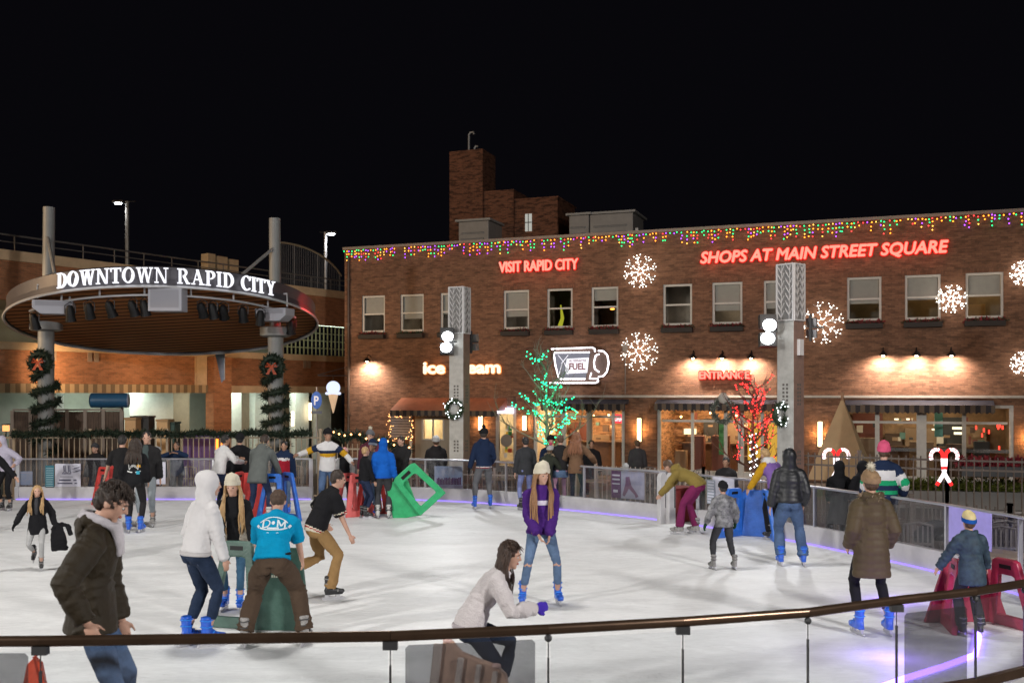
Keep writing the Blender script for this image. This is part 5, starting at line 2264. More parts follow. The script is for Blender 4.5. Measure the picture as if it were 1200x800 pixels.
for dx in (-.07, .07):
    k.tube([(dx, 0, .9), (dx, 0, 1.75)], .035, 8)
k.obj('glow_tube', EM('heater glow', (1, .22, .03), 4), g)
k = MB()
k.bx(-.15, .15, -.1, .1, 0, .9)
k.bx(-.13, .13, .05, .08, .9, 1.8)
k.obj('base', m_dark, g)
# ice cream cone sign
p = at(390.5, 455, 38.6)
g = thing('cone_sign', 'glowing ice cream cone sign hanging from a bracket at the brick corner', 'sign', p, 0)
k = MB()
k.ell((0, 0, .03), (.27, .14, .26), n=20, m=12)
for q in range(7):
    k.ell((-.24 + q * .08, -.02, -.19), (.07, .12, .06), n=8, m=6)
k.obj('scoop', EM('scoop glow', (.72, .78, 1), 1.25), g, smooth=True)
k = MB()
k.tube([(0, 0, -.22), (0, 0, -.95)], [.2, .02], 12, b=[.12, .01])
k.obj('cone', M('cone waffle', (.6, .45, .28), .6, emit=(1, .7, .45), es=.5), g)
k = MB()
k.tube([(0, 0, .28), (0, 0, .5)], .015, 4)
k.tube([(-.6, 0, .5), (.45, .5, .5)], .02, 5)
k.tube([(-.6, 0, .52), (.45, .5, .85)], .015, 5)
k.obj('bracket', m_dark, g)
p = at(371, 494, 37)
g = thing('parking_sign', 'blue round parking sign with a white P and a small plate below', 'sign', (p.x, 37, p.z + .3), 0)
k = MB()
k.add([(math.cos(t) * .2, -.03, .5 + math.sin(t) * .32) for t in np.linspace(0, 2 * PI, 30, endpoint=False)] + [(math.cos(t) * .2, .0, .5 + math.sin(t) * .32) for t in np.linspace(0, 2 * PI, 30, endpoint=False)],
      [tuple(range(30)), tuple(range(59, 29, -1))] + [(i, 30 + i, 30 + (i + 1) % 30, (i + 1) % 30) for i in range(30)])
k.obj('disc', M('parking blue', (.03, .12, .5), .4, emit=(.05, .16, .6), es=.25), g)
t = text_mb('P', .34, .17, .01, .01)
t.xf(Matrix.Translation((0, -.045, .33)))
t.obj('lettering', M('parking white', (.85, .85, .9), .5, emit=(.9, .9, 1), es=.4), g)
k = MB()
k.bx(-.2, .2, -.03, 0, .0, .1)
k.obj('plate', M('parking plate', (.2, .22, .3), .5), g)
k = MB()
k.tube([(0, .03, -(p.z + .3 - PZ)), (0, .03, 1.0)], .03, 6)
k.obj('pole', m_galv, g)
# hanging banner at pier
p = at(256, 452, 34.0)
g = thing('pole_banner', 'pale blue hanging banner beside the brick pier under the canopy', 'banner', p, R(25))
k = MB()
k.prism([(-.12, 1.15), (.2, 1.15), (.2, .25), (.1, .1)], -.01, .01)
k.obj('cloth', M('banner cloth', (.35, .42, .55), .7, var=.2, vs=5), g)
k = MB()
k.tube([(-.2, 0, 1.17), (.25, 0, 1.17)], .02, 5)
k.tube([(.2, 0, 1.17), (.2, 0, .2)], .02, 5)
k.obj('rod', m_galv, g)
# lantern at far left
p = at(7, 505, 28)
g = thing('table_lantern', 'small amber lantern at the far left edge behind the board', 'lantern', p, 0)
k = MB()
k.bx(-.07, .07, -.06, .06, 0, .17)
k.obj('glass', EM('lantern amber', (1, .45, .15), 1.6), g)
k = MB()
k.bx(-.085, .085, -.075, .075, .171, .2)
k.tube([(0, 0, -1.9), (0, 0, -.001)], .02, 6)
k.obj('stand', m_dark, g)

# ------------------------------------------------------------------ patio chairs and tables
def patio_chair(mat_, label, group, loc, rz):
    g = thing('patio_chair', label, 'chair', loc, rz, group)
    k = MB()
    k.tube([(-.2, .2, .98), (-.22, .2, .45), (-.22, .24, 0)], .018, 6)
    k.tube([(.2, .2, .98), (.22, .2, .45), (.22, .24, 0)], .018, 6)
    k.tube([(-.2, .2, .98), (0, .21, 1.02), (.2, .2, .98)], .018, 6)
    k.obj('back_frame', mat_, g)
    k = MB()
    for i in range(5):
        x = -.14 + .07 * i
        k.bx(x - .012, x + .012, .19, .21, .5, .97)
    k.bx(-.2, .2, .185, .215, .68, .71)
    k.obj('backrest', mat_, g)
    k = MB()
    k.bx(-.23, .23, -.22, .2, .44, .47)
    k.obj('seat', mat_, g)
    for sx in (-.21, .21):
        k = MB()
        k.tube([(sx, -.2, .45), (sx * 1.05, -.24, 0)], .016, 6)
        k.obj('leg', mat_, g)
    return g


m_ch = M('chair metal tan', (.42, .33, .24), .45, metal=.3)
m_ch2 = M('chair metal silver', (.2, .18, .17), .4, metal=.5)
spots = [(72, 27.2, 170), (84, 27.6, 200), (96, 27.1, 150), (110, 28, 180), (62, 28, 10), (222, 27, 190), (270, 27.2, 170), (290, 27.5, 20), (312, 27.0, 200), (352, 27.3, 160), (400, 26.8, 180), (412, 27.5, 30),
         (425, 27.1, 160), (438, 26.9, 200), (452, 27.6, 170), (465, 27.1, 150), (482, 26.8, 190), (495, 27.4, 30), (545, 27.5, 170), (570, 27.0, 200),
         (600, 26.8, 150), (735, 26.2, 170), (752, 25.8, 200), (765, 26.4, 20), (790, 25.5, 160), (806, 25.0, 190), (822, 26, 170), (1075, 15.4, 160), (1150, 15.2, 190), (1168, 15.0, 170), (1182, 15.6, 150)]
near_w = {0: 'left canopy column', 5: 'purple counter', 10: 'brick building corner', 18: 'ice cream shop window', 21: 'sconce pier', 27: 'curved rink board'}
c0 = None
last = ''
for i, (px, D_, rz) in enumerate(spots):
    last = near_w.get(i, last)
    loc = (at(px, 460, D_).x, D_, PZ)
    lab = 'metal patio chair near the %s, at the feet of the fence' % last
    ordn = ['first', 'second', 'third', 'fourth', 'fifth', 'sixth', 'seventh', 'eighth']
    q = i - max(k_ for k_ in near_w if k_ <= i)
    lab = 'metal patio chair, %s from the left of those near the %s' % (ordn[q], last)
    if i < 10:
        if i == 0:
            c0 = patio_chair(m_ch, lab, 'patio chairs behind the fences', loc, R(rz))
        else:
            dup(c0, loc, R(rz), lab)
    elif i == 10:
        c1_ = patio_chair(m_ch2, lab, 'patio chairs behind the fences', loc, R(rz))
    else:
        dup(c1_, loc, R(rz), lab)


def patio_table(loc, label):
    g = thing('patio_table', label, 'table', loc, 0, 'patio tables behind the boards')
    k = MB()
    k.tube([(0, 0, .72), (0, 0, .75)], .42, 20)
    k.obj('tabletop', M('table top', (.38, .28, .2), .4, var=.1), g)
    k = MB()
    k.tube([(0, 0, 0), (0, 0, .72)], .03, 8)
    for a in range(3):
        k.tube([(0, 0, .12), (math.cos(a * 2.1) * .35, math.sin(a * 2.1) * .35, .0)], .02, 5)
    k.obj('pedestal', m_galv, g)
    return g


t0 = patio_table((at(492, 460, 26.7).x, 26.7, PZ), 'round patio table left of the person in the white cap')
for px, D_, l in ((585, 26.2, 'round patio table in front of the ice cream shop door'), (700, 25.6, 'round patio table behind the boards below the green lit tree'), (100, 28.4, 'round patio table behind the far left fence'),
                  (430, 27.6, 'round patio table behind the amber lit garland'), (800, 26.4, 'round patio table in front of the cafe window'), (1165, 14.0, 'round patio table behind the curved board at the right edge')):
    dup(t0, (at(px, 460, D_).x, D_, PZ), 0, l)
# flat patio bench at right
g = thing('patio_bench', 'pale slatted metal bench with a high back at the right photo edge', 'bench', (at(1180, 460, 17.0).x, 17.0, PZ), R(-15))
k = MB()
for i in range(7):
    k.bx(-.8, .8, .2, .22, .5 + i * .07, .54 + i * .07)
k.obj('backrest', m_ch2, g)
k = MB()
for i in range(5):
    k.bx(-.8, .8, -.25 + i * .09, -.19 + i * .09, .44, .46)
k.obj('seat', m_ch2, g)
for sx in (-.75, .75):
    k = MB()
    k.bx(sx - .02, sx + .02, .16, .22, 0, 1.0)
    k.bx(sx - .02, sx + .02, -.25, -.2, 0, .44)
    k.bx(sx - .02, sx + .02, -.25, .2, .4, .44)
    k.obj('leg', m_ch2, g)

# ------------------------------------------------------------------ closed umbrella, hedge planter, candy canes
p = at(987, 460, 25.0)
g = thing('patio_umbrella', 'closed tan patio umbrella shaped like a tall tent, left of the right shop windows', 'umbrella', (p.x, 25.0, PZ), R(20))
zt = EYE - 5 / F * 25 - PZ
zb_ = EYE - 100 / F * 25 - PZ
k = MB()
vs = [(0, 0, zt)]
n = 8
for i in range(n):
    a = 2 * PI * i / n
    rr_ = 1.05 if i % 2 == 0 else .72
    vs.append((math.cos(a) * rr_, math.sin(a) * rr_, zb_))
k.add(vs, [(0, i + 1, (i + 1) % n + 1) for i in range(n)] + [tuple(range(1, n + 1))])
k.obj('canopy', M('umbrella canvas', (.33, .24, .13), .8, var=.12, vs=2, bump=.2, bs=8), g)
k = MB()
k.tube([(0, 0, 0), (0, 0, zt + .12)], .035, 8)
k.obj('pole', M('umbrella pole', (.25, .14, .07), .5), g)
g = thing('planter_hedge', 'long low planter with yellow green plants below the right shop windows', 'planter', (at(1125, 460, 26).x, 26, PZ), R(-12))
k = MB()
k.bx(-2.6, 2.6, -.3, .3, 0, .45)
k.obj('trough', M('trough grey', (.2, .19, .18), .7), g)
k = MB()
needles(k, [(-2.6, 0, .55), (2.6, 0, .55)], .32, 900, .14, .02, 0, 5)
k.obj('foliage', M('yellow green leaves', (.10, .115, .012), .7, var=.4, vs=10), g)
g = thing('flower_planter', 'dark red flowers in a planter by the right end of the shop windows', 'planter', (at(1185, 460, 25).x, 25, PZ), R(-12))
k = MB()
k.bx(-1.2, .9, -.2, .2, .9, 1.15)
k.obj('trough', m_dark, g)
k = MB()
needles(k, [(-1.2, 0, 1.25), (.9, 0, 1.25)], .2, 700, .1, .03, 0, 6)
k.obj('flowers', m_redf, g)


def canes(px, py, D_, label):
    p = at(px, py, D_)
    g = thing('candy_cane_light', label, 'light ornament', p, 0, 'lit candy cane pairs on the fence')
    m_w, m_r = EM('cane white', (1, .84, .86), 2.2), EM('cane red', (1, .03, .03), 1.6)
    for sgn in (-1, 1):
        pts = [(-sgn * .15, 0, -.28), (0, 0, -.02), (sgn * .03, 0, .2)]
        for q in range(9):
            a = PI * q / 8 * 1.15
            pts.append((sgn * (.15 - .12 * math.cos(a)), 0, .3 + .14 * math.sin(a)))
        pl_ = catmull(pts, 4)
        k = MB()
        for i in range(len(pl_) - 1):
            mid = i / len(pl_)
            red = (.22 < mid < .5) or (i % 5 == 0)
            k.tube([pl_[i], pl_[i + 1]], .038, 6, mi=1 if red else 0)
        k.obj('cane', [m_w, m_r], g)
    k = MB()
    k.tube([(0, .05, -.2), (0, .05, -1.6 + (EYE - p.z) * 0)], .015, 5)
    k.obj('stake', m_dark, g)
    return g


canes(980, 550, 21.8, 'lit candy cane pair partly behind the dark hooded coat')
canes(1106.5, 552, 20.1, 'lit candy cane pair on the fence before the right shop windows')


# ------------------------------------------------------------------ bare trees with lights
def lit_tree(px, ybase, ytop, D_, mbark, mb_, label, spread, seed, layers, trunk_mat=None, rb=.03, dens=.5, maxz=None):
    rr = random.Random(seed)
    base = at(px, 460, D_)
    zb_ = PZ
    H_ = EYE + (460 - ytop) / F * D_ - PZ
    g = thing('lit_tree', label, 'tree', (base.x, D_, zb_))
    k = MB()
    k.tube([(0, 0, 0), (.01, 0, H_ * .3), (-.02, .01, H_ * .6), (.02, 0, H_)], [.075, .06, .035, .01], 8)
    k.obj('trunk', mbark, g)
    k, bl = MB(), MB()
    tips = []

    def branch(p, d, ln, r, lvl):
        pts = [p]
        n = 5
        for i in range(n):
            d = (d + Vector((rr.gauss(0, .12), rr.gauss(0, .12), .10))).normalized()
            pts.append(pts[-1] + d * ln / n)
        k.tube(pts, [r * (1 - .7 * i / n) for i in range(n + 1)], 5)
        if lvl > 0:
            for i in range(1, n + 1):
                if rr.random() < .8:
                    d2 = (d + Vector((rr.gauss(0, .7), rr.gauss(0, .7), rr.uniform(0, .5)))).normalized()
                    branch(pts[i], d2, ln * rr.uniform(.4, .6), r * .5, lvl - 1)
        if lvl >= 1:
            tips.append(pts)
        elif rr.random() < dens * .4:
            tips.append(pts)
    for i in range(layers):
        f = .3 + .66 * i / layers
        a = i * 2.4 + rr.random()
        ln = spread * (1.05 - .75 * (f - .3) / .7) * rr.uniform(.75, 1.15)
        branch(Vector((0, 0, H_ * f)), Vector((math.cos(a), math.sin(a), .45)).normalized(), ln, .03, 2)
    k.obj('branches', mbark, g)
    pts = []
    for pl_ in tips:
        if rr.random() < dens:
            for i in range(len(pl_) - 1):
                nq = max(1, round((pl_[i + 1] - pl_[i]).length / .085))
                for q in range(nq):
                    pts.append(pl_[i].lerp(pl_[i + 1], (q + rr.random() * .6) / nq) + Vector((rr.gauss(0, .02), rr.gauss(0, .02), rr.gauss(0, .02))))
    bulbs(bl, pts, rb)
    tag(bl.obj('bulbs', mb_, g), None, kind='stuff')
    return g, H_


g1, _ = lit_tree(641, 540, 408, 29.0, M('pale bark', (.26, .24, .2), .8, var=.2, vs=10), EM('tree green', (.01, 1, .35), 5, 'NONE'), 'bare tree wound with green lights in front of the coffee cup sign', 1.35, 5, 15, rb=.02, dens=.12)
k, kw_ = MB(), MB()
rr = random.Random(31)
TD = 29.0
tb_ = at(641, 460, TD)
for st in (((617, 414), (626, 423), (634, 421), (641, 412)), ((628, 438), (633, 447), (642, 452), (652, 455), (662, 452)), ((610, 462), (620, 470), (634, 473), (648, 471), (660, 472), (672, 464)),
           ((600, 472), (612, 480), (628, 484), (640, 487), (655, 481), (668, 477)), ((668, 477), (674, 484), (668, 492), (660, 499), (650, 502)), ((634, 498), (633, 508), (638, 517), (646, 518), (653, 510), (658, 500)),
           ((636, 440), (640, 458), (637, 470)), ((636, 487), (632, 497), (640, 505), (650, 503)), ((655, 481), (662, 488), (656, 497))):
    pl_ = []
    yo = rr.uniform(-.6, .5)
    for (x_, y_) in st:
        w_ = at(x_, y_, TD)
        pl_.append(Vector((w_.x - tb_.x, yo + rr.gauss(0, .15), w_.z - PZ)))
    pl_ = catmull(pl_, 6)
    kw_.tube(pl_, .009, 4)
    z_ = pl_[len(pl_) // 2].z
    kw_.tube([(0, 0, z_ - .35), tuple(pl_[len(pl_) // 2] * .5 + Vector((0, 0, z_ * .5 - .12))), tuple(pl_[len(pl_) // 2])], [.025, .016, .009], 5)
    for i in range(len(pl_) - 1):
        n_ = max(1, round((pl_[i + 1] - pl_[i]).length / .062))
        for q in range(n_):
            bulbs(k, [pl_[i].lerp(pl_[i + 1], (q + rr.random()) / n_) + Vector((rr.gauss(0, .035), rr.gauss(0, .03), rr.gauss(0, .035)))], .023)
kw_.obj('outer_branches', MATS['pale bark'], g1)
tag(k.obj('light_strands', MATS['tree green'], g1), None, kind='stuff')
point('green_tree_glow', at(641, 470, 28.4), 22, (.05, 1, .4), .5)
g2, _ = lit_tree(883, 560, 442, 24.5, M('red lit bark', (.14, .07, .05), .8, var=.2, vs=10), EM('tree red', (1, .03, .03), 6, 'NONE'), 'bare tree covered in red lights left of the right tall pillar', 1.0, 9, 20, rb=.016, dens=.46)
point('red_tree_glow', at(883, 490, 24.0), 14, (1, .06, .04), .4)
k = MB()
rr = random.Random(1)
bulbs(k, [(math.cos(i * 1.1) * .09, math.sin(i * 1.1) * .09, .9 + i * .028) for i in range(40)], .018)
tag(k.obj('trunk_bulbs', EM('bulb cold', (.9, .95, 1), 6, 'NONE'), g2), None, kind='stuff')
# frosted wreath by the cafe window
p = at(847, 481, 30)
g = thing('frosted_wreath', 'frosted grey wreath with a pale round top left of the red lit tree', 'wreath', p, R(-20))
k = MB()
ring = [(math.cos(a) * .28, 0, math.sin(a) * .34) for a in np.linspace(0, 2 * PI, 25)]
needles(k, ring, .12, 500, .09, .016, 0, 4)
k.obj('greenery', M('frosted twigs', (.2, .23, .2), .7, var=.5, vs=20), g)
k = MB()
k.ell((.02, -.08, .38), (.15, .08, .17), n=12, m=8)
k.obj('ornament', M('frost ornament', (.5, .48, .45), .7), g)

# ------------------------------------------------------------------ skating aids
def aid_parts(g, m_, panel=True, splay=R(12), logo=None, scale=1.0, sides=(-1, 1), wb=.62, wt=.42, H_=.86):
    def round_trap(b0, b1, t0, t1, z0, z1):
        return [(b0, z0), (b1, z0), (b1 - (b1 - t1) * .08, z0 + (z1 - z0) * .1), (t1 + (b1 - t1) * .1, z1 - .06), (t1, z1 - .015), (t1 - .04, z1), (t0 + .04, z1), (t0, z1 - .015),
                (t0 - (t0 - b0) * .1, z1 - .06), (b0 + (t0 - b0) * .08, z0 + (z1 - z0) * .1)]
    for sg in sides:
        k = MB()
        outer = round_trap(0, .62, .14, .46, 0, H_)
        inner = round_trap(.13, .5, .2, .41, .12, H_ - .17)
        m4 = Matrix.Translation((sg * wt * .55, 0, 0)) @ Matrix.Rotation(sg * splay, 4, 'Z') @ Matrix.Rotation(sg * R(-7), 4, 'Y') @ Matrix.Rotation(R(-90), 4, 'Z')
        k.prism(outer, -.03, .03, m4, holes=inner)
        o = k.obj('side_frame', m_, g, bevel=.012)
        k = MB()
        k.prism([(.23, H_ - .10), (.38, H_ - .10), (.38, H_ - .055), (.23, H_ - .055)], -.034, .034, m4)
        k.obj('grip_slot', m_black, o)
    if panel:
        k = MB()
        k.prism([(-wb / 2, 0), (wb / 2, 0), (wt / 2, H_ - .1), (wt / 2 - .05, H_ - .05), (-wt / 2 + .05, H_ - .05), (-wt / 2, H_ - .1)], -.025, .025)
        pn = k.obj('front_panel', m_, g, bevel=.012)
        if logo:
            k = MB()
            k.prism([(-.07, .62), (-.035, .7), (0, .65), (.035, .7), (.07, .62), (.03, .62), (0, .635), (-.03, .62)], .026, .033)
            k.obj('logo', M('logo yellow', (.8, .5, .05), .5), pn)
            k = MB()
            for q in range(9):
                k.bx(-.1 + q * .023, -.085 + q * .023, .026, .033, .56, .585)
            k.obj('print', M('logo pale', (.6, .6, .5), .5), pn)


def skate_aid(px, py, rz, m_, label, tilt=None, **kw):
    p = gnd(px, py)
    g = thing('skating_aid', label, 'skating aid', p, R(rz), 'plastic skating aids on the ice')
    if tilt:
        g.rotation_euler = tilt
    aid_parts(g, m_, **kw)
    return g


def plastic(nm, c):
    return M(nm, c, .42, col2=tuple(v * 1.35 + .012 for v in c), vs=9, coat=.05, bump=.15, bs=40)


a_green = plastic('aid dark green', (.035, .085, .065))
skate_aid(330, 738, 176, a_green, 'dark green skating aid with a yellow mark, in front of the blonde girl', splay=R(80), sides=(1,), logo=True, wb=.62, wt=.44, H_=.92)
skate_aid(118, 590, 62, plastic('aid red', (.45, .035, .03)), 'red skating aid held by the skater in the black short sleeved shirt', splay=R(8), panel=False)
skate_aid(296, 606, 10, plastic('aid red', (.45, .035, .03)), 'red skating aid under the person in the grey fur collared coat', splay=R(20), H_=.95)
skate_aid(343, 612, 238, plastic('aid blue', (.015, .11, .45)), 'bright blue skating aid in front of the boy in the navy and red jacket', splay=R(14), panel=False, H_=.95)
skate_aid(398, 605, 130, plastic('aid salmon', (.5, .08, .075)), 'salmon red skating aid left of the child in the patterned hat', splay=R(10), panel=False)
skate_aid(418, 601, 110, plastic('aid red', (.45, .035, .03)), 'red skating aid with an open side frame right of the child in the patterned hat', splay=R(10), panel=False)
skate_aid(884, 628, -28, plastic('aid blue', (.015, .11, .45)), 'blue skating aid under the woman in the yellow and purple jacket', splay=R(26), wb=.8)
skate_aid(1132, 728, 4, plastic('aid crimson', (.27, .01, .04)), 'crimson skating aid pushed by the child in the knitted hat', splay=R(16), wb=.95, wt=.5, H_=.74)
skate_aid(41, 895, 10, plastic('aid orange red', (.72, .09, .04)), 'orange red skating aid behind the near glass at the bottom left corner', sides=(), H_=.78, wb=.34, wt=.09)
# green one tipped over on its corner
p = gnd(478, 607)
g = thing('skating_aid', 'bright green skating aid tipped on its corner beside the blue hoodie', 'skating aid', (p.x + .25, p.y, .05), 0, 'plastic skating aids on the ice')
m4 = Matrix.Rotation(R(-42), 4, 'Y')
k = MB()
sq = [(0, 0), (.68, 0), (.68, .1), (.62, .86), (.55, .9), (.12, .9), (.06, .86), (0, .1)]
inn = [(.14, .14), (.54, .14), (.55, .18), (.5, .68), (.46, .71), (.2, .71), (.16, .68), (.13, .18)]
m_gr = plastic('aid bright green', (.015, .30, .11))
k.prism(sq, -.035, .035, m4, holes=inn)
o = k.obj('side_frame', m_gr, g, bevel=.012)
k = MB()
k.prism([(.22, .76), (.44, .76), (.44, .83), (.22, .83)], -.04, .04, m4)
k.obj('grip_slot', m_black, o)
k = MB()
k.prism([(0, 0), (-.55, .1), (-.45, .8), (0, .86)], .06, .11, Matrix.Rotation(R(-20), 4, 'Y'))
k.obj('front_panel', m_gr, g, bevel=.012)
for v in o.data.vertices:
    pass
# beige slatted aid behind the near glass
p = Vector((-.3, 7.15, 0))
g = thing('beige_skating_aid', 'beige moulded skating aid with upright ribs behind the near poster', 'skating aid', p, R(-14))
m_be = plastic('aid beige', (.42, .27, .2))
k = MB()
zt = .98
pr = []
k.prism([(-.34, .0), (.36, .0), (.27, .5), (.2, .56), (.06, .6), (-.06, .64), (-.14, .72), (-.19, .72), (-.22, .66)], -.03, .03)
k.obj('body', m_be, g, bevel=.015)
k = MB()
for (x0, x1, z1) in ((-.26, -.19, .7), (-.08, -.03, .61), (.06, .1, .57), (.18, .22, .53)):
    k.prism([(x0 - .08, 0), (x1 - .08, 0), (x1, z1), (x0, z1)], -.06, -.031)
k.obj('rib', M('aid beige light', (.5, .42, .38), .4), g, bevel=.012)
for kp_ in ((-.165, -.02, .72), (.2, -.02, .56)):
    k = MB()
    k.ell(kp_, (.035, .03, .02), n=12, m=8)
    k.obj('knob', M('aid knob', (.6, .4, .36), .3), g, smooth=True)
# ------------------------------------------------------------------ people
V = Vector


def fabric(nm, c, var=.12, vs=5, rough=.9, bump=.32, bs=1300, c2=None, sheen=0):
    return M('fabric ' + nm, c, rough, var=var, vs=vs, bump=bump, bs=bs, col2=c2, sheen=sheen, spec=.15)


def denim(nm, c):
    return M('denim ' + nm, c, .85, col2=tuple(min(1, v * 1.7 + .01) for v in c), vs=5, bump=.6, bs=1500, spec=.2)


skin_a = M('skin light', (.50, .29, .21), .5, var=.08, vs=12, spec=.4)
skin_b = M('skin tan', (.36, .2, .13), .5, var=.08, vs=12, spec=.4)
m_eye = M('eye white', (.6, .58, .55), .3)
m_iris = M('eye iris', (.03, .02, .015), .2)
m_lip = M('lips', (.38, .12, .1), .5)
m_teeth = M('teeth', (.75, .7, .65), .3)


def hairmat(nm, c, c2):
    return M('hair ' + nm, c, .5, col2=c2, vs=14, stretch=(3, 3, .35), bump=.5, bs=90)


H_dk = hairmat('dark brown', (.018, .011, .008), (.05, .03, .02))
H_bk = hairmat('black', (.008, .007, .007), (.025, .02, .018))
H_br = hairmat('brown', (.05, .025, .013), (.12, .065, .035))
H_bl = hairmat('blond', (.32, .18, .075), (.55, .36, .17))
H_gb = hairmat('golden brown', (.2, .095, .04), (.36, .19, .085))
H_au = hairmat('auburn', (.16, .06, .03), (.3, .13, .06))


def remesh(mb, vox, smooth_it=2, name='m'):
    me = bpy.data.meshes.new('tmp')
    me.from_pydata(mb.v, [], mb.f)
    bm = bmesh.new()
    bm.from_mesh(me)
    bmesh.ops.recalc_face_normals(bm, faces=bm.faces)
    bm.to_mesh(me)
    bm.free()
    o = bpy.data.objects.new('tmp', me)
    COL.objects.link(o)
    r = o.modifiers.new('r', 'REMESH')
    r.mode = 'VOXEL'
    r.voxel_size = vox
    if smooth_it:
        s = o.modifiers.new('s', 'SMOOTH')
        s.factor = .5
        s.iterations = smooth_it
    dg = bpy.context.evaluated_depsgraph_get()
    out = bpy.data.meshes.new_from_object(o.evaluated_get(dg))
    bpy.data.objects.remove(o)
    bpy.data.meshes.remove(me)
    out.name = name
    out.polygons.foreach_set('use_smooth', [True] * len(out.polygons))
    return out


def get_co(me):
    a = np.empty(len(me.vertices) * 3)
    me.vertices.foreach_get('co', a)
    return a.reshape(-1, 3)


def get_no(me):
    a = np.empty(len(me.vertices) * 3)
    me.vertices.foreach_get('normal', a)
    return a.reshape(-1, 3)


def seg_param(P, a, b):
    a, b = np.array(a), np.array(b)
    d = b - a
    t = np.clip(((P - a) @ d) / (d @ d), -.15, 1.15)
    q = a + t[:, None] * d
    return t, np.linalg.norm(P - q, axis=1), np.linalg.norm(d)


def folds(me, segs, amp, seed, quilt=None, qax=None, kscale=1.0, joint_boost=2.2):
    """cloth folds: displacement along normals, strongest near the joints"""
    P = get_co(me)
    N = get_no(me)
    r = np.random.RandomState(seed)
    f = np.zeros(len(P))
    best = np.full(len(P), 1e9)
    w = np.ones(len(P))
    ax = np.zeros(len(P))
    axd = np.zeros((len(P), 3))
    for (a, b, jb) in segs:
        t, d, L_ = seg_param(P, a, b)
        m = d < best
        best[m] = d[m]
        ww = .35 + joint_boost * (np.exp(-((t - 1) * L_ / .09) ** 2) * jb[1] + np.exp(-(t * L_ / .09) ** 2) * jb[0])
        w[m] = ww[m]
        ax[m] = (t * L_)[m]
        dv = np.array(b) - np.array(a)
        axd[m] = dv / np.linalg.norm(dv)
    for k in range(7):
        kv = r.normal(0, 1, 3)
        kv /= np.linalg.norm(kv)
        fr = r.uniform(14, 34) / kscale
        perp = P @ kv * fr * .55 + ax * fr * r.uniform(.9, 1.6)
        s = 1 - np.abs(np.sin(perp + r.uniform(0, 6) + 1.3 * np.sin(P @ r.normal(0, 9, 3))))
        f += (s ** 2 - .35) * r.uniform(.5, 1)
    f = f / 3.2 * amp * w
    f += amp * .4 * np.sin(P @ r.normal(0, 11, 3) / kscale + r.uniform(0, 6))
    if quilt:
        per, qa = quilt
        f += qa * (np.abs(np.sin(ax * math.pi / per)) ** .55 - .6)
    P2 = P + N * f[:, None]
    me.vertices.foreach_set('co', P2.ravel())
    me.update()


def ik(a, t, l1, l2, pole):
    d = t - a
    L_ = min(max(d.length, .05), (l1 + l2) * .998)
    dr = d.normalized()
    c = max(-1, min(1, (l1 * l1 + L_ * L_ - l2 * l2) / (2 * l1 * L_)))
    s = math.sqrt(1 - c * c)
    pp = pole - dr * pole.dot(dr)
    pp.normalize()
    return a + dr * l1 * c + pp * l1 * s, a + dr * L_


# skates: template meshes sized for a 1.75 m person, origin at the ankle
SK = {}


def skate_mesh(kind, vox):
    key = (kind, vox)
    if key in SK:
        return SK[key]
    k = MB()
    k.tube([(0, -.02, .15), (0, -.018, .07), (0, -.01, 0), (0, -.012, -.05)], [.054, .05, .047, .045], 14, b=[.062, .058, .058, .06], side=(1, 0, 0))
    k.ell((0, -.035, -.045), (.04, .05, .045))
    k.tube([(0, -.03, -.05), (0, .05, -.045), (0, .11, -.055), (0, .15, -.06)], [.042, .045, .047, .04], 12, b=[.04, .045, .034, .028], side=(1, 0, 0))
    k.ell((0, .15, -.06), (.043, .045, .03))
    k.bx(-.04, .04, -.07, .16, -.1, -.075)
    c = {'blue': M('skate blue plastic', (.015, .10, .55), .35, var=.2, vs=12, coat=.3), 'black': M('skate black leather', (.02, .02, .022), .4, var=.3, vs=12),
         'white': M('skate white leather', (.55, .54, .52), .5, var=.1), 'grey': M('skate grey', (.28, .27, .26), .5, var=.3, vs=14)}[kind]
    me = remesh(k, max(.009, vox), 2, 'skate')
    me.materials.append(c)
    h = MB()
    h.bx(-.014, .014, -.075, -.02, -.135, -.098)
    h.bx(-.014, .014, .07, .13, -.135, -.098)
    h.bx(-.010, .010, -.09, .16, -.145, -.130)
    h.prism([(-.105, -.135), (.185, -.135), (.2, -.15), (.17, -.17), (-.1, -.17), (-.115, -.155)], -.0025, .0025, Matrix.Rotation(R(90), 4, 'Z'))
    hm = h.mesh('blade', [M('blade holder', (.5, .5, .52) if kind != 'blue' else (.03, .1, .4), .35, metal=.5)])
    s = MB()
    for z, wdt in ((.11, .058), (.045, .055)):
        s.tube([(math.sin(a) * wdt, -.015 + math.cos(a) * wdt * 1.15, z + .004 * math.sin(3 * a)) for a in np.linspace(0, 2 * PI, 15)[:-1]], .007, 4, closed=True)
    s.tube([(-.05, .03, -.03), (-.03, .06, .0), (.03, .06, .0), (.05, .03, -.03)], .008, 4)
    s.tube([(-.049, .09, -.06), (-.03, .095, -.025), (.03, .095, -.025), (.049, .09, -.06)], .008, 4)
    sm = s.mesh('strap', [M('strap ' + kind, {'blue': (.03, .22, .75), 'black': (.25, .25, .25), 'white': (.35, .33, .3), 'grey': (.06, .06, .06)}[kind], .5)])
    SK[key] = (me, hm, sm)
    return SK[key]


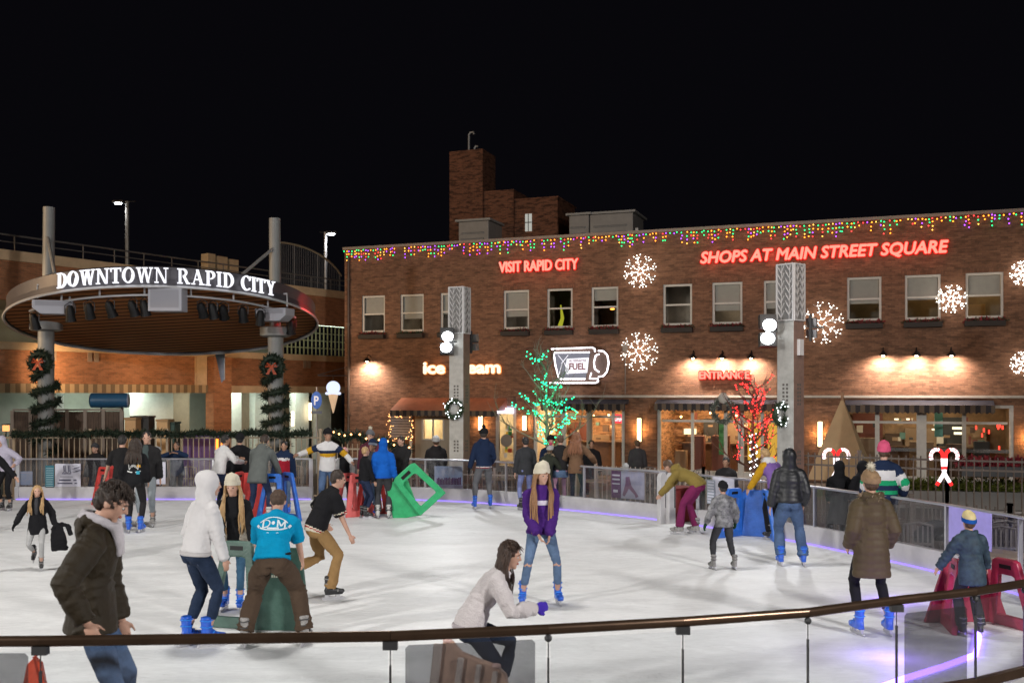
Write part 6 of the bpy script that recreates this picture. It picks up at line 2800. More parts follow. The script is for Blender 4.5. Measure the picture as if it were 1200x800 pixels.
def shoe_mesh():
    if 'shoe' in SK:
        return SK['shoe']
    k = MB()
    k.tube([(0, -.02, .05), (0, -.015, -.02), (0, -.02, -.05)], [.045, .045, .045], 10)
    k.tube([(0, -.05, -.055), (0, .05, -.05), (0, .15, -.065)], [.04, .045, .04], 10, b=[.035, .035, .022], side=(1, 0, 0))
    me = remesh(k, .013, 2, 'shoe')
    me.materials.append(M('shoe dark', (.03, .028, .026), .6))
    SK['shoe'] = (me,)
    return SK['shoe']


def person(label, x, yf, h, face, D=None, z0=0.0, lean=0, bend=0, side=0, twist=0, head=(0, 0), hr=None, hl=None, fr=None, fl=None, pz=None, px=0, py=None,
           top=None, bottom=None, boots='blue', hair=None, hat=None, skin=None, gloves=None, fem=False, detail=1, back_decal=None, group='people at the ice rink', elbow=None, build=1.0, extra=None):
    skin = skin or skin_a
    if D is None:
        root = gnd(x, yf, z0)
        D = root.y
    else:
        root = V(((x - 600) / F * D, D, z0))
    s = h / 1.75
    pxm = F / D * .8533
    vox = min(.016, max(.0075, 1.0 / pxm / s * 1.15))
    vox_c = min(.02, max(.009, 1.25 / pxm / s))
    seed = int(abs(x) * 7 + yf) % 9999
    rr = random.Random(seed)
    skate = boots in ('blue', 'black', 'white', 'grey')
    az = .17 if skate else .1          # ankle height over the ground
    ld, bd, sd = R(lean), R(lean + bend), R(side)
    pz = (.93 + az - .09) if pz is None else pz
    if py is None:
        py = -math.sin(ld) * .16
    P = V((px, py, pz))
    d1 = V((math.sin(sd), math.sin(ld) * math.cos(sd), math.cos(ld)))
    d1.normalize()
    d2 = V((math.sin(sd), math.sin(bd), math.cos(bd)))
    d2.normalize()
    C = P + d1 * .2
    S = C + d2 * .27
    N = S + d2 * .075
    tw = Matrix.Rotation(R(twist), 3, 'Z')
    axx = (tw @ V((1, 0, 0)))
    axx = (axx - d2 * axx.dot(d2)).normalized()
    fw_t = d2.cross(axx) * -1
    if fw_t.dot(tw @ V((0, 1, 0))) < 0:
        fw_t = -fw_t
    bw = .5 * (1 if not fem else .9) * build
    sh = .174 * (.9 if fem else 1) * (.5 + .5 * build)
    SR, SL = S + axx * sh - d2 * .035, S - axx * sh - d2 * .035
    hx = .088
    HR, HL = P + V((hx, 0, -.03)), P - V((hx, 0, .03))
    fr = V(fr or (.11, .0, az))
    fl = V(fl or (-.11, .0, az))
    if len(fr) == 3 and fr.z < az:
        fr.z = az
    if fl.z < az:
        fl.z = az
    KR, AR = ik(HR, fr, .44, .43, V((.15, 1, .1)))
    KL, AL = ik(HL, fl, .44, .43, V((-.15, 1, .1)))
    hr = V(hr or (.27, .06 + math.sin(ld) * .3, pz - .12))
    hl = V(hl or (-.27, .06 + math.sin(ld) * .3, pz - .12))
    ep = elbow or (.45, -.8, -.25)
    ER, WR = ik(SR, hr, .29, .255, V(ep))
    EL, WL = ik(SL, hl, .29, .255, V((-ep[0], ep[1], ep[2])))
    # head
    hd = d2.lerp(V((0, 0, 1)), .55).normalized()
    pitch = R(head[1])
    Rh = Matrix.Rotation(R(head[0] + twist * .5), 3, 'Z') @ Matrix.Rotation(-pitch, 3, 'X')
    hup = Rh @ V((0, 0, 1))
    HC = N + hd * .05 + hup * .085 + (Rh @ V((0, .02, 0)))
    HM = Rh.to_4x4()
    HM.translation = HC

    def hp(*a):
        return HM @ V(a)
    sc_ = Matrix.Scale(s, 4)
    # ---- body
    k = MB()
    k.ell(hp(0, -.012, .02), (.074, .092, .095), HM, 16, 12)
    k.ell(hp(0, .022, -.04), (.056, .066, .07), HM, 14, 10)
    k.ell(hp(0, .03, -.01), (.061, .062, .08), HM, 14, 10)
    k.ell(hp(0, .064, -.088), (.026, .024, .022), HM, 8, 6)
    if vox < .0155:
        k.tube([hp(0, .086, .02), hp(0, .104, -.014), hp(0, .104, -.024)], [.009, .014, .012], 6)
        k.ell(hp(0, .074, .03), (.052, .018, .011), HM, 10, 6)
    for sg in (-1, 1):
        k.ell(hp(sg * .075, -.006, -.008), (.012, .022, .032), HM, 8, 6)
    k.tube([hp(0, -.01, -.02), N, N - d2 * .08], [.052, .054, .06], 12)
    q = .8
    k.tube([P - d1 * .08, P, C, S - d2 * .08, S], [.13 * q, .15 * q, .125 * q, .15 * q, .13 * q], 12, b=[.1 * q, .11 * q, .09 * q, .1 * q, .07 * q], side=axx)
    bare = top.get('sleeve', 1.0) < .9
    for (sj, ej, wj, sg) in ((SR, ER, WR, 1), (SL, EL, WL, -1)):
        a_ = 1.0 if bare else .75
        k.tube([sj, ej, wj], [.05 * a_, .038 * (1 if bare else .85), .026], 10)
        # hand
        fd = (wj - ej).normalized()
        inw = -axx * sg
        inw = (inw - fd * inw.dot(fd)).normalized()
        thd = fd.cross(inw) * sg
        fwd_ = fw_t - fd * fw_t.dot(fd)
        if fwd_.length > .2 and thd.dot(fwd_) < 0:
            thd = -thd
        # across-palm direction = thumb side
        pc_ = wj + fd * .05
        palm = Matrix((thd, inw, fd)).transposed()
        k.ell(pc_, (.04, .018, .05), palm, 10, 8)
        ks = 1.0
        rf = max(.0085, vox * .62)
        for fi in range(4):
            ofs = (.028 - fi * .0185)
            ln = (.078, .086, .08, .062)[fi]
            b0 = wj + fd * .075 + thd * ofs
            k.tube([wj + fd * .03 + thd * ofs * .8, b0, b0 + fd * ln * .45 + inw * .012, b0 + fd * ln * .75 + inw * .035], [rf * .95, rf, rf * .92, rf * .8], 6)
        k.tube([wj + fd * .015 + thd * .02, wj + fd * .045 + thd * .05, wj + fd * .085 + thd * .062 + inw * .012], [rf * 1.2, rf * 1.15, rf * .9], 6)
    for (hj, kj, aj) in ((HR, KR, AR), (HL, KL, AL)):
        k.tube([hj + V((0, 0, .02)), kj, aj], [.075, .048, .036], 10)
    k.xf(sc_)
    me = remesh(k, vox * s, 1, 'person')
    me.materials.append(skin)
    o = bpy.data.objects.new('person', me)
    COL.objects.link(o)
    o.location = root
    o.rotation_euler = (0, 0, R(face))
    tag(o, label, 'person', group)

    def child(me_, name, parent=o, lab=None):
        c = bpy.data.objects.new(name, me_)
        COL.objects.link(c)
        c.parent = parent
        if lab:
            c['label'] = lab
        return c
    # ---- face pieces
    if detail and vox < .0135:
        k = MB()
        for sg in (-1, 1):
            k.ell(hp(sg * .029, .078, .006), (.0135, .010, .0075), HM, 8, 6, mi=0)
            k.ell(hp(sg * .029, .0865, .006), (.0062, .0035, .0065), HM, 8, 5, mi=1)
        k.xf(sc_)
        child(k.mesh('eye', [m_eye, m_iris], True), 'eyes')
        k = MB()
        k.ell(hp(0, .088, -.052), (.024, .009, .0085), HM, 10, 6)
        if detail > 1:
            k.ell(hp(0, .0925, -.052), (.019, .006, .0055), HM, 8, 5, mi=1)
        k.xf(sc_)
        child(k.mesh('mouth', [m_lip, m_teeth], True), 'mouth')
        if hair:
            k = MB()
            for sg in (-1, 1):
                k.tube([hp(sg * .014, .091, .03), hp(sg * .03, .092, .034), hp(sg * .048, .08, .03)], .004, 5)
            k.xf(sc_)
            child(k.mesh('eyebrow', [hair[1]], True), 'eyebrows')
    elif detail:
        k = MB()
        for sg in (-1, 1):
            k.ell(hp(sg * .03, .078, .008), (.012, .012, .008), HM, 6, 5)
        k.xf(sc_)
        child(k.mesh('eye', [m_iris], True), 'eyes')
    # ---- trousers
    b = dict(w=1.0, tuck=True, mat=denim('mid', (.06, .1, .2)), amp=.006)
    b.update(bottom or {})
    wv_ = b['w']
    if b.get('mat'):
        k = MB()
        rise = .05
        k.tube([P - d1 * .1, P - d1 * .03, P + d1 * rise, P + d1 * (rise + .05)], [.15, .165 * build, .15 * build, .14 * build], 16, b=[.1, .118, .105, .1], side=(1, 0, 0))
        for sg in (-1, 1):
            k.ell(P + V((sg * .075, -.05, -.055)), (.085, .08, .1), None, 12, 8)
        for (hj, kj, aj) in ((HR, KR, AR), (HL, KL, AL)):
            end = aj + (kj - aj).normalized() * (.12 if b['tuck'] else -.015)
            bot = .052 if b['tuck'] else .062 * wv_ + .012
            m1 = hj.lerp(kj, .5)
            m2 = kj.lerp(end, .4)
            k.tube([hj + V((0, 0, .03)), hj, m1, kj, m2, end], [.085, .092, .08 * wv_, .063 * wv_, .062 * wv_, bot], 14)
        k.xf(sc_)
        me = remesh(k, vox_c * s, 5, 'trousers')
        sg_ = [(HR * s, KR * s, (.7, 1)), (KR * s, AR * s, (1, 1.0)), (HL * s, KL * s, (.7, 1)), (KL * s, AL * s, (1, 1.0))]
        folds(me, sg_, b['amp'] * s * (1 + (wv_ - 1) * 1.2), seed, kscale=s)
        me.materials.append(b['mat'])
        if b.get('paint'):
            m2 = b['paint'][1]
            me.materials.append(m2)
            cen_ = np.empty(len(me.polygons) * 3)
            me.polygons.foreach_get('center', cen_)
            cen_ = cen_.reshape(-1, 3)
            idx = np.zeros(len(cen_), dtype=np.int32)
            for (kj) in (KR, KL):
                dd = cen_ - np.array(kj * s)
                idx[(np.abs(dd[:, 2] - b['paint'][0] - .01 * np.sin(dd[:, 0] * 90)) < .012) & (dd[:, 1] > .0) & (np.abs(dd[:, 0]) < .045)] = 1
            me.polygons.foreach_set('material_index', idx)
        tro = child(me, b.get('name', 'trousers'))
        if b.get('pockets'):
            k = MB()
            for sg in (-1, 1):
                x0_, x1_ = sg * .03, sg * .125
                stroke(k, [(x0_, -.055), (x0_, -.15), ((x0_ + x1_) / 2, -.175), (x1_, -.15), (x1_, -.055), (x0_, -.055)], .006)
                stroke(k, [(x0_, -.072), (x1_, -.072)], .004)
            stroke(k, [(0, .03), (0, -.10)], .005)
            stroke(k, [(-.13, .012), (-.05, .0), (.05, .0), (.13, .012)], .005)
            project(k, tro, P * s, V((1, 0, 0)) * s, V((0, 0, 1)) * s, V((0, 1, 0)), .0025)
            child(k.mesh('stitching', [b['pockets']]), 'stitching', tro)
    # ---- top
    t = dict(th=.018, hem=.06, sleeve=1.0, mat=None, amp=.007, hood=None, name='jacket', flare=1.0, arm=1.0, collar=.02, quilt=None, paint=None, body=1.0, open=None)
    t.update(top)
    th = t['th']
    bm_ = t['body'] * (.93 if fem else 1) * build
    k = MB()
    hemp = P - V((0, 0, 1)).lerp(d1, .5).normalized() * t['hem']
    pts = [hemp]
    ra = [max(.155 * bm_ + th, .168 * build + th * .75) * t['flare']]
    rb_ = [max(.112 * bm_ + th, .124 + th * .75) * t['flare']]
    if t['hem'] > .25:
        pts.append(P - d1.lerp(V((0, 0, 1)), .5).normalized() * t['hem'] * .5)
        ra.append((.16 * bm_ + th) * (1 + (t['flare'] - 1) * .5))
        rb_.append((.118 * bm_ + th) * (1 + (t['flare'] - 1) * .5))
    pts += [P + d1 * .0, C, C + d2 * .13, S - d2 * .045, S + d2 * .012, N - d2 * .01 + V((0, 0, 0)), N + d2 * t['collar']]
    ra += [max(.153 * bm_ + th, .163 * build + th * .7), .132 * bm_ + th, .155 * bm_ + th * .9, .156 * bm_ + th * .6, .112 + th * .3, .066 + th * .4, .06 + th * .5]
    rb_ += [max(.112 * bm_ + th, .122 + th * .7), .095 * bm_ + th, .108 * bm_ + th, .098 * bm_ + th, .08 + th * .5, .062 + th * .4, .062 + th * .5]
    if fem and t.get('bust', True):
        for sg in (-1, 1):
            k.ell(C + d2 * .14 + axx * sg * .065 + fw_t * .075, (.06 + th * .6, .05 + th * .4, .06 + th * .5), None, 10, 8)
    k.tube(pts, ra, 18, b=rb_, side=axx)
    arms = []
    for (sj, ej, wj) in ((SR, ER, WR), (SL, EL, WL)):
        am = t['arm']
        k.tube([N - d2 * .045, N.lerp(sj, .5) - d2 * .012, sj - d2 * .004], [.062 + th * .3, .052 + th * .5, (.05 + th * .8) * am], 10)
        r0, r1, r2 = (.054 + th * .85) * am, (.045 + th * .9) * am, (.034 + th * .8) * am
        k.ell(sj - d2 * .016, (r0 + .002, r0, r0), None, 12, 8)
        sl = t['sleeve']
        if sl >= .99:
            e = ej.lerp(wj, .97)
            k.tube([sj - d2 * .014, sj.lerp(ej, .5), ej, ej.lerp(wj, .5), e], [r0, r0 * .98, r1, (r1 + r2) / 2 * 1.03, r2], 12)
        else:
            e = sj.lerp(ej, sl * 2) if sl < .5 else ej.lerp(wj, sl * 2 - 1)
            k.tube([sj, sj.lerp(e, .5), e], [r0, r0 * 1.0, r0 * .98 + .004], 12)
        arms += [(sj * s, ej * s, (.6, 1)), (ej * s, wj * s, (1, .8))]
    if t['hood'] == 'up':
        k.ell(hp(0, -.042, .022), (.113, .122, .14), HM, 16, 12)
        k.ell(hp(0, -.085, .05), (.085, .09, .10), HM, 12, 10)
        k.tube([hp(0, -.045, -.03), hp(0, -.05, -.09), N - fw_t * .015, S - d2 * .01, S - d2 * .05], [.10, .105, .115, .145, .16], 14, b=[.105, .105, .1, .1, .1], side=axx)
    elif t['hood'] == 'down':
        k.tube([N + axx * .09 + fw_t * .03, N + axx * .085 - fw_t * .06 + d2 * .01, N - fw_t * .105 - d2 * .03, N - axx * .085 - fw_t * .06 + d2 * .01, N - axx * .09 + fw_t * .03],
               [.03, .045, .055, .045, .03], 10)
        k.ell(N - fw_t * .1 - d2 * .07, (.1, .045, .085), None, 12, 8)
    k.xf(sc_)
    me = remesh(k, vox_c * s, 4, t['name'])
    segs = [(hemp * s, C * s, (.3, .9)), (C * s, S * s, (.6, .2))] + arms
    folds(me, segs, t['amp'] * s, seed + 1, kscale=s, quilt=(t['quilt'][0] * s, t['quilt'][1] * s) if t['quilt'] else None)
    ms = t['mat'] if isinstance(t['mat'], (list, tuple)) else [t['mat']]
    for m_ in ms:
        me.materials.append(m_)
    if t['paint']:
        cen_ = np.empty(len(me.polygons) * 3)
        me.polygons.foreach_get('center', cen_)
        cen_ = cen_.reshape(-1, 3) / s
        best = np.full(len(cen_), 1e9)
        bone = np.zeros(len(cen_), dtype=int)
        tt = np.zeros(len(cen_))
        bl_ = [(P, S), (SR, ER), (ER, WR), (SL, EL), (EL, WL)]
        for i, (a, b_) in enumerate(bl_):
            tq, dq, _ = seg_param(cen_, a, b_)
            if i == 0:
                dq = dq - .09
            m_ = dq < best
            best[m_] = dq[m_]
            bone[m_] = i
            tt[m_] = tq[m_]
        rel = cen_ - np.array(P)
        axc = rel @ np.array(d1.lerp(d2, .5).normalized())
        lat = rel @ np.array(axx)
        dep = rel @ np.array(fw_t)
        idx = t['paint'](bone, tt, axc, lat, dep).astype(np.int32)
        me.polygons.foreach_set('material_index', idx)
    jk = child(me, t['name'], lab=t.get('lab'))
    if t.get('band'):
        k = MB()
        hx_, hy_ = ra[0] * .965 + .004, rb_[0] * .965 + .004
        up_ = V((0, 0, 1)).lerp(d1, .5).normalized()
        fwh = up_.cross(axx) * -1
        rg_ = [hemp + up_ * .014 + axx * math.cos(a) * hx_ - up_.cross(axx) * math.sin(a) * hy_ for a in np.linspace(0, 2 * PI, 41)[:-1]]
        k.tube(rg_, .007, 8, closed=True, b=.022, side=None)
        for (ej, wj) in ((ER, WR), (EL, WL)):
            fd = (wj - ej).normalized()
            k.tube([wj - fd * .045, wj - fd * .03, wj + fd * .004, wj + fd * .012], [.034 + th * .3, .038 + th * .25, .036 + th * .2, .028], 12)
        k.xf(sc_)
        child(k.mesh('ribbing', [t['band']], True), 'ribbing', jk)
    if t.get('fur'):
        k = MB()
        ringp = [N + axx * .1 + fw_t * .05, N + axx * .1 - fw_t * .05, N - fw_t * .12 - d2 * .02, N - axx * .1 - fw_t * .05, N - axx * .1 + fw_t * .05]
        if t['hood'] == 'up':
            ringp = [hp(math.sin(a) * .1, .055, math.cos(a) * .125) for a in np.linspace(0, 2 * PI, 12)]
        rp = catmull(ringp, 3)
        k.tube(rp, .025, 6)
        needles(k, rp, .045, 900 if vox < .012 else 400, .05, .006, 0, 3)
        k.xf(sc_)
        child(k.mesh('fur_trim', [t['fur']], True), 'fur_trim', jk)
    if t.get('opening'):
        # shirt showing in the open front
        k = MB()
        pf = [N + fw_t * (.05 + th), S + fw_t * (.085 + th), C + d2 * .1 + fw_t * (.112 * bm_ + th), C + fw_t * (.1 * bm_ + th)]
        wds = t['opening'][1]
        k.tube([p_ - fw_t * .012 for p_ in pf], wds, 8, b=.022, side=axx)
        k.xf(sc_)
        child(k.mesh('shirt', [t['opening'][0]], True), 'shirt')
    # ---- feet
    fy = (rr.uniform(-14, -4), rr.uniform(4, 14))
    for (aj, kj, yaw, key) in ((AR, KR, fy[0], 'r'), (AL, KL, fy[1], 'l')):
        lift = aj.z - az
        m4 = Matrix.Translation(aj * s) @ Matrix.Rotation(R(yaw), 4, 'Z') @ Matrix.Rotation(R(-55) * min(1, lift / .3) if lift > .04 else 0, 4, 'X') @ Matrix.Scale(s, 4)
        if skate:
            a_, b_, c_ = skate_mesh(boots, .009 if vox < .011 else .014)
            so_ = child(a_, 'skate')
            so_.matrix_local = m4
            child(b_, 'blade', so_)
            child(c_, 'strap', so_)
        else:
            so_ = child(shoe_mesh()[0], 'shoe')
            so_.matrix_local = m4
    if gloves:
        for (ej, wj, sg) in ((ER, WR, 1), (EL, WL, -1)):
            k = MB()
            fd = (wj - ej).normalized()
            inw = -axx * sg
            inw = (inw - fd * inw.dot(fd)).normalized()
            thd = fd.cross(inw) * sg
            fwd_ = fw_t - fd * fw_t.dot(fd)
            if fwd_.length > .2 and thd.dot(fwd_) < 0:
                thd = -thd
            palm = Matrix((thd, inw, fd)).transposed()
            k.tube([wj - fd * .05, wj, wj + fd * .02], [.042, .036, .036], 10)
            k.ell(wj + fd * .055, (.049, .028, .058), palm, 12, 8)
            for fi in range(4):
                ofs = (.03 - fi * .02)
                ln = (.078, .086, .08, .062)[fi]
                b0 = wj + fd * .08 + thd * ofs
                k.tube([b0 - fd * .04, b0, b0 + fd * ln * .45 + inw * .012, b0 + fd * ln * .78 + inw * .035], [.014, .0145, .0135, .012], 6)
            k.tube([wj + fd * .015 + thd * .02, wj + fd * .045 + thd * .055, wj + fd * .09 + thd * .068 + inw * .012], [.018, .018, .014], 6)
            k.xf(sc_)
            me = remesh(k, max(.0085, vox * .8) * s, 1, 'glove')
            me.materials.append(gloves)
            child(me, 'glove')
    # ---- hair
    if hair:
        style, hm_ = hair[0], hair[1]
        L_ = hair[2] if len(hair) > 2 else .3
        k = MB()
        if t['hood'] != 'up':
            k.ell(hp(0, -.022, .034), (.086, .093, .094), HM, 18, 12)
            k.ell(hp(0, -.045, -.006), (.080, .066, .075 if style != 'buzz' else .06), HM, 14, 10)
            k.xf(sc_)
            me = remesh(k, min(.011, vox_c) * s, 1, 'hair')
            Pn, Nn = get_co(me), get_no(me)
            f = (np.sin(Pn @ np.array([70, 90, 20]) / s) * np.sin(Pn @ np.array([-60, 40, 55]) / s + 1)) * .005 * s + rng.normal(0, .0012 * s, len(Pn))
            if style == 'messy':
                f *= 1.8
            me.vertices.foreach_set('co', (Pn + Nn * f[:, None]).ravel())
            me.materials.append(hm_)
            ho = child(me, 'hair')
            if style != 'buzz' and vox < .0125:
                k = MB()
                for i in range(420 if style == 'messy' else 160):
                    a = rr.uniform(-PI, PI)
                    q1 = math.sqrt(rr.random()) * .95
                    sx_, sy_ = math.sin(a) * q1, math.cos(a) * q1
                    zz = math.sqrt(max(0, 1 - q1 * q1))
                    st = (sx_ * .082, sy_ * .089 - .022, zz * .09 + .036)
                    if sy_ > .75 and zz < .4:
                        continue
                    ln = .042 if style == 'messy' else .032
                    fx, fy = sx_ * .6 + rr.gauss(0, .3), max(-.4, sy_) + .5 + rr.gauss(0, .3)
                    mid = (st[0] + fx * ln * .45, st[1] + fy * ln * .45, st[2] + .012 - .25 * ln * (1 - zz))
                    en = (st[0] + fx * ln, st[1] + fy * ln, st[2] - .004 - .8 * ln * (1 - zz))
                    k.tube([hp(*st), hp(*mid), hp(*en)], [.0055, .005, .0015], 4)
                k.xf(sc_)
                child(k.mesh('lock', [hm_], True), 'hair_locks', ho)
        if style in ('long', 'longfront', 'tail'):
            k = MB()
            n = 170 if vox < .012 else 50
            gdir = V((0, 0, -1))
            for i in range(n):
                f_ = (i + rr.random()) / n
                lim = 1.85 if style != 'tail' else 1.4
                a = -lim + 2 * lim * f_
                sn, cs = math.sin(a), -math.cos(a)
                sgn = 1 if sn > 0 else -1
                p0 = hp(sn * .062, cs * .07 - .01, .085)
                p1 = hp(sn * .092, cs * .092, .0)
                p2 = hp(sn * (.1 + rr.uniform(0, .02)), min(.03, cs * .095), -.09)
                wob = rr.uniform(-.02, .02)
                ln = L_ * rr.uniform(.75, 1.05)
                # fall down, pushed out over the shoulder by the torso
                out = (p2 - N)
                out.z = 0
                if out.length > 0:
                    out.normalize()
                if style == 'longfront' and cs > -.45:
                    q3 = N + axx * sgn * rr.uniform(.085, .15) + fw_t * (.115 + th) - d2 * .10
                    q4 = q3 - d2 * ln * .45 + fw_t * .02 + axx * wob
                    q5 = q3 - d2 * ln * .9 + fw_t * .02 + axx * wob * 2
                    pp_ = [p0, p1, p2, q3, q4, q5]
                elif lean > 25:
                    q3 = p2 + out * .03 + gdir * ln * .35
                    pp_ = [p0, p1, p2, q3 + V((wob, 0, 0)), p2 + out * .02 + gdir * ln * .7]
                else:
                    bk = -fw_t
                    q3 = p2.lerp(N + bk * .125 + axx * sn * .12 - d2 * .06, .7) + bk * th
                    q4 = N + bk * (.125 + th) + axx * (sn * .14 + wob) - d2 * (.06 + ln * .5)
                    q5 = N + bk * (.13 + th) + axx * (sn * .12 + wob * 2) - d2 * (.06 + ln * .85)
                    pp_ = [p0, p1, p2, q3, q4, q5] if style != 'tail' else [p0, p1, hp(0, -.1, .0), N + bk * .12, N + bk * .13 - d2 * .15]
                cl = catmull(pp_, 3)
                ph_, am_ = rr.uniform(0, 6), rr.uniform(.003, .009)
                cl = [c_ + axx * am_ * math.sin(j * 1.1 + ph_) + fw_t * am_ * math.cos(j * .9 + ph_) * (1 if j > 4 else 0) for j, c_ in enumerate(cl)]
                m_ = len(cl)
                r0 = (.0085 if n > 60 else .016)
                k.tube(cl, [r0 * (1 - .75 * (j / m_) ** 2) for j in range(m_)], 5, b=[r0 * .6 * (1 - .7 * (j / m_) ** 2) for j in range(m_)])
            k.xf(sc_)
            child(k.mesh('long_hair', [hm_], True), 'hair_strands')
    # ---- hats
    if hat:
        kind, hm_ = hat[0], hat[1]
        k = MB()
        hs_ = 1.0
        if kind in ('beanie', 'pom', 'slouch'):
            prof = [(.02, 1.0), (.05, 1.02), (.085, .97), (.112, .82), (.13, .56), (.138, .16)]
            if kind == 'slouch' or len(hat) > 3:
                prof = [(.02, 1.0), (.05, 1.03), (.09, 1.01), (.125, .93), (.152, .76), (.168, .48), (.172, .14)]
            n = 40
            vs = []
            for (z, r_) in prof:
                for i in range(n):
                    a = 2 * PI * i / n
                    rb2 = r_ * (1 + .018 * math.cos(a * 20))
                    vs.append(hp(math.cos(a) * .093 * rb2, -.018 + math.sin(a) * .106 * rb2, z + .012 + .020 * math.sin(a)))
            fs = []
            for q_ in range(len(prof) - 1):
                for i in range(n):
                    fs.append((q_ * n + i, q_ * n + (i + 1) % n, (q_ + 1) * n + (i + 1) % n, (q_ + 1) * n + i))
            fs.append(tuple(range((len(prof) - 1) * n, len(prof) * n)))
            fs.append(tuple(range(n)))
            k.add(vs, fs)
            k.xf(sc_)
            hat_o = child(k.mesh('hat', [hm_], 'auto'), 'hat')
            k = MB()
            ring = []
            for i in range(40):
                a = 2 * PI * i / 40
                ring.append(hp(math.cos(a) * .094, -.012 + math.sin(a) * .109, .04))
            k.tube(ring, .012, 8, closed=True, b=[.03] * 40)
            k2 = MB()
            vs, fs = [], []
            for j, (z, r_) in enumerate(((.012, 1.02), (.012, 1.1), (.04, 1.13), (.07, 1.1), (.07, 1.0))):
                for i in range(n):
                    a = 2 * PI * i / n
                    rb2 = r_ * (1 + .012 * math.cos(a * 20))
                    vs.append(hp(math.cos(a) * .093 * rb2, -.018 + math.sin(a) * .106 * rb2, z + .012 + .022 * math.sin(a)))
            for j in range(4):
                for i in range(n):
                    fs.append((j * n + i, j * n + (i + 1) % n, (j + 1) * n + (i + 1) % n, (j + 1) * n + i))
            k2.add(vs, fs)
            k2.xf(sc_)
            child(k2.mesh('cuff', [hat[3] if len(hat) > 3 else hm_], 'auto'), 'cuff', hat_o)
            if kind == 'pom':
                k = MB()
                pc_ = hp(0, -.02, .185)
                k.ell(pc_, .038, None, 10, 8)
                needles(k, [pc_ - V((0, 0, .01)), pc_ + V((0, 0, .01))], .045, 16000, .035, .006, 0, 2)
                k.xf(sc_)
                child(k.mesh('pompom', [hat[2]], True), 'pompom', hat_o)
        elif kind == 'cap':
            k.ell(hp(0, -.012, .05), (.093, .108, .085), HM, 18, 12)
            k.tube([hp(0, .06, .05), hp(0, .12, .045), hp(0, .155, .035)], [.07, .07, .045], 12, b=.006, side=Rh @ V((1, 0, 0)))
            k.xf(sc_)
            child(k.mesh('cap', [hm_], True), 'hat')
    if back_decal:
        back_decal(o, jk, s, dict(P=P, C=C, S=S, N=N, axx=axx, d2=d2, fw=fw_t, child=child))
    if extra:
        extra(o, s, dict(P=P, C=C, S=S, N=N, axx=axx, d2=d2, d1=d1, fw=fw_t, child=child, ER=ER, WR=WR, EL=EL, WL=WL, hp=hp, HM=HM, sc=sc_, vox=vox, KR=KR, KL=KL, AR=AR, AL=AL, th=th))
    return o


def project(mb, target, org, right, up, inward, lift=.004):
    """wrap flat (x,z) art onto the target mesh along inward"""
    me = target.data
    bv = BVHTree.FromPolygons([v.co for v in me.vertices], [tuple(p.vertices) for p in me.polygons])
    out = []
    for v in mb.v:
        o_ = org + right * v[0] + up * v[2] - inward * .4
        h_, n_, i_, d_ = bv.ray_cast(o_, inward, 1.0)
        if h_ is None:
            h_ = org + right * v[0] + up * v[2]
        out.append(tuple(h_ - inward * (lift + (0 if v[1] <= 0 else -.002))))
    mb.v = out
    return mb


def fine_quads(x0, x1, z0, z1, n=6, m=3):
    k = MB()
    for i in range(n):
        for j in range(m):
            a, b = x0 + (x1 - x0) * i / n, x0 + (x1 - x0) * (i + 1) / n
            c, d = z0 + (z1 - z0) * j / m, z0 + (z1 - z0) * (j + 1) / m
            k.add([(a, 0, c), (b, 0, c), (b, 0, d), (a, 0, d)], [(0, 1, 2, 3)])
    return k


def stroke(k, pts, w):
    for i in range(len(pts) - 1):
        a, b = V((pts[i][0], 0, pts[i][1])), V((pts[i + 1][0], 0, pts[i + 1][1]))
        d = (b - a)
        if d.length < 1e-6:
            continue
        nn = V((-d.z, 0, d.x)).normalized() * w / 2
        k.add([a - nn, b - nn, b + nn, a + nn], [(0, 1, 2, 3)])
# ------------------------------------------------------------------ everyone in the photo
f_black = fabric('black', (.012, .012, .014))
f_black2 = fabric('soft black', (.02, .019, .02))
f_navy = fabric('navy', (.012, .022, .055))
f_white = fabric('white fleece', (.58, .57, .57), .04)
f_lav = fabric('lavender', (.45, .42, .52), .05)
f_grey = fabric('mid grey', (.13, .13, .14))
f_dgrey = fabric('dark grey', (.05, .05, .055))
f_ltgrey = fabric('light grey', (.38, .38, .38))
f_olive = fabric('olive', (.055, .045, .022))
f_brown = fabric('brown trousers', (.075, .05, .034))
f_tan = fabric('tan chino', (.30, .18, .075))
f_coat = fabric('quilted taupe', (.075, .054, .03), rough=.55, bump=.1)
f_blueh = fabric('bright blue hoodie', (.008, .10, .45))
f_tee = fabric('turquoise tee', (.0, .25, .46))
f_purple = fabric('purple sweater', (.062, .018, .16))
f_purp2 = fabric('lilac', (.18, .1, .32))
f_yellow = fabric('yellow sleeve', (.5, .27, .015))
f_red = fabric('dark red', (.33, .015, .03))
f_cream = fabric('cream knit', (.60, .55, .44))
f_pink = fabric('pink knit', (.6, .09, .18))
f_magenta = fabric('magenta trousers', (.17, .02, .08))
f_mustard = fabric('mustard jacket', (.22, .16, .045))
f_green = fabric('green stripe', (.01, .26, .11))
f_rust = fabric('rust brown', (.15, .085, .05))
f_ltpink = fabric('pale pink tights', (.5, .28, .38))
f_fur = M('fur beige', (.38, .28, .18), .9, var=.4, vs=40)
f_camo = M('camouflage fabric', (.03, .03, .035), .8, col2=(.33, .33, .34), vs=11, bump=.2, bs=200)
f_ncamo = M('navy mottled fabric', (.008, .02, .035), .7, col2=(.03, .06, .085), vs=14, bump=.2, bs=200)
f_plaid = M('snowy plaid wrap', (.10, .08, .06), .9, col2=(.5, .45, .38), vs=16, bump=.3, bs=150)
d_mid = denim('mid blue', (.05, .085, .16))
d_lt = denim('light blue', (.075, .12, .2))
d_dk = denim('dark blue', (.012, .02, .05))
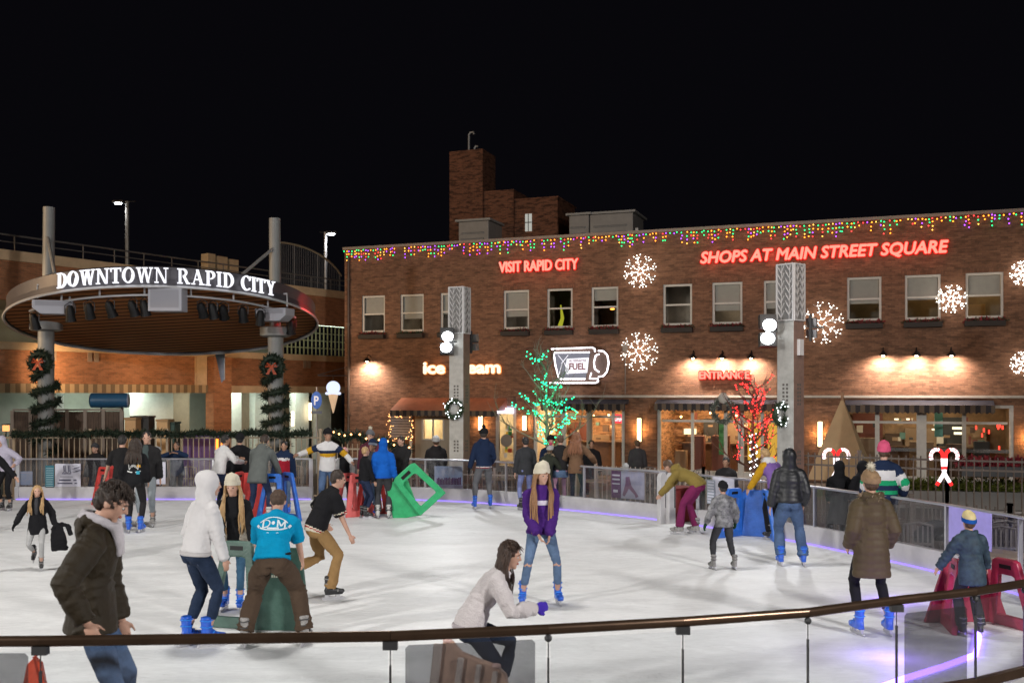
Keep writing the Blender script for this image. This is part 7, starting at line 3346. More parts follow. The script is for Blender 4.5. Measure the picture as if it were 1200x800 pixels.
d_ink = denim('ink', (.008, .014, .03))


def none_p(*a):
    return None


# 1. man at the rail
def ribs_hood(o, s, k_):
    k = MB()
    N, fw_, axx, d2 = k_['N'], k_['fw'], k_['axx'], k_['d2']
    ring = catmull([N + axx * .07 + fw_ * .085 - d2 * .02, N + axx * .095 + d2 * .015, N + axx * .06 - fw_ * .09 + d2 * .03, N - axx * .06 - fw_ * .09 + d2 * .03, N - axx * .095 + d2 * .015, N - axx * .07 + fw_ * .085 - d2 * .02], 4)
    k.tube(ring, .033, 10)
    for sg in (-1, 1):
        k.tube([N + axx * sg * .07 + fw_ * .08, N + axx * sg * .045 + fw_ * .125 - d2 * .12, N + axx * sg * .04 + fw_ * .14 - d2 * .2], [.04, .03, .02], 8)
    k.xf(k_['sc'])
    me = remesh(k, .01 * s, 2, 'inner_hood')
    folds(me, [(N * s, (N + V((0, 0, .1))) * s, (1, 1))], .006, 3)
    me.materials.append(M('fleece hood pale', (.5, .47, .5), .9, var=.1, bump=.4, bs=120))
    k_['child'](me, 'inner_hood')


RY = 6.06
ML = V((( 157 - 600) / F * 6.42, 6.42, 0))
person('dark haired man in an olive brown jacket, his hand on the near rail', 108, 0, 1.87, -72, D=6.45, lean=2, bend=6, twist=-6, head=(-6, 32), pz=1.02,
       hr=(.32, .0, 1.01), hl=(-.16, .16, .9), fr=(.1, -.02, .17), fl=(-.1, .16, .17), elbow=(.35, -.9, .1),
       top=dict(mat=M('waxed olive jacket', (.021, .0145, .007), .6, col2=(.028, .0195, .0095), vs=5, bump=.25, bs=1300, spec=.25), th=.03, hem=.12, amp=.0095, hood='down', arm=1.1, collar=.03, flare=1.1, body=.98),
       bottom=dict(mat=d_mid, w=1.05), boots='black', hair=('messy', H_dk), extra=ribs_hood)


# 2. small girl left
def held_jacket(o, s, k_):
    k = MB()
    W = k_['WL']
    k.tube([W + V((-.02, 0, .08)), W + V((-.05, .02, -.05)), W + V((-.08, .02, -.3)), W + V((-.1, .0, -.55))], [.05, .12, .16, .17], 12, b=[.04, .06, .07, .07])
    k.tube([W + V((-.1, 0, .05)), W + V((-.26, .0, -.02)), W + V((-.33, .02, -.22))], [.05, .06, .045], 8)
    k.xf(k_['sc'])
    me = remesh(k, .013 * s, 2, 'spare_jacket')
    folds(me, [(W * s, (W + V((-.1, 0, -.5))) * s, (1, 1))], .012, 8)
    me.materials.append(f_black)
    k_['child'](me, 'held_sleeve')


person('small blonde girl in a black coat and white leggings, one skate lifted behind', 44, 668, 1.16, 195, lean=4, head=(10, 0), hr=(.42, .1, 1.0), hl=(-.34, .02, .95), fr=(.12, -.28, .36), fl=(-.08, .04, .17),
       top=dict(mat=f_black, th=.035, hem=.24, flare=1.12, amp=.01, hood='down', opening=(f_dgrey, [.03, .04, .04, .03])), bottom=dict(mat=f_ltgrey, w=.95), boots='black', hair=('longfront', H_bl, .28), gloves=f_black, fem=True, extra=held_jacket)
# 3. cut person at the left edge
person('person in dark clothes cut by the left photo edge, reaching towards the small girl', -14, 622, 1.6, -120, lean=10, hr=(.3, .5, 1.15), hl=(-.35, .5, .95), head=(0, 10), fr=(.2, .25, .17), fl=(-.15, -.2, .17),
       top=dict(mat=f_black, th=.03, hem=.1), bottom=dict(mat=f_olive, w=1.15, tuck=False), boots='black', hair=('short', H_br))
# 4. lavender hoodie at the gate end
person('person in a pale lavender hoodie leaning on the far left board end', 7, 598, 1.55, 172, lean=14, bend=8, hr=(.3, .35, 1.1), hl=(-.38, .22, 1.12), head=(5, 22),
       top=dict(mat=f_lav, th=.028, hem=.06, hood='up', amp=.01), bottom=dict(mat=f_black, w=1.0), boots='black', hair=('short', H_br))
# 5. trio
person('dark haired skater in a black short sleeved shirt, bare arm reaching to a red aid', 143, 618, 1.66, 20, lean=3, hl=(-.34, .22, .88), hr=(.25, .1, .92), head=(-20, 8),
       top=dict(mat=f_black2, th=.02, hem=.1, sleeve=.42), bottom=dict(mat=f_black, w=1.0), boots='blue', hair=('short', H_bk))


def strap_pack(o, jk, s, k_):
    k = MB()
    stroke(k, [(-.08, -.1), (-.09, .02), (.09, .02), (.08, -.1), (-.08, -.1)], .012)
    for r_ in (.03, .05):
        stroke(k, [(math.cos(a) * r_ - .0, math.sin(a) * r_ - .06) for a in np.linspace(0, PI, 9)], .01)
    stroke(k, [(-.12, -.13), (-.05, -.15), (.05, -.15), (.12, -.13)], .02)
    stroke(k, [(-.08, -.09), (0, -.03), (.08, -.09)], .014)
    org = (k_['C'] + k_['d2'] * .10) * s
    project(k, jk, org, k_['axx'] * s, k_['d2'] * s, k_['fw'])
    k_['child'](k.mesh('print', [M('white print', (.7, .7, .7), .6)]), 'print', jk)
    for (x0, x1, z0, z1, nm, c) in ((.06, .12, -.06, -.01, 'yellow patch', (.75, .4, .02)), (.05, .11, -.19, -.13, 'cyan patch', (.02, .35, .5)), (.07, .12, .1, .13, 'red patch', (.6, .05, .03)), (.03, .07, .05, .075, 'amber patch', (.6, .3, .02)),
                                    (-.06, -.045, .04, .22, 'red strap', (.45, .02, .03))):
        k = fine_quads(x0, x1, z0, z1, 3, 4)
        project(k, jk, org, k_['axx'] * s, k_['d2'] * s, k_['fw'])
        k_['child'](k.mesh('patch', [M(nm, c, .6)]), 'patch', jk)


person('long dark haired skater in black with a white back print and coloured patches', 158, 624, 1.64, 8, lean=2, hl=(-.22, .1, .95), hr=(.22, .12, .95), fem=True,
       top=dict(mat=f_black, th=.028, hem=.08, amp=.008), bottom=dict(mat=f_black2, w=1.0), boots='blue', hair=('long', H_dk, .22), back_decal=strap_pack)
person('tall young man in an open black jacket and pale grey jeans, facing the camera', 172, 617, 1.72, 188, lean=0, hr=(.24, .1, .92), hl=(-.26, .06, .9), head=(8, 4),
       top=dict(mat=f_black2, th=.03, hem=.12, opening=(fabric('charcoal green', (.06, .08, .08)), [.04, .06, .06, .05])), bottom=dict(mat=fabric('pale grey jeans', (.25, .28, .3)), w=1.05), boots='grey', hair=('messy', H_bk), skin=skin_a)
# 7..10 group behind the beanie girl
person('person in a white sweater reaching one arm sideways to the right', 258, 606, 1.62, -35, lean=16, bend=0, hr=(.35, .35, 1.2), hl=(-.05, .55, 1.25), head=(-20, 8),
       top=dict(mat=f_white, th=.024, hem=.07, amp=.009), bottom=dict(mat=d_dk, w=1.0), boots='blue', hair=('short', H_bk), skin=skin_b)
person('person in a black coat and cap between the white sweater and the grey coat', 281, 601, 1.58, 10, lean=4, hl=(-.3, .05, .85),
       top=dict(mat=f_black, th=.035, hem=.2, flare=1.05), bottom=dict(mat=f_grey, w=1.0), boots='black', hair=('short', H_bk), hat=('beanie', f_black))
person('person in a long grey coat with a fur trimmed hood, leaning over a red aid', 304, 613, 1.72, -8, lean=26, bend=8, hr=(.25, .42, .92), hl=(-.3, .4, .9), fr=(.16, .1, .17), fl=(-.14, -.15, .17), head=(0, 25),
       top=dict(mat=fabric('grey wool', (.11, .12, .115)), th=.032, hem=.22, flare=1.05, hood='down', fur=f_fur, amp=.007), bottom=dict(mat=d_dk, w=1.0), boots='white', hair=('short', H_dk))


def tommy(bone, t, ax, lat, dep):
    r = np.zeros(len(t))
    tor = (bone == 0)
    r[tor & (ax < .33) & (ax > .04)] = 2
    r[tor & (ax >= .33) & (ax < .39)] = 1
    r[tor & (ax <= .04)] = 0
    r[tor & (np.abs(lat) > .17)] = 0
    return r


person('boy in a navy jacket with white and red chest blocks behind the blue aid', 333, 603, 1.46, 182, head=(5, 6), hr=(.28, .12, .8), hl=(-.28, .1, .8),
       top=dict(mat=[f_navy, f_white, f_red], th=.034, hem=.08, hood='down', paint=tommy, collar=.04), bottom=dict(mat=d_lt, w=1.05), boots='blue', hair=('short', H_bk), skin=skin_b)


def band_y(bone, t, ax, lat, dep):
    r = np.zeros(len(t))
    q = ax + np.abs(lat) * .0
    arm = (bone > 0)
    r[(q > .30) & (q < .37)] = 1
    r[(q > .235) & (q < .30)] = 2
    r[arm & ((bone == 1) | (bone == 3)) & (t > .1) & (t < .5)] = 1
    r[arm & ((bone == 1) | (bone == 3)) & (t >= .5) & (t < .95)] = 2
    r[(bone == 2) | (bone == 4)] = 0
    return r


person('person in a white sweater with navy and yellow chest bands, both arms spread', 384, 604, 1.7, 190, lean=3, hr=(.62, .1, 1.28), hl=(-.50, .2, 1.12), head=(10, 8), skin=skin_b,
       top=dict(mat=[f_white, f_navy, f_yellow], th=.026, hem=.08, paint=band_y), bottom=dict(mat=d_mid, w=1.1), boots='blue', hair=('short', H_bk), hat=('beanie', f_black))
person('child in black with a red patterned hat and grey sleeves between two red aids', 404, 598, 1.28, 185, hr=(.3, .1, .8), hl=(-.24, .2, .95), lean=6,
       top=dict(mat=[f_black, f_ltgrey], th=.03, hem=.14, paint=lambda b, t, a, l, d: (b > 0) * 1.0), bottom=dict(mat=f_black, w=1.0), boots='black', hair=('short', H_br), hat=('beanie', M('red patterned knit', (.5, .03, .04), .9, col2=(.6, .55, .5), vs=30)))
# 14-18 group with green aid
person('blond boy in a black jacket and dark jeans left of the blue hoodie', 427, 607, 1.38, -60, lean=3, hr=(.2, .2, .9), hl=(-.2, .2, .9),
       top=dict(mat=f_black, th=.03, hem=.07), bottom=dict(mat=d_dk, w=1.05), boots='black', hair=('short', H_bl))
person('child in a navy striped hat and pale jeans peering past the blond boy', 437, 603, 1.45, 150, hr=(.2, .2, .9), hl=(-.2, .2, .9), top=dict(mat=f_dgrey, th=.03, hem=.1), bottom=dict(mat=d_lt, w=1.0), boots='blue', hair=('short', H_dk), hat=('beanie', f_navy, None, fabric('navy white band', (.2, .22, .28))), skin=skin_b)
person('person in a grey knitted hat with a white pompom behind the blue hoodie', 434, 596, 1.62, 170, top=dict(mat=fabric('plum', (.12, .03, .05)), th=.03, hem=.1), bottom=dict(mat=f_dgrey, w=1.0), boots='black', hair=('short', H_dk), hat=('pom', f_grey, f_cream))
person('person in a bright blue hoodie with the hood up and grey trousers, back turned', 449, 607, 1.52, 6, lean=2, hr=(.28, .06, .9), hl=(-.28, .06, .9), fr=(.13, 0, .17), fl=(-.12, 0, .17),
       top=dict(mat=f_blueh, th=.034, hem=.08, hood='up', amp=.011, band=fabric('blue ribbing', (.01, .09, .45))), bottom=dict(mat=f_dgrey, w=1.25, tuck=False), boots='white', hair=('short', H_br))
person('short haired youth in a black hoodie facing the camera, holding the bright green aid', 471, 599, 1.54, 165, lean=4, hl=(-.12, .35, .86), hr=(.26, .1, .9), head=(-12, 10),
       top=dict(mat=f_black2, th=.028, hem=.1, hood='down'), bottom=dict(mat=f_black, w=1.05), boots='black', hair=('buzz', H_dk))


# 20 skater in navy sweater
def hemstripe(c1_=.0):
    def f(bone, t, ax, lat, dep):
        r = np.zeros(len(t))
        tor = bone == 0
        r[tor & (ax < -.045)] = 1
        r[tor & (ax < -.062)] = 2
        return r
    return f


person('skater in a navy sweater, black knit hat and grey trousers with blue skates, back turned', 567, 596, 1.66, 12, lean=5, twist=0, hl=(-.36, .0, .82), hr=(.2, .25, 1.0), fr=(.16, .06, .17), fl=(-.22, -.06, .17), head=(-14, 12),
       top=dict(mat=[f_navy, f_white, f_red], th=.03, hem=.085, paint=hemstripe(), hood='down'), bottom=dict(mat=f_grey, w=1.1, name='trousers'), boots='blue', hair=('short', H_dk), hat=('pom', f_black, f_black), gloves=f_black)
person('black haired person in a dark grey jacket and blue jeans at the far board', 616, 597, 1.5, 12, lean=3, hl=(-.27, 0, .9), hr=(.2, .25, 1.0), fl=(-.15, -.1, .17),
       top=dict(mat=fabric('charcoal', (.035, .036, .04)), th=.034, hem=.14, amp=.01), bottom=dict(mat=denim('violet lit', (.13, .15, .3)), w=1.0), boots='black', hair=('short', H_bk), hat=None)
person('child in a grey hat with a pink pompom behind the girl in the purple sweater', 641, 598, 1.35, -30, lean=20, bend=5, hr=(.35, .4, .95), hl=(-.2, .45, .9), fr=(.2, -.2, .17), head=(0, 10),
       top=dict(mat=fabric('deep olive', (.03, .034, .025)), th=.036, hem=.12, hood='down', fur=f_fur), bottom=dict(mat=f_dgrey, w=1.1), boots='black', hair=('short', H_br), hat=('pom', f_ltgrey, f_pink))
person('man in a black knit hat facing the rink from behind the far board', 645, 590, 1.72, 185, D=24.0, z0=PZ + .25, lean=8, top=dict(mat=f_navy, th=.034, hem=.12), bottom=dict(mat=d_dk), boots='shoe', hair=('short', H_dk), hat=('beanie', f_black))
person('person in a denim skirt and pale pink tights, back turned, next to the brown jacket', 657, 597, 1.55, 14, lean=4, fem=True, hl=(-.2, .3, 1.0), hr=(.3, .1, .9), top=dict(mat=f_black2, th=.03, hem=.06), bottom=dict(mat=f_ltpink, w=.85), boots='black', hair=('short', H_br),
       extra=lambda o, s, k_: k_['child']((lambda k: (k.tube([k_['P'] + V((0, 0, .08)), k_['P'], k_['P'] - V((0, 0, .22))], [.15, .17, .2], 16, b=[.11, .13, .16]), k.xf(k_['sc']), k.mesh('skirt', [d_lt], True))[-1])(MB()), 'skirt'))
person('auburn haired woman in a brown jacket and black trousers, back turned at the far board', 675, 598, 1.62, -14, lean=2, fem=True, hl=(-.3, .25, 1.05), hr=(.42, .2, 1.1), fl=(-.1, .1, .17),
       top=dict(mat=f_rust, th=.035, hem=.16, amp=.01), bottom=dict(mat=d_ink, w=.95), boots='white', hair=('long', H_au, .25))
# people outside the rink
person('dark haired person in a black coat standing in front of the cafe doors', 693, 560, 1.7, 178, D=27.5, z0=PZ, top=dict(mat=f_black, th=.035, hem=.3), bottom=dict(mat=f_black), boots='shoe', hair=('short', H_bk), skin=skin_b)
person('person in a long dark coat standing below the tall sconce between the cafe windows', 747, 560, 1.66, 5, D=28.5, z0=PZ, top=dict(mat=f_dgrey, th=.035, hem=.35), bottom=dict(mat=f_dgrey), boots='shoe', hair=('short', H_br))
person('small child in a pale hooded jacket behind the purple edged poster', 733, 590, 1.12, 10, D=21.6, z0=PZ + .35, top=dict(mat=f_ltgrey, th=.03, hem=.1, hood='up'), bottom=dict(mat=f_grey), boots='shoe', hair=('short', H_bl))
person('seated dark figure with black hair behind the fence left of the red lit tree', 851, 590, 1.55, 150, D=20.8, z0=PZ + .15, pz=.9, top=dict(mat=f_black2, th=.04, hem=.3, body=1.1), bottom=dict(mat=f_black), boots='shoe', hair=('short', H_bk), skin=skin_b)
person('person with a white cap and black hooded jacket left of the left tall pillar', 511, 592, 1.72, 8, D=24.6, z0=PZ + .2, hl=(-.2, .3, .95), hr=(.2, .3, .95), top=dict(mat=f_black2, th=.042, hem=.12, hood='down', body=1.08), bottom=dict(mat=f_dgrey), boots='shoe', hair=('short', H_br), hat=('beanie', f_ltgrey))
person('hooded person in a black coat seated outside behind the far left board', 113, 590, 1.6, 172, D=24.6, z0=PZ + .15, lean=8, top=dict(mat=f_black2, th=.04, hem=.2, body=1.1), bottom=dict(mat=d_dk), boots='shoe', hair=('short', H_dk), hat=('beanie', f_dgrey))
person('person in a navy jacket holding a hand to the face behind the far left board', 208, 590, 1.56, 176, D=24.6, z0=PZ + .25, lean=8, hr=(.1, .26, 1.42), hl=(-.12, .26, 1.42), top=dict(mat=fabric('slate navy', (.015, .03, .07)), th=.036, hem=.16), bottom=dict(mat=f_dgrey), boots='shoe', hair=('short', H_dk), skin=skin_b)
person('child in a pale blue jacket partly behind the trio at the far left board', 185, 590, 1.45, 170, D=24.7, z0=PZ + .2, top=dict(mat=fabric('ash green', (.12, .14, .13)), th=.04, hem=.2), bottom=dict(mat=f_dgrey), boots='shoe', hair=('short', H_br), hat=('beanie', f_ltgrey))
person('dark hooded figure in a long black coat in front of the lit candy canes', 983, 590, 1.62, 4, D=18.6, z0=PZ + .1, top=dict(mat=f_black, th=.028, hem=.45, flare=1.15, hood='up', arm=1.0, body=.85), bottom=dict(mat=f_black), boots='shoe', hair=('short', H_bk), hr=(.12, .25, .95), hl=(-.12, .25, .95))
person('dark coated figure leaning beside the closed tan umbrella, right of the hooded one', 1006, 590, 1.64, 30, D=18.4, z0=PZ + .1, side=10, top=dict(mat=f_black, th=.024, hem=.45, hood='up', body=.85), bottom=dict(mat=f_black), boots='shoe', hair=('short', H_bk), hr=(.12, .25, .95), hl=(-.12, .25, .95))
person('crouching figure in a black jacket behind the curved board, below the lit candy canes', 1088, 600, 1.5, -75, D=16.6, z0=PZ - .2, lean=55, bend=18, pz=.95, hr=(.15, .6, .9), hl=(-.1, .6, .9), head=(0, 40), top=dict(mat=f_black, th=.04, hem=.1, body=1.1), bottom=dict(mat=f_dgrey), boots='shoe', hair=('short', H_br))

# 29 yellow jacket
person('bending person in a mustard jacket and magenta trousers by the rink opening', 806, 626, 1.62, 62, lean=52, bend=22, pz=.98, py=-.2, hr=(.1, .55, .75), hl=(-.1, .55, .7), head=(0, 45), fr=(.12, -.12, .17), fl=(-.12, .12, .17), fem=True,
       top=dict(mat=f_mustard, th=.032, hem=.07, amp=.01, hood='down', lab=None), bottom=dict(mat=f_magenta, w=1.2, tuck=False), boots='grey', hair=('short', H_br))
person('child in a black hat and grey camouflage jacket with a green mitten, back turned', 848, 667, 1.19, 10, lean=4, hl=(-.36, .1, .92), hr=(.3, .1, .95), fr=(.22, -.05, .17), fl=(-.22, .02, .17),
       top=dict(mat=f_camo, th=.04, hem=.12, amp=.012), bottom=dict(mat=f_dgrey, w=1.2), boots='grey', hair=('short', H_bk), hat=('beanie', f_black), gloves=fabric('dark mitten', (.02, .06, .03)))


def yp(bone, t, ax, lat, dep):
    r = np.zeros(len(t))
    r[(bone == 3) | (bone == 4)] = 1
    r[(bone == 0) & (ax > .44)] = 2
    return r


person('blond woman in a purple jacket with a yellow sleeve leaning over the blue aid', 908, 632, 1.58, 22, lean=24, bend=14, hr=(.2, .42, .95), hl=(-.28, .44, .9), head=(0, 30), fem=True,
       top=dict(mat=[f_purp2, f_yellow, f_white], th=.034, hem=.04, paint=yp, amp=.01, hood='down'), bottom=dict(mat=f_black, w=1.15, tuck=False), boots='black', hair=('short', H_bl))
person('person in a black hooded puffy jacket and blue jeans with blue skates, back turned', 925, 663, 1.62, -4, lean=3, hl=(-.3, .02, .85), hr=(.24, .1, .95), fr=(.22, .02, .17), fl=(-.13, .02, .17),
       top=dict(mat=M('black nylon', (.012, .013, .015), .45, var=.2, bump=.1, bs=80), th=.04, hem=.02, hood='up', amp=.008, quilt=(.075, .008)), bottom=dict(mat=d_mid, w=1.35, tuck=False, amp=.009, pockets=M('stitch dark', (.03, .045, .08), .8)), boots='blue', hair=('short', H_bk))


def jersey(bone, t, ax, lat, dep):
    r = np.zeros(len(t))
    r[(ax > .25) & (ax < .40) & (bone == 0)] = 1
    r[(ax > .17) & (ax <= .25) & (bone == 0)] = 2
    r[(ax > .02) & (ax <= .08) & (bone == 0)] = 2
    for b_ in (1, 3):
        r[(bone == b_) & (t > .45)] = 1
    for b_ in (2, 4):
        r[(bone == b_) & (t < .2)] = 2
    return r


person('person in a pink knit hat and a green and white striped jersey', 1036, 655, 1.66, -10, lean=2, hr=(.3, .1, 1.0), hl=(-.3, .1, 1.0), head=(-12, 5),
       top=dict(mat=[f_navy, f_white, f_green], th=.04, hem=.14, paint=jersey, body=1.1), bottom=dict(mat=f_black, w=1.1, tuck=False), boots='black', hair=('short', H_br), hat=('slouch', f_pink, None, f_pink))
# 36 coat woman
person('woman in a long quilted taupe coat, knit pompom hat and blue skates, back turned', 1021, 744, 1.62, 3, lean=1, fem=True, hl=(-.22, .1, .98), hr=(.22, .1, .98), fr=(.2, .0, .17), fl=(-.13, .03, .17), elbow=(.3, -.8, -.2),
       top=dict(mat=f_coat, th=.040, hem=.36, flare=1.08, hood='down', quilt=(.085, .009), amp=.005, fur=f_fur, arm=1.02, bust=False, body=1.05, collar=.03), bottom=dict(mat=f_black, w=1.0), boots='blue', hair=('short', H_br), hat=('pom', M('taupe knit', (.24, .15, .08), .9, var=.2, vs=25), f_cream))


def hat_text(o, s, k_):
    hp = k_['hp']
    k = text_mb('TEAM', .028, .1, .004, .003)
    vs = []
    for v in k.v:
        a = -PI / 2 + v[0] / .105
        vs.append(hp(math.cos(a) * .106, -.012 + math.sin(a) * .122, .028 + v[2]))
    k.v = [tuple(v) for v in vs]
    k.xf(k_['sc'])
    k_['child'](k.mesh('lettering', [f_yellow]), 'lettering')


person('child in a blue and cream knitted hat and mottled navy jacket, pushing the crimson aid', 1138, 745, 1.20, 4, lean=8, hl=(-.40, .25, .95), hr=(.38, .25, .95), fr=(.14, 0, .17), fl=(-.13, .02, .17),
       top=dict(mat=f_ncamo, th=.045, hem=.24, flare=1.05, hood='down', amp=.012), bottom=dict(mat=fabric('dark grey pants', (.03, .03, .035)), w=1.3, tuck=False), boots='black', hair=('short', H_br), hat=('beanie', fabric('cream hat', (.6, .5, .25)), None, fabric('royal blue', (.01, .08, .3))), extra=hat_text)


# 39 purple girl
def chest_print(o, jk, s, k_):
    k = fine_quads(-.065, .065, -.02, .04, 6, 3)
    org = (k_['C'] + k_['d2'] * .13) * s
    project(k, jk, org, k_['axx'] * s, k_['d2'] * s, -k_['fw'], .005)
    k_['child'](k.mesh('print', [M('white chest print', (.55, .5, .6), .7)]), 'print', jk)


def belly_hat_patch(o, s, k_):
    k = MB()
    k.ell(k_['hp'](0, .108, .05), (.015, .005, .013), k_['HM'], 8, 6)
    k.xf(k_['sc'])
    k_['child'](k.mesh('hat_patch', [M('hat patch', (.2, .1, .05), .6)]), 'hat_patch')


f_kneeskin = skin_a
person('long haired girl in a purple sweater, cream knit hat and ripped jeans', 634, 708, 1.60, 187, lean=1, fem=True, hr=(.07, .2, .94), hl=(-.07, .22, .86), head=(22, 6), fr=(.24, .02, .17), fl=(-.22, .0, .17), elbow=(.8, -.5, -.1), pz=.99,
       top=dict(mat=f_purple, th=.034, hem=.06, amp=.011, arm=1.1, band=fabric('purple ribbing', (.05, .014, .13))), bottom=dict(mat=d_lt, w=.92, paint=(-.02, skin_a)), boots='blue', hair=('longfront', H_gb, .55), hat=('slouch', f_cream, None, f_cream), back_decal=chest_print, detail=1, extra=belly_hat_patch)
# 40 white fleece girl
f_fleece = M('white pile fleece', (.58, .535, .54), .95, var=.08, vs=6, bump=.6, bs=90, sheen=.3)
person('girl with long brown hair in white fleece and violet gloves, leaning forward', 564, 0, 1.56, -78, D=7.75, lean=27, bend=10, twist=-14, pz=.80, py=-.1, hr=(.2, .44, .95), hl=(-.1, .02, .66), head=(-14, 14), fem=True, fr=(.1, -.2, .17), fl=(-.1, .2, .17),
       top=dict(mat=f_fleece, th=.03, hem=.06, amp=.011, arm=1.05, bust=False, band=fabric('fleece binding', (.4, .36, .38))), bottom=dict(mat=d_ink, w=1.0), boots='blue', hair=('long', hairmat('deep brown', (.028, .014, .009), (.075, .038, .022)), .40), gloves=fabric('violet glove', (.06, .03, .38)))
# 41 white hoodie
person('tall person in a white hoodie with the hood up, dark jeans and blue skates', 232, 757, 1.66, -44, lean=9, bend=8, hr=(.2, .2, .86), hl=(-.2, .16, .96), head=(-14, 8), fr=(.1, .06, .17), fl=(-.1, -.06, .17),
       top=dict(mat=fabric('white hoodie', (.62, .605, .61), .03), th=.028, hem=.05, hood='up', amp=.009, arm=1.0, body=.95, band=fabric('white ribbing', (.48, .46, .46), .03)), bottom=dict(mat=denim('dark navy', (.010, .020, .045)), w=1.12, tuck=True, amp=.008, pockets=M('stitch blue', (.08, .1, .16), .8)), boots='blue', hair=('short', H_br))
# 42 beanie blond girl


def wrap(o, s, k_):
    k = MB()
    N, fw_, axx, d2, P, C = k_['N'], k_['fw'], k_['axx'], k_['d2'], k_['P'], k_['C']
    for sg in (-1, 1):
        k.tube([N + axx * sg * .1 - fw_ * .02, C + d2 * .15 + axx * sg * .15 + fw_ * .08, C + axx * sg * .15 + fw_ * .12, P + axx * sg * .14 + fw_ * .13 - V((0, 0, .2)), P + axx * sg * .13 + fw_ * .12 - V((0, 0, .38))], [.05, .075, .075, .07, .06], 10, b=[.03, .035, .03, .025, .02], side=axx)
    k.xf(k_['sc'])
    me = remesh(k, .012 * s, 2, 'wrap')
    folds(me, [(P * s, N * s, (1, 1))], .01, 4)
    me.materials.append(f_plaid)
    k_['child'](me, 'wrap')


person('smiling blonde girl in a cream knit hat, black top and patterned wrap, facing the camera', 275, 714, 1.5, 186, lean=12, bend=6, fem=True, hl=(-.28, .25, .9), hr=(.14, .32, .85), head=(-6, 10), fr=(.12, 0, .17), fl=(-.08, .06, .17),
       top=dict(mat=f_black, th=.026, hem=.06), bottom=dict(mat=denim('teal blue', (.03, .08, .14)), w=.95), boots='blue', hair=('longfront', H_bl, .45), hat=('slouch', f_cream, None, f_cream), detail=2, extra=wrap)


# 43 blue tee man
def tee_print(o, jk, s, k_):
    k = MB()
    ov = [(math.cos(a) * .15, math.sin(a) * .075) for a in np.linspace(0, 2 * PI, 33)]
    stroke(k, ov[2:15], .013)
    stroke(k, ov[18:31], .013)
    for z in (-.105,):
        stroke(k, [(-.06, z), (.06, z)], .006)
    stroke(k, [(-.17, .02), (-.15, -.02)], .02)
    stroke(k, [(.17, .02), (.15, -.02)], .02)
    stroke(k, [(0, .025), (0, -.02)], .02)
    stroke(k, [(-.018, .002), (.018, .002)], .018)
    stroke(k, [(-.06, -.052), (0, -.058), (.06, -.052)], .014)
    stroke(k, [(-.105, -.042), (-.105, .042)], .018)
    stroke(k, [(-.112, .042)] + [(-.075 + .042 * math.cos(q), .042 * math.sin(q)) for q in np.linspace(PI / 2, -PI / 2, 9)] + [(-.112, -.042)], .012)
    for q in ([(.045, -.045), (.045, .045)], [(.045, .045), (.08, -.03)], [(.08, -.03), (.115, .045)], [(.115, .045), (.115, -.045)]):
        stroke(k, q, .015)
    org = (k_['C'] + k_['d2'] * .14) * s
    project(k, jk, org, k_['axx'] * s, k_['d2'] * s, k_['fw'], .006)
    k_['child'](k.mesh('print', [M('white tee print', (.6, .7, .72), .6)]), 'print', jk)


def belt(o, s, k_):
    k = MB()
    ring = [k_['P'] + k_['d1'] * .075 + V((math.cos(a) * .172, math.sin(a) * .126 - .0, -.0)) for a in np.linspace(0, 2 * PI, 29)[:-1]]
    k.tube(ring, .018, 6, closed=True)
    k.xf(k_['sc'])
    k_['child'](k.mesh('belt', [f_black], True), 'belt')


person('man in a turquoise shirt and brown cargo trousers bent over the dark green aid', 322, 757, 1.66, 4, lean=28, bend=10, pz=.92, py=-.16, hl=(-.24, .44, .72), hr=(.24, .44, .72), head=(0, 30), fr=(.30, .04, .17), fl=(-.30, -.02, .17),
       top=dict(mat=f_tee, th=.026, hem=-.02, sleeve=.42, amp=.009, arm=1.0, body=1.0), bottom=dict(mat=f_brown, w=1.45, tuck=False, amp=.011, pockets=M('stitch brown', (.035, .022, .014), .8)), boots='grey', hair=('buzz', M('hair cropped brown', (.07, .04, .025), .7, var=.3, vs=60, bump=.5, bs=200)), back_decal=tee_print, extra=belt, build=1.08)


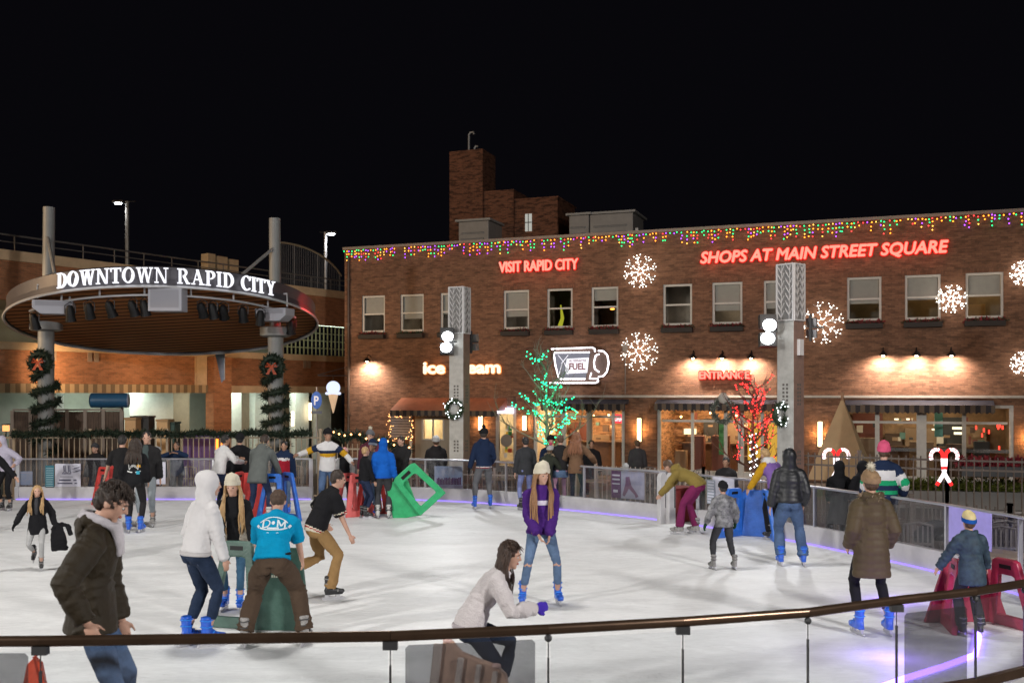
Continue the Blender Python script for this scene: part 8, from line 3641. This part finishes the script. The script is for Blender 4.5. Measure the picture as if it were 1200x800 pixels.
# 44 tan trousers guy
def blackstripe(bone, t, ax, lat, dep):
    r = np.zeros(len(t))
    tor = bone == 0
    r[tor & (ax < -.03)] = 2
    r[tor & (ax < -.045)] = 1
    r[tor & (ax < -.06)] = 2
    arm = (bone == 1) | (bone == 3)
    r[arm & (t > .74)] = 2
    r[arm & (t > .79)] = 1
    r[arm & (t > .84)] = 2
    return r


person('young man in a black shirt and tan trousers gliding right, one skate raised', 381, 701, 1.60, -62, lean=22, bend=8, pz=.97, py=-.12, hr=(.22, .28, .82), hl=(-.3, .1, .95), head=(-14, 14), fr=(.1, .04, .17), fl=(-.14, -.42, .40), skin=skin_a,
       top=dict(mat=[f_black, f_red, f_cream], th=.032, hem=.075, sleeve=.45, paint=blackstripe, amp=.009, arm=1.12, body=1.05), bottom=dict(mat=f_tan, w=1.22, tuck=False, amp=.009, pockets=M('stitch tan', (.16, .09, .035), .8)), boots='black', hair=('short', H_dk))
# ------------------------------------------------------------------ rink and street lights with added fills (some stand outside the frame)
COOL = (.98, .98, 1)
spot('rear_flood_left', (-14.9, -2.5, 7.5), (-4, 14, 0), 10200, 105, (1, .97, .93), .5, .8)
spot('rear_flood_right', (11.4, -1.5, 7.0), (1, 14, 0), 9000, 105, (1, .97, .94), .8, .8)
spot('overhead_fill', (-2.5, 13, 14), (-2.5, 16, 0), 3600, 100, (1, .97, .92), .9, .8)  # unseen overhead spot, added as fill to soften the shadows
spot('side_flood_left', (-19, 13, 6.0), (-4, 13, 0), 2000, 110, (1, .95, .88), .4, .8)
spot('street_lamp_left', (-27, 20, 10), (-12, 37, 3.5), 6500, 90, (1, .66, .36), .5, .8)
spot('facade_fill_lamp', (8, 14, 11), (7, 36, 4.5), 1500, 90, (1, .74, .55), .5, .8)
spot('garage_fill', (-23, 24, 5), (-12.5, 36, 2.6), 3600, 100, (1, .7, .42), .3, .8)  # unseen warm spot, added to brighten the lower garage front
for q in (V((3.6, 9.4, .25)), V((4.6, 12, .1))):
    point('violet_spill', q, 11, (.3, .15, 1), .15)
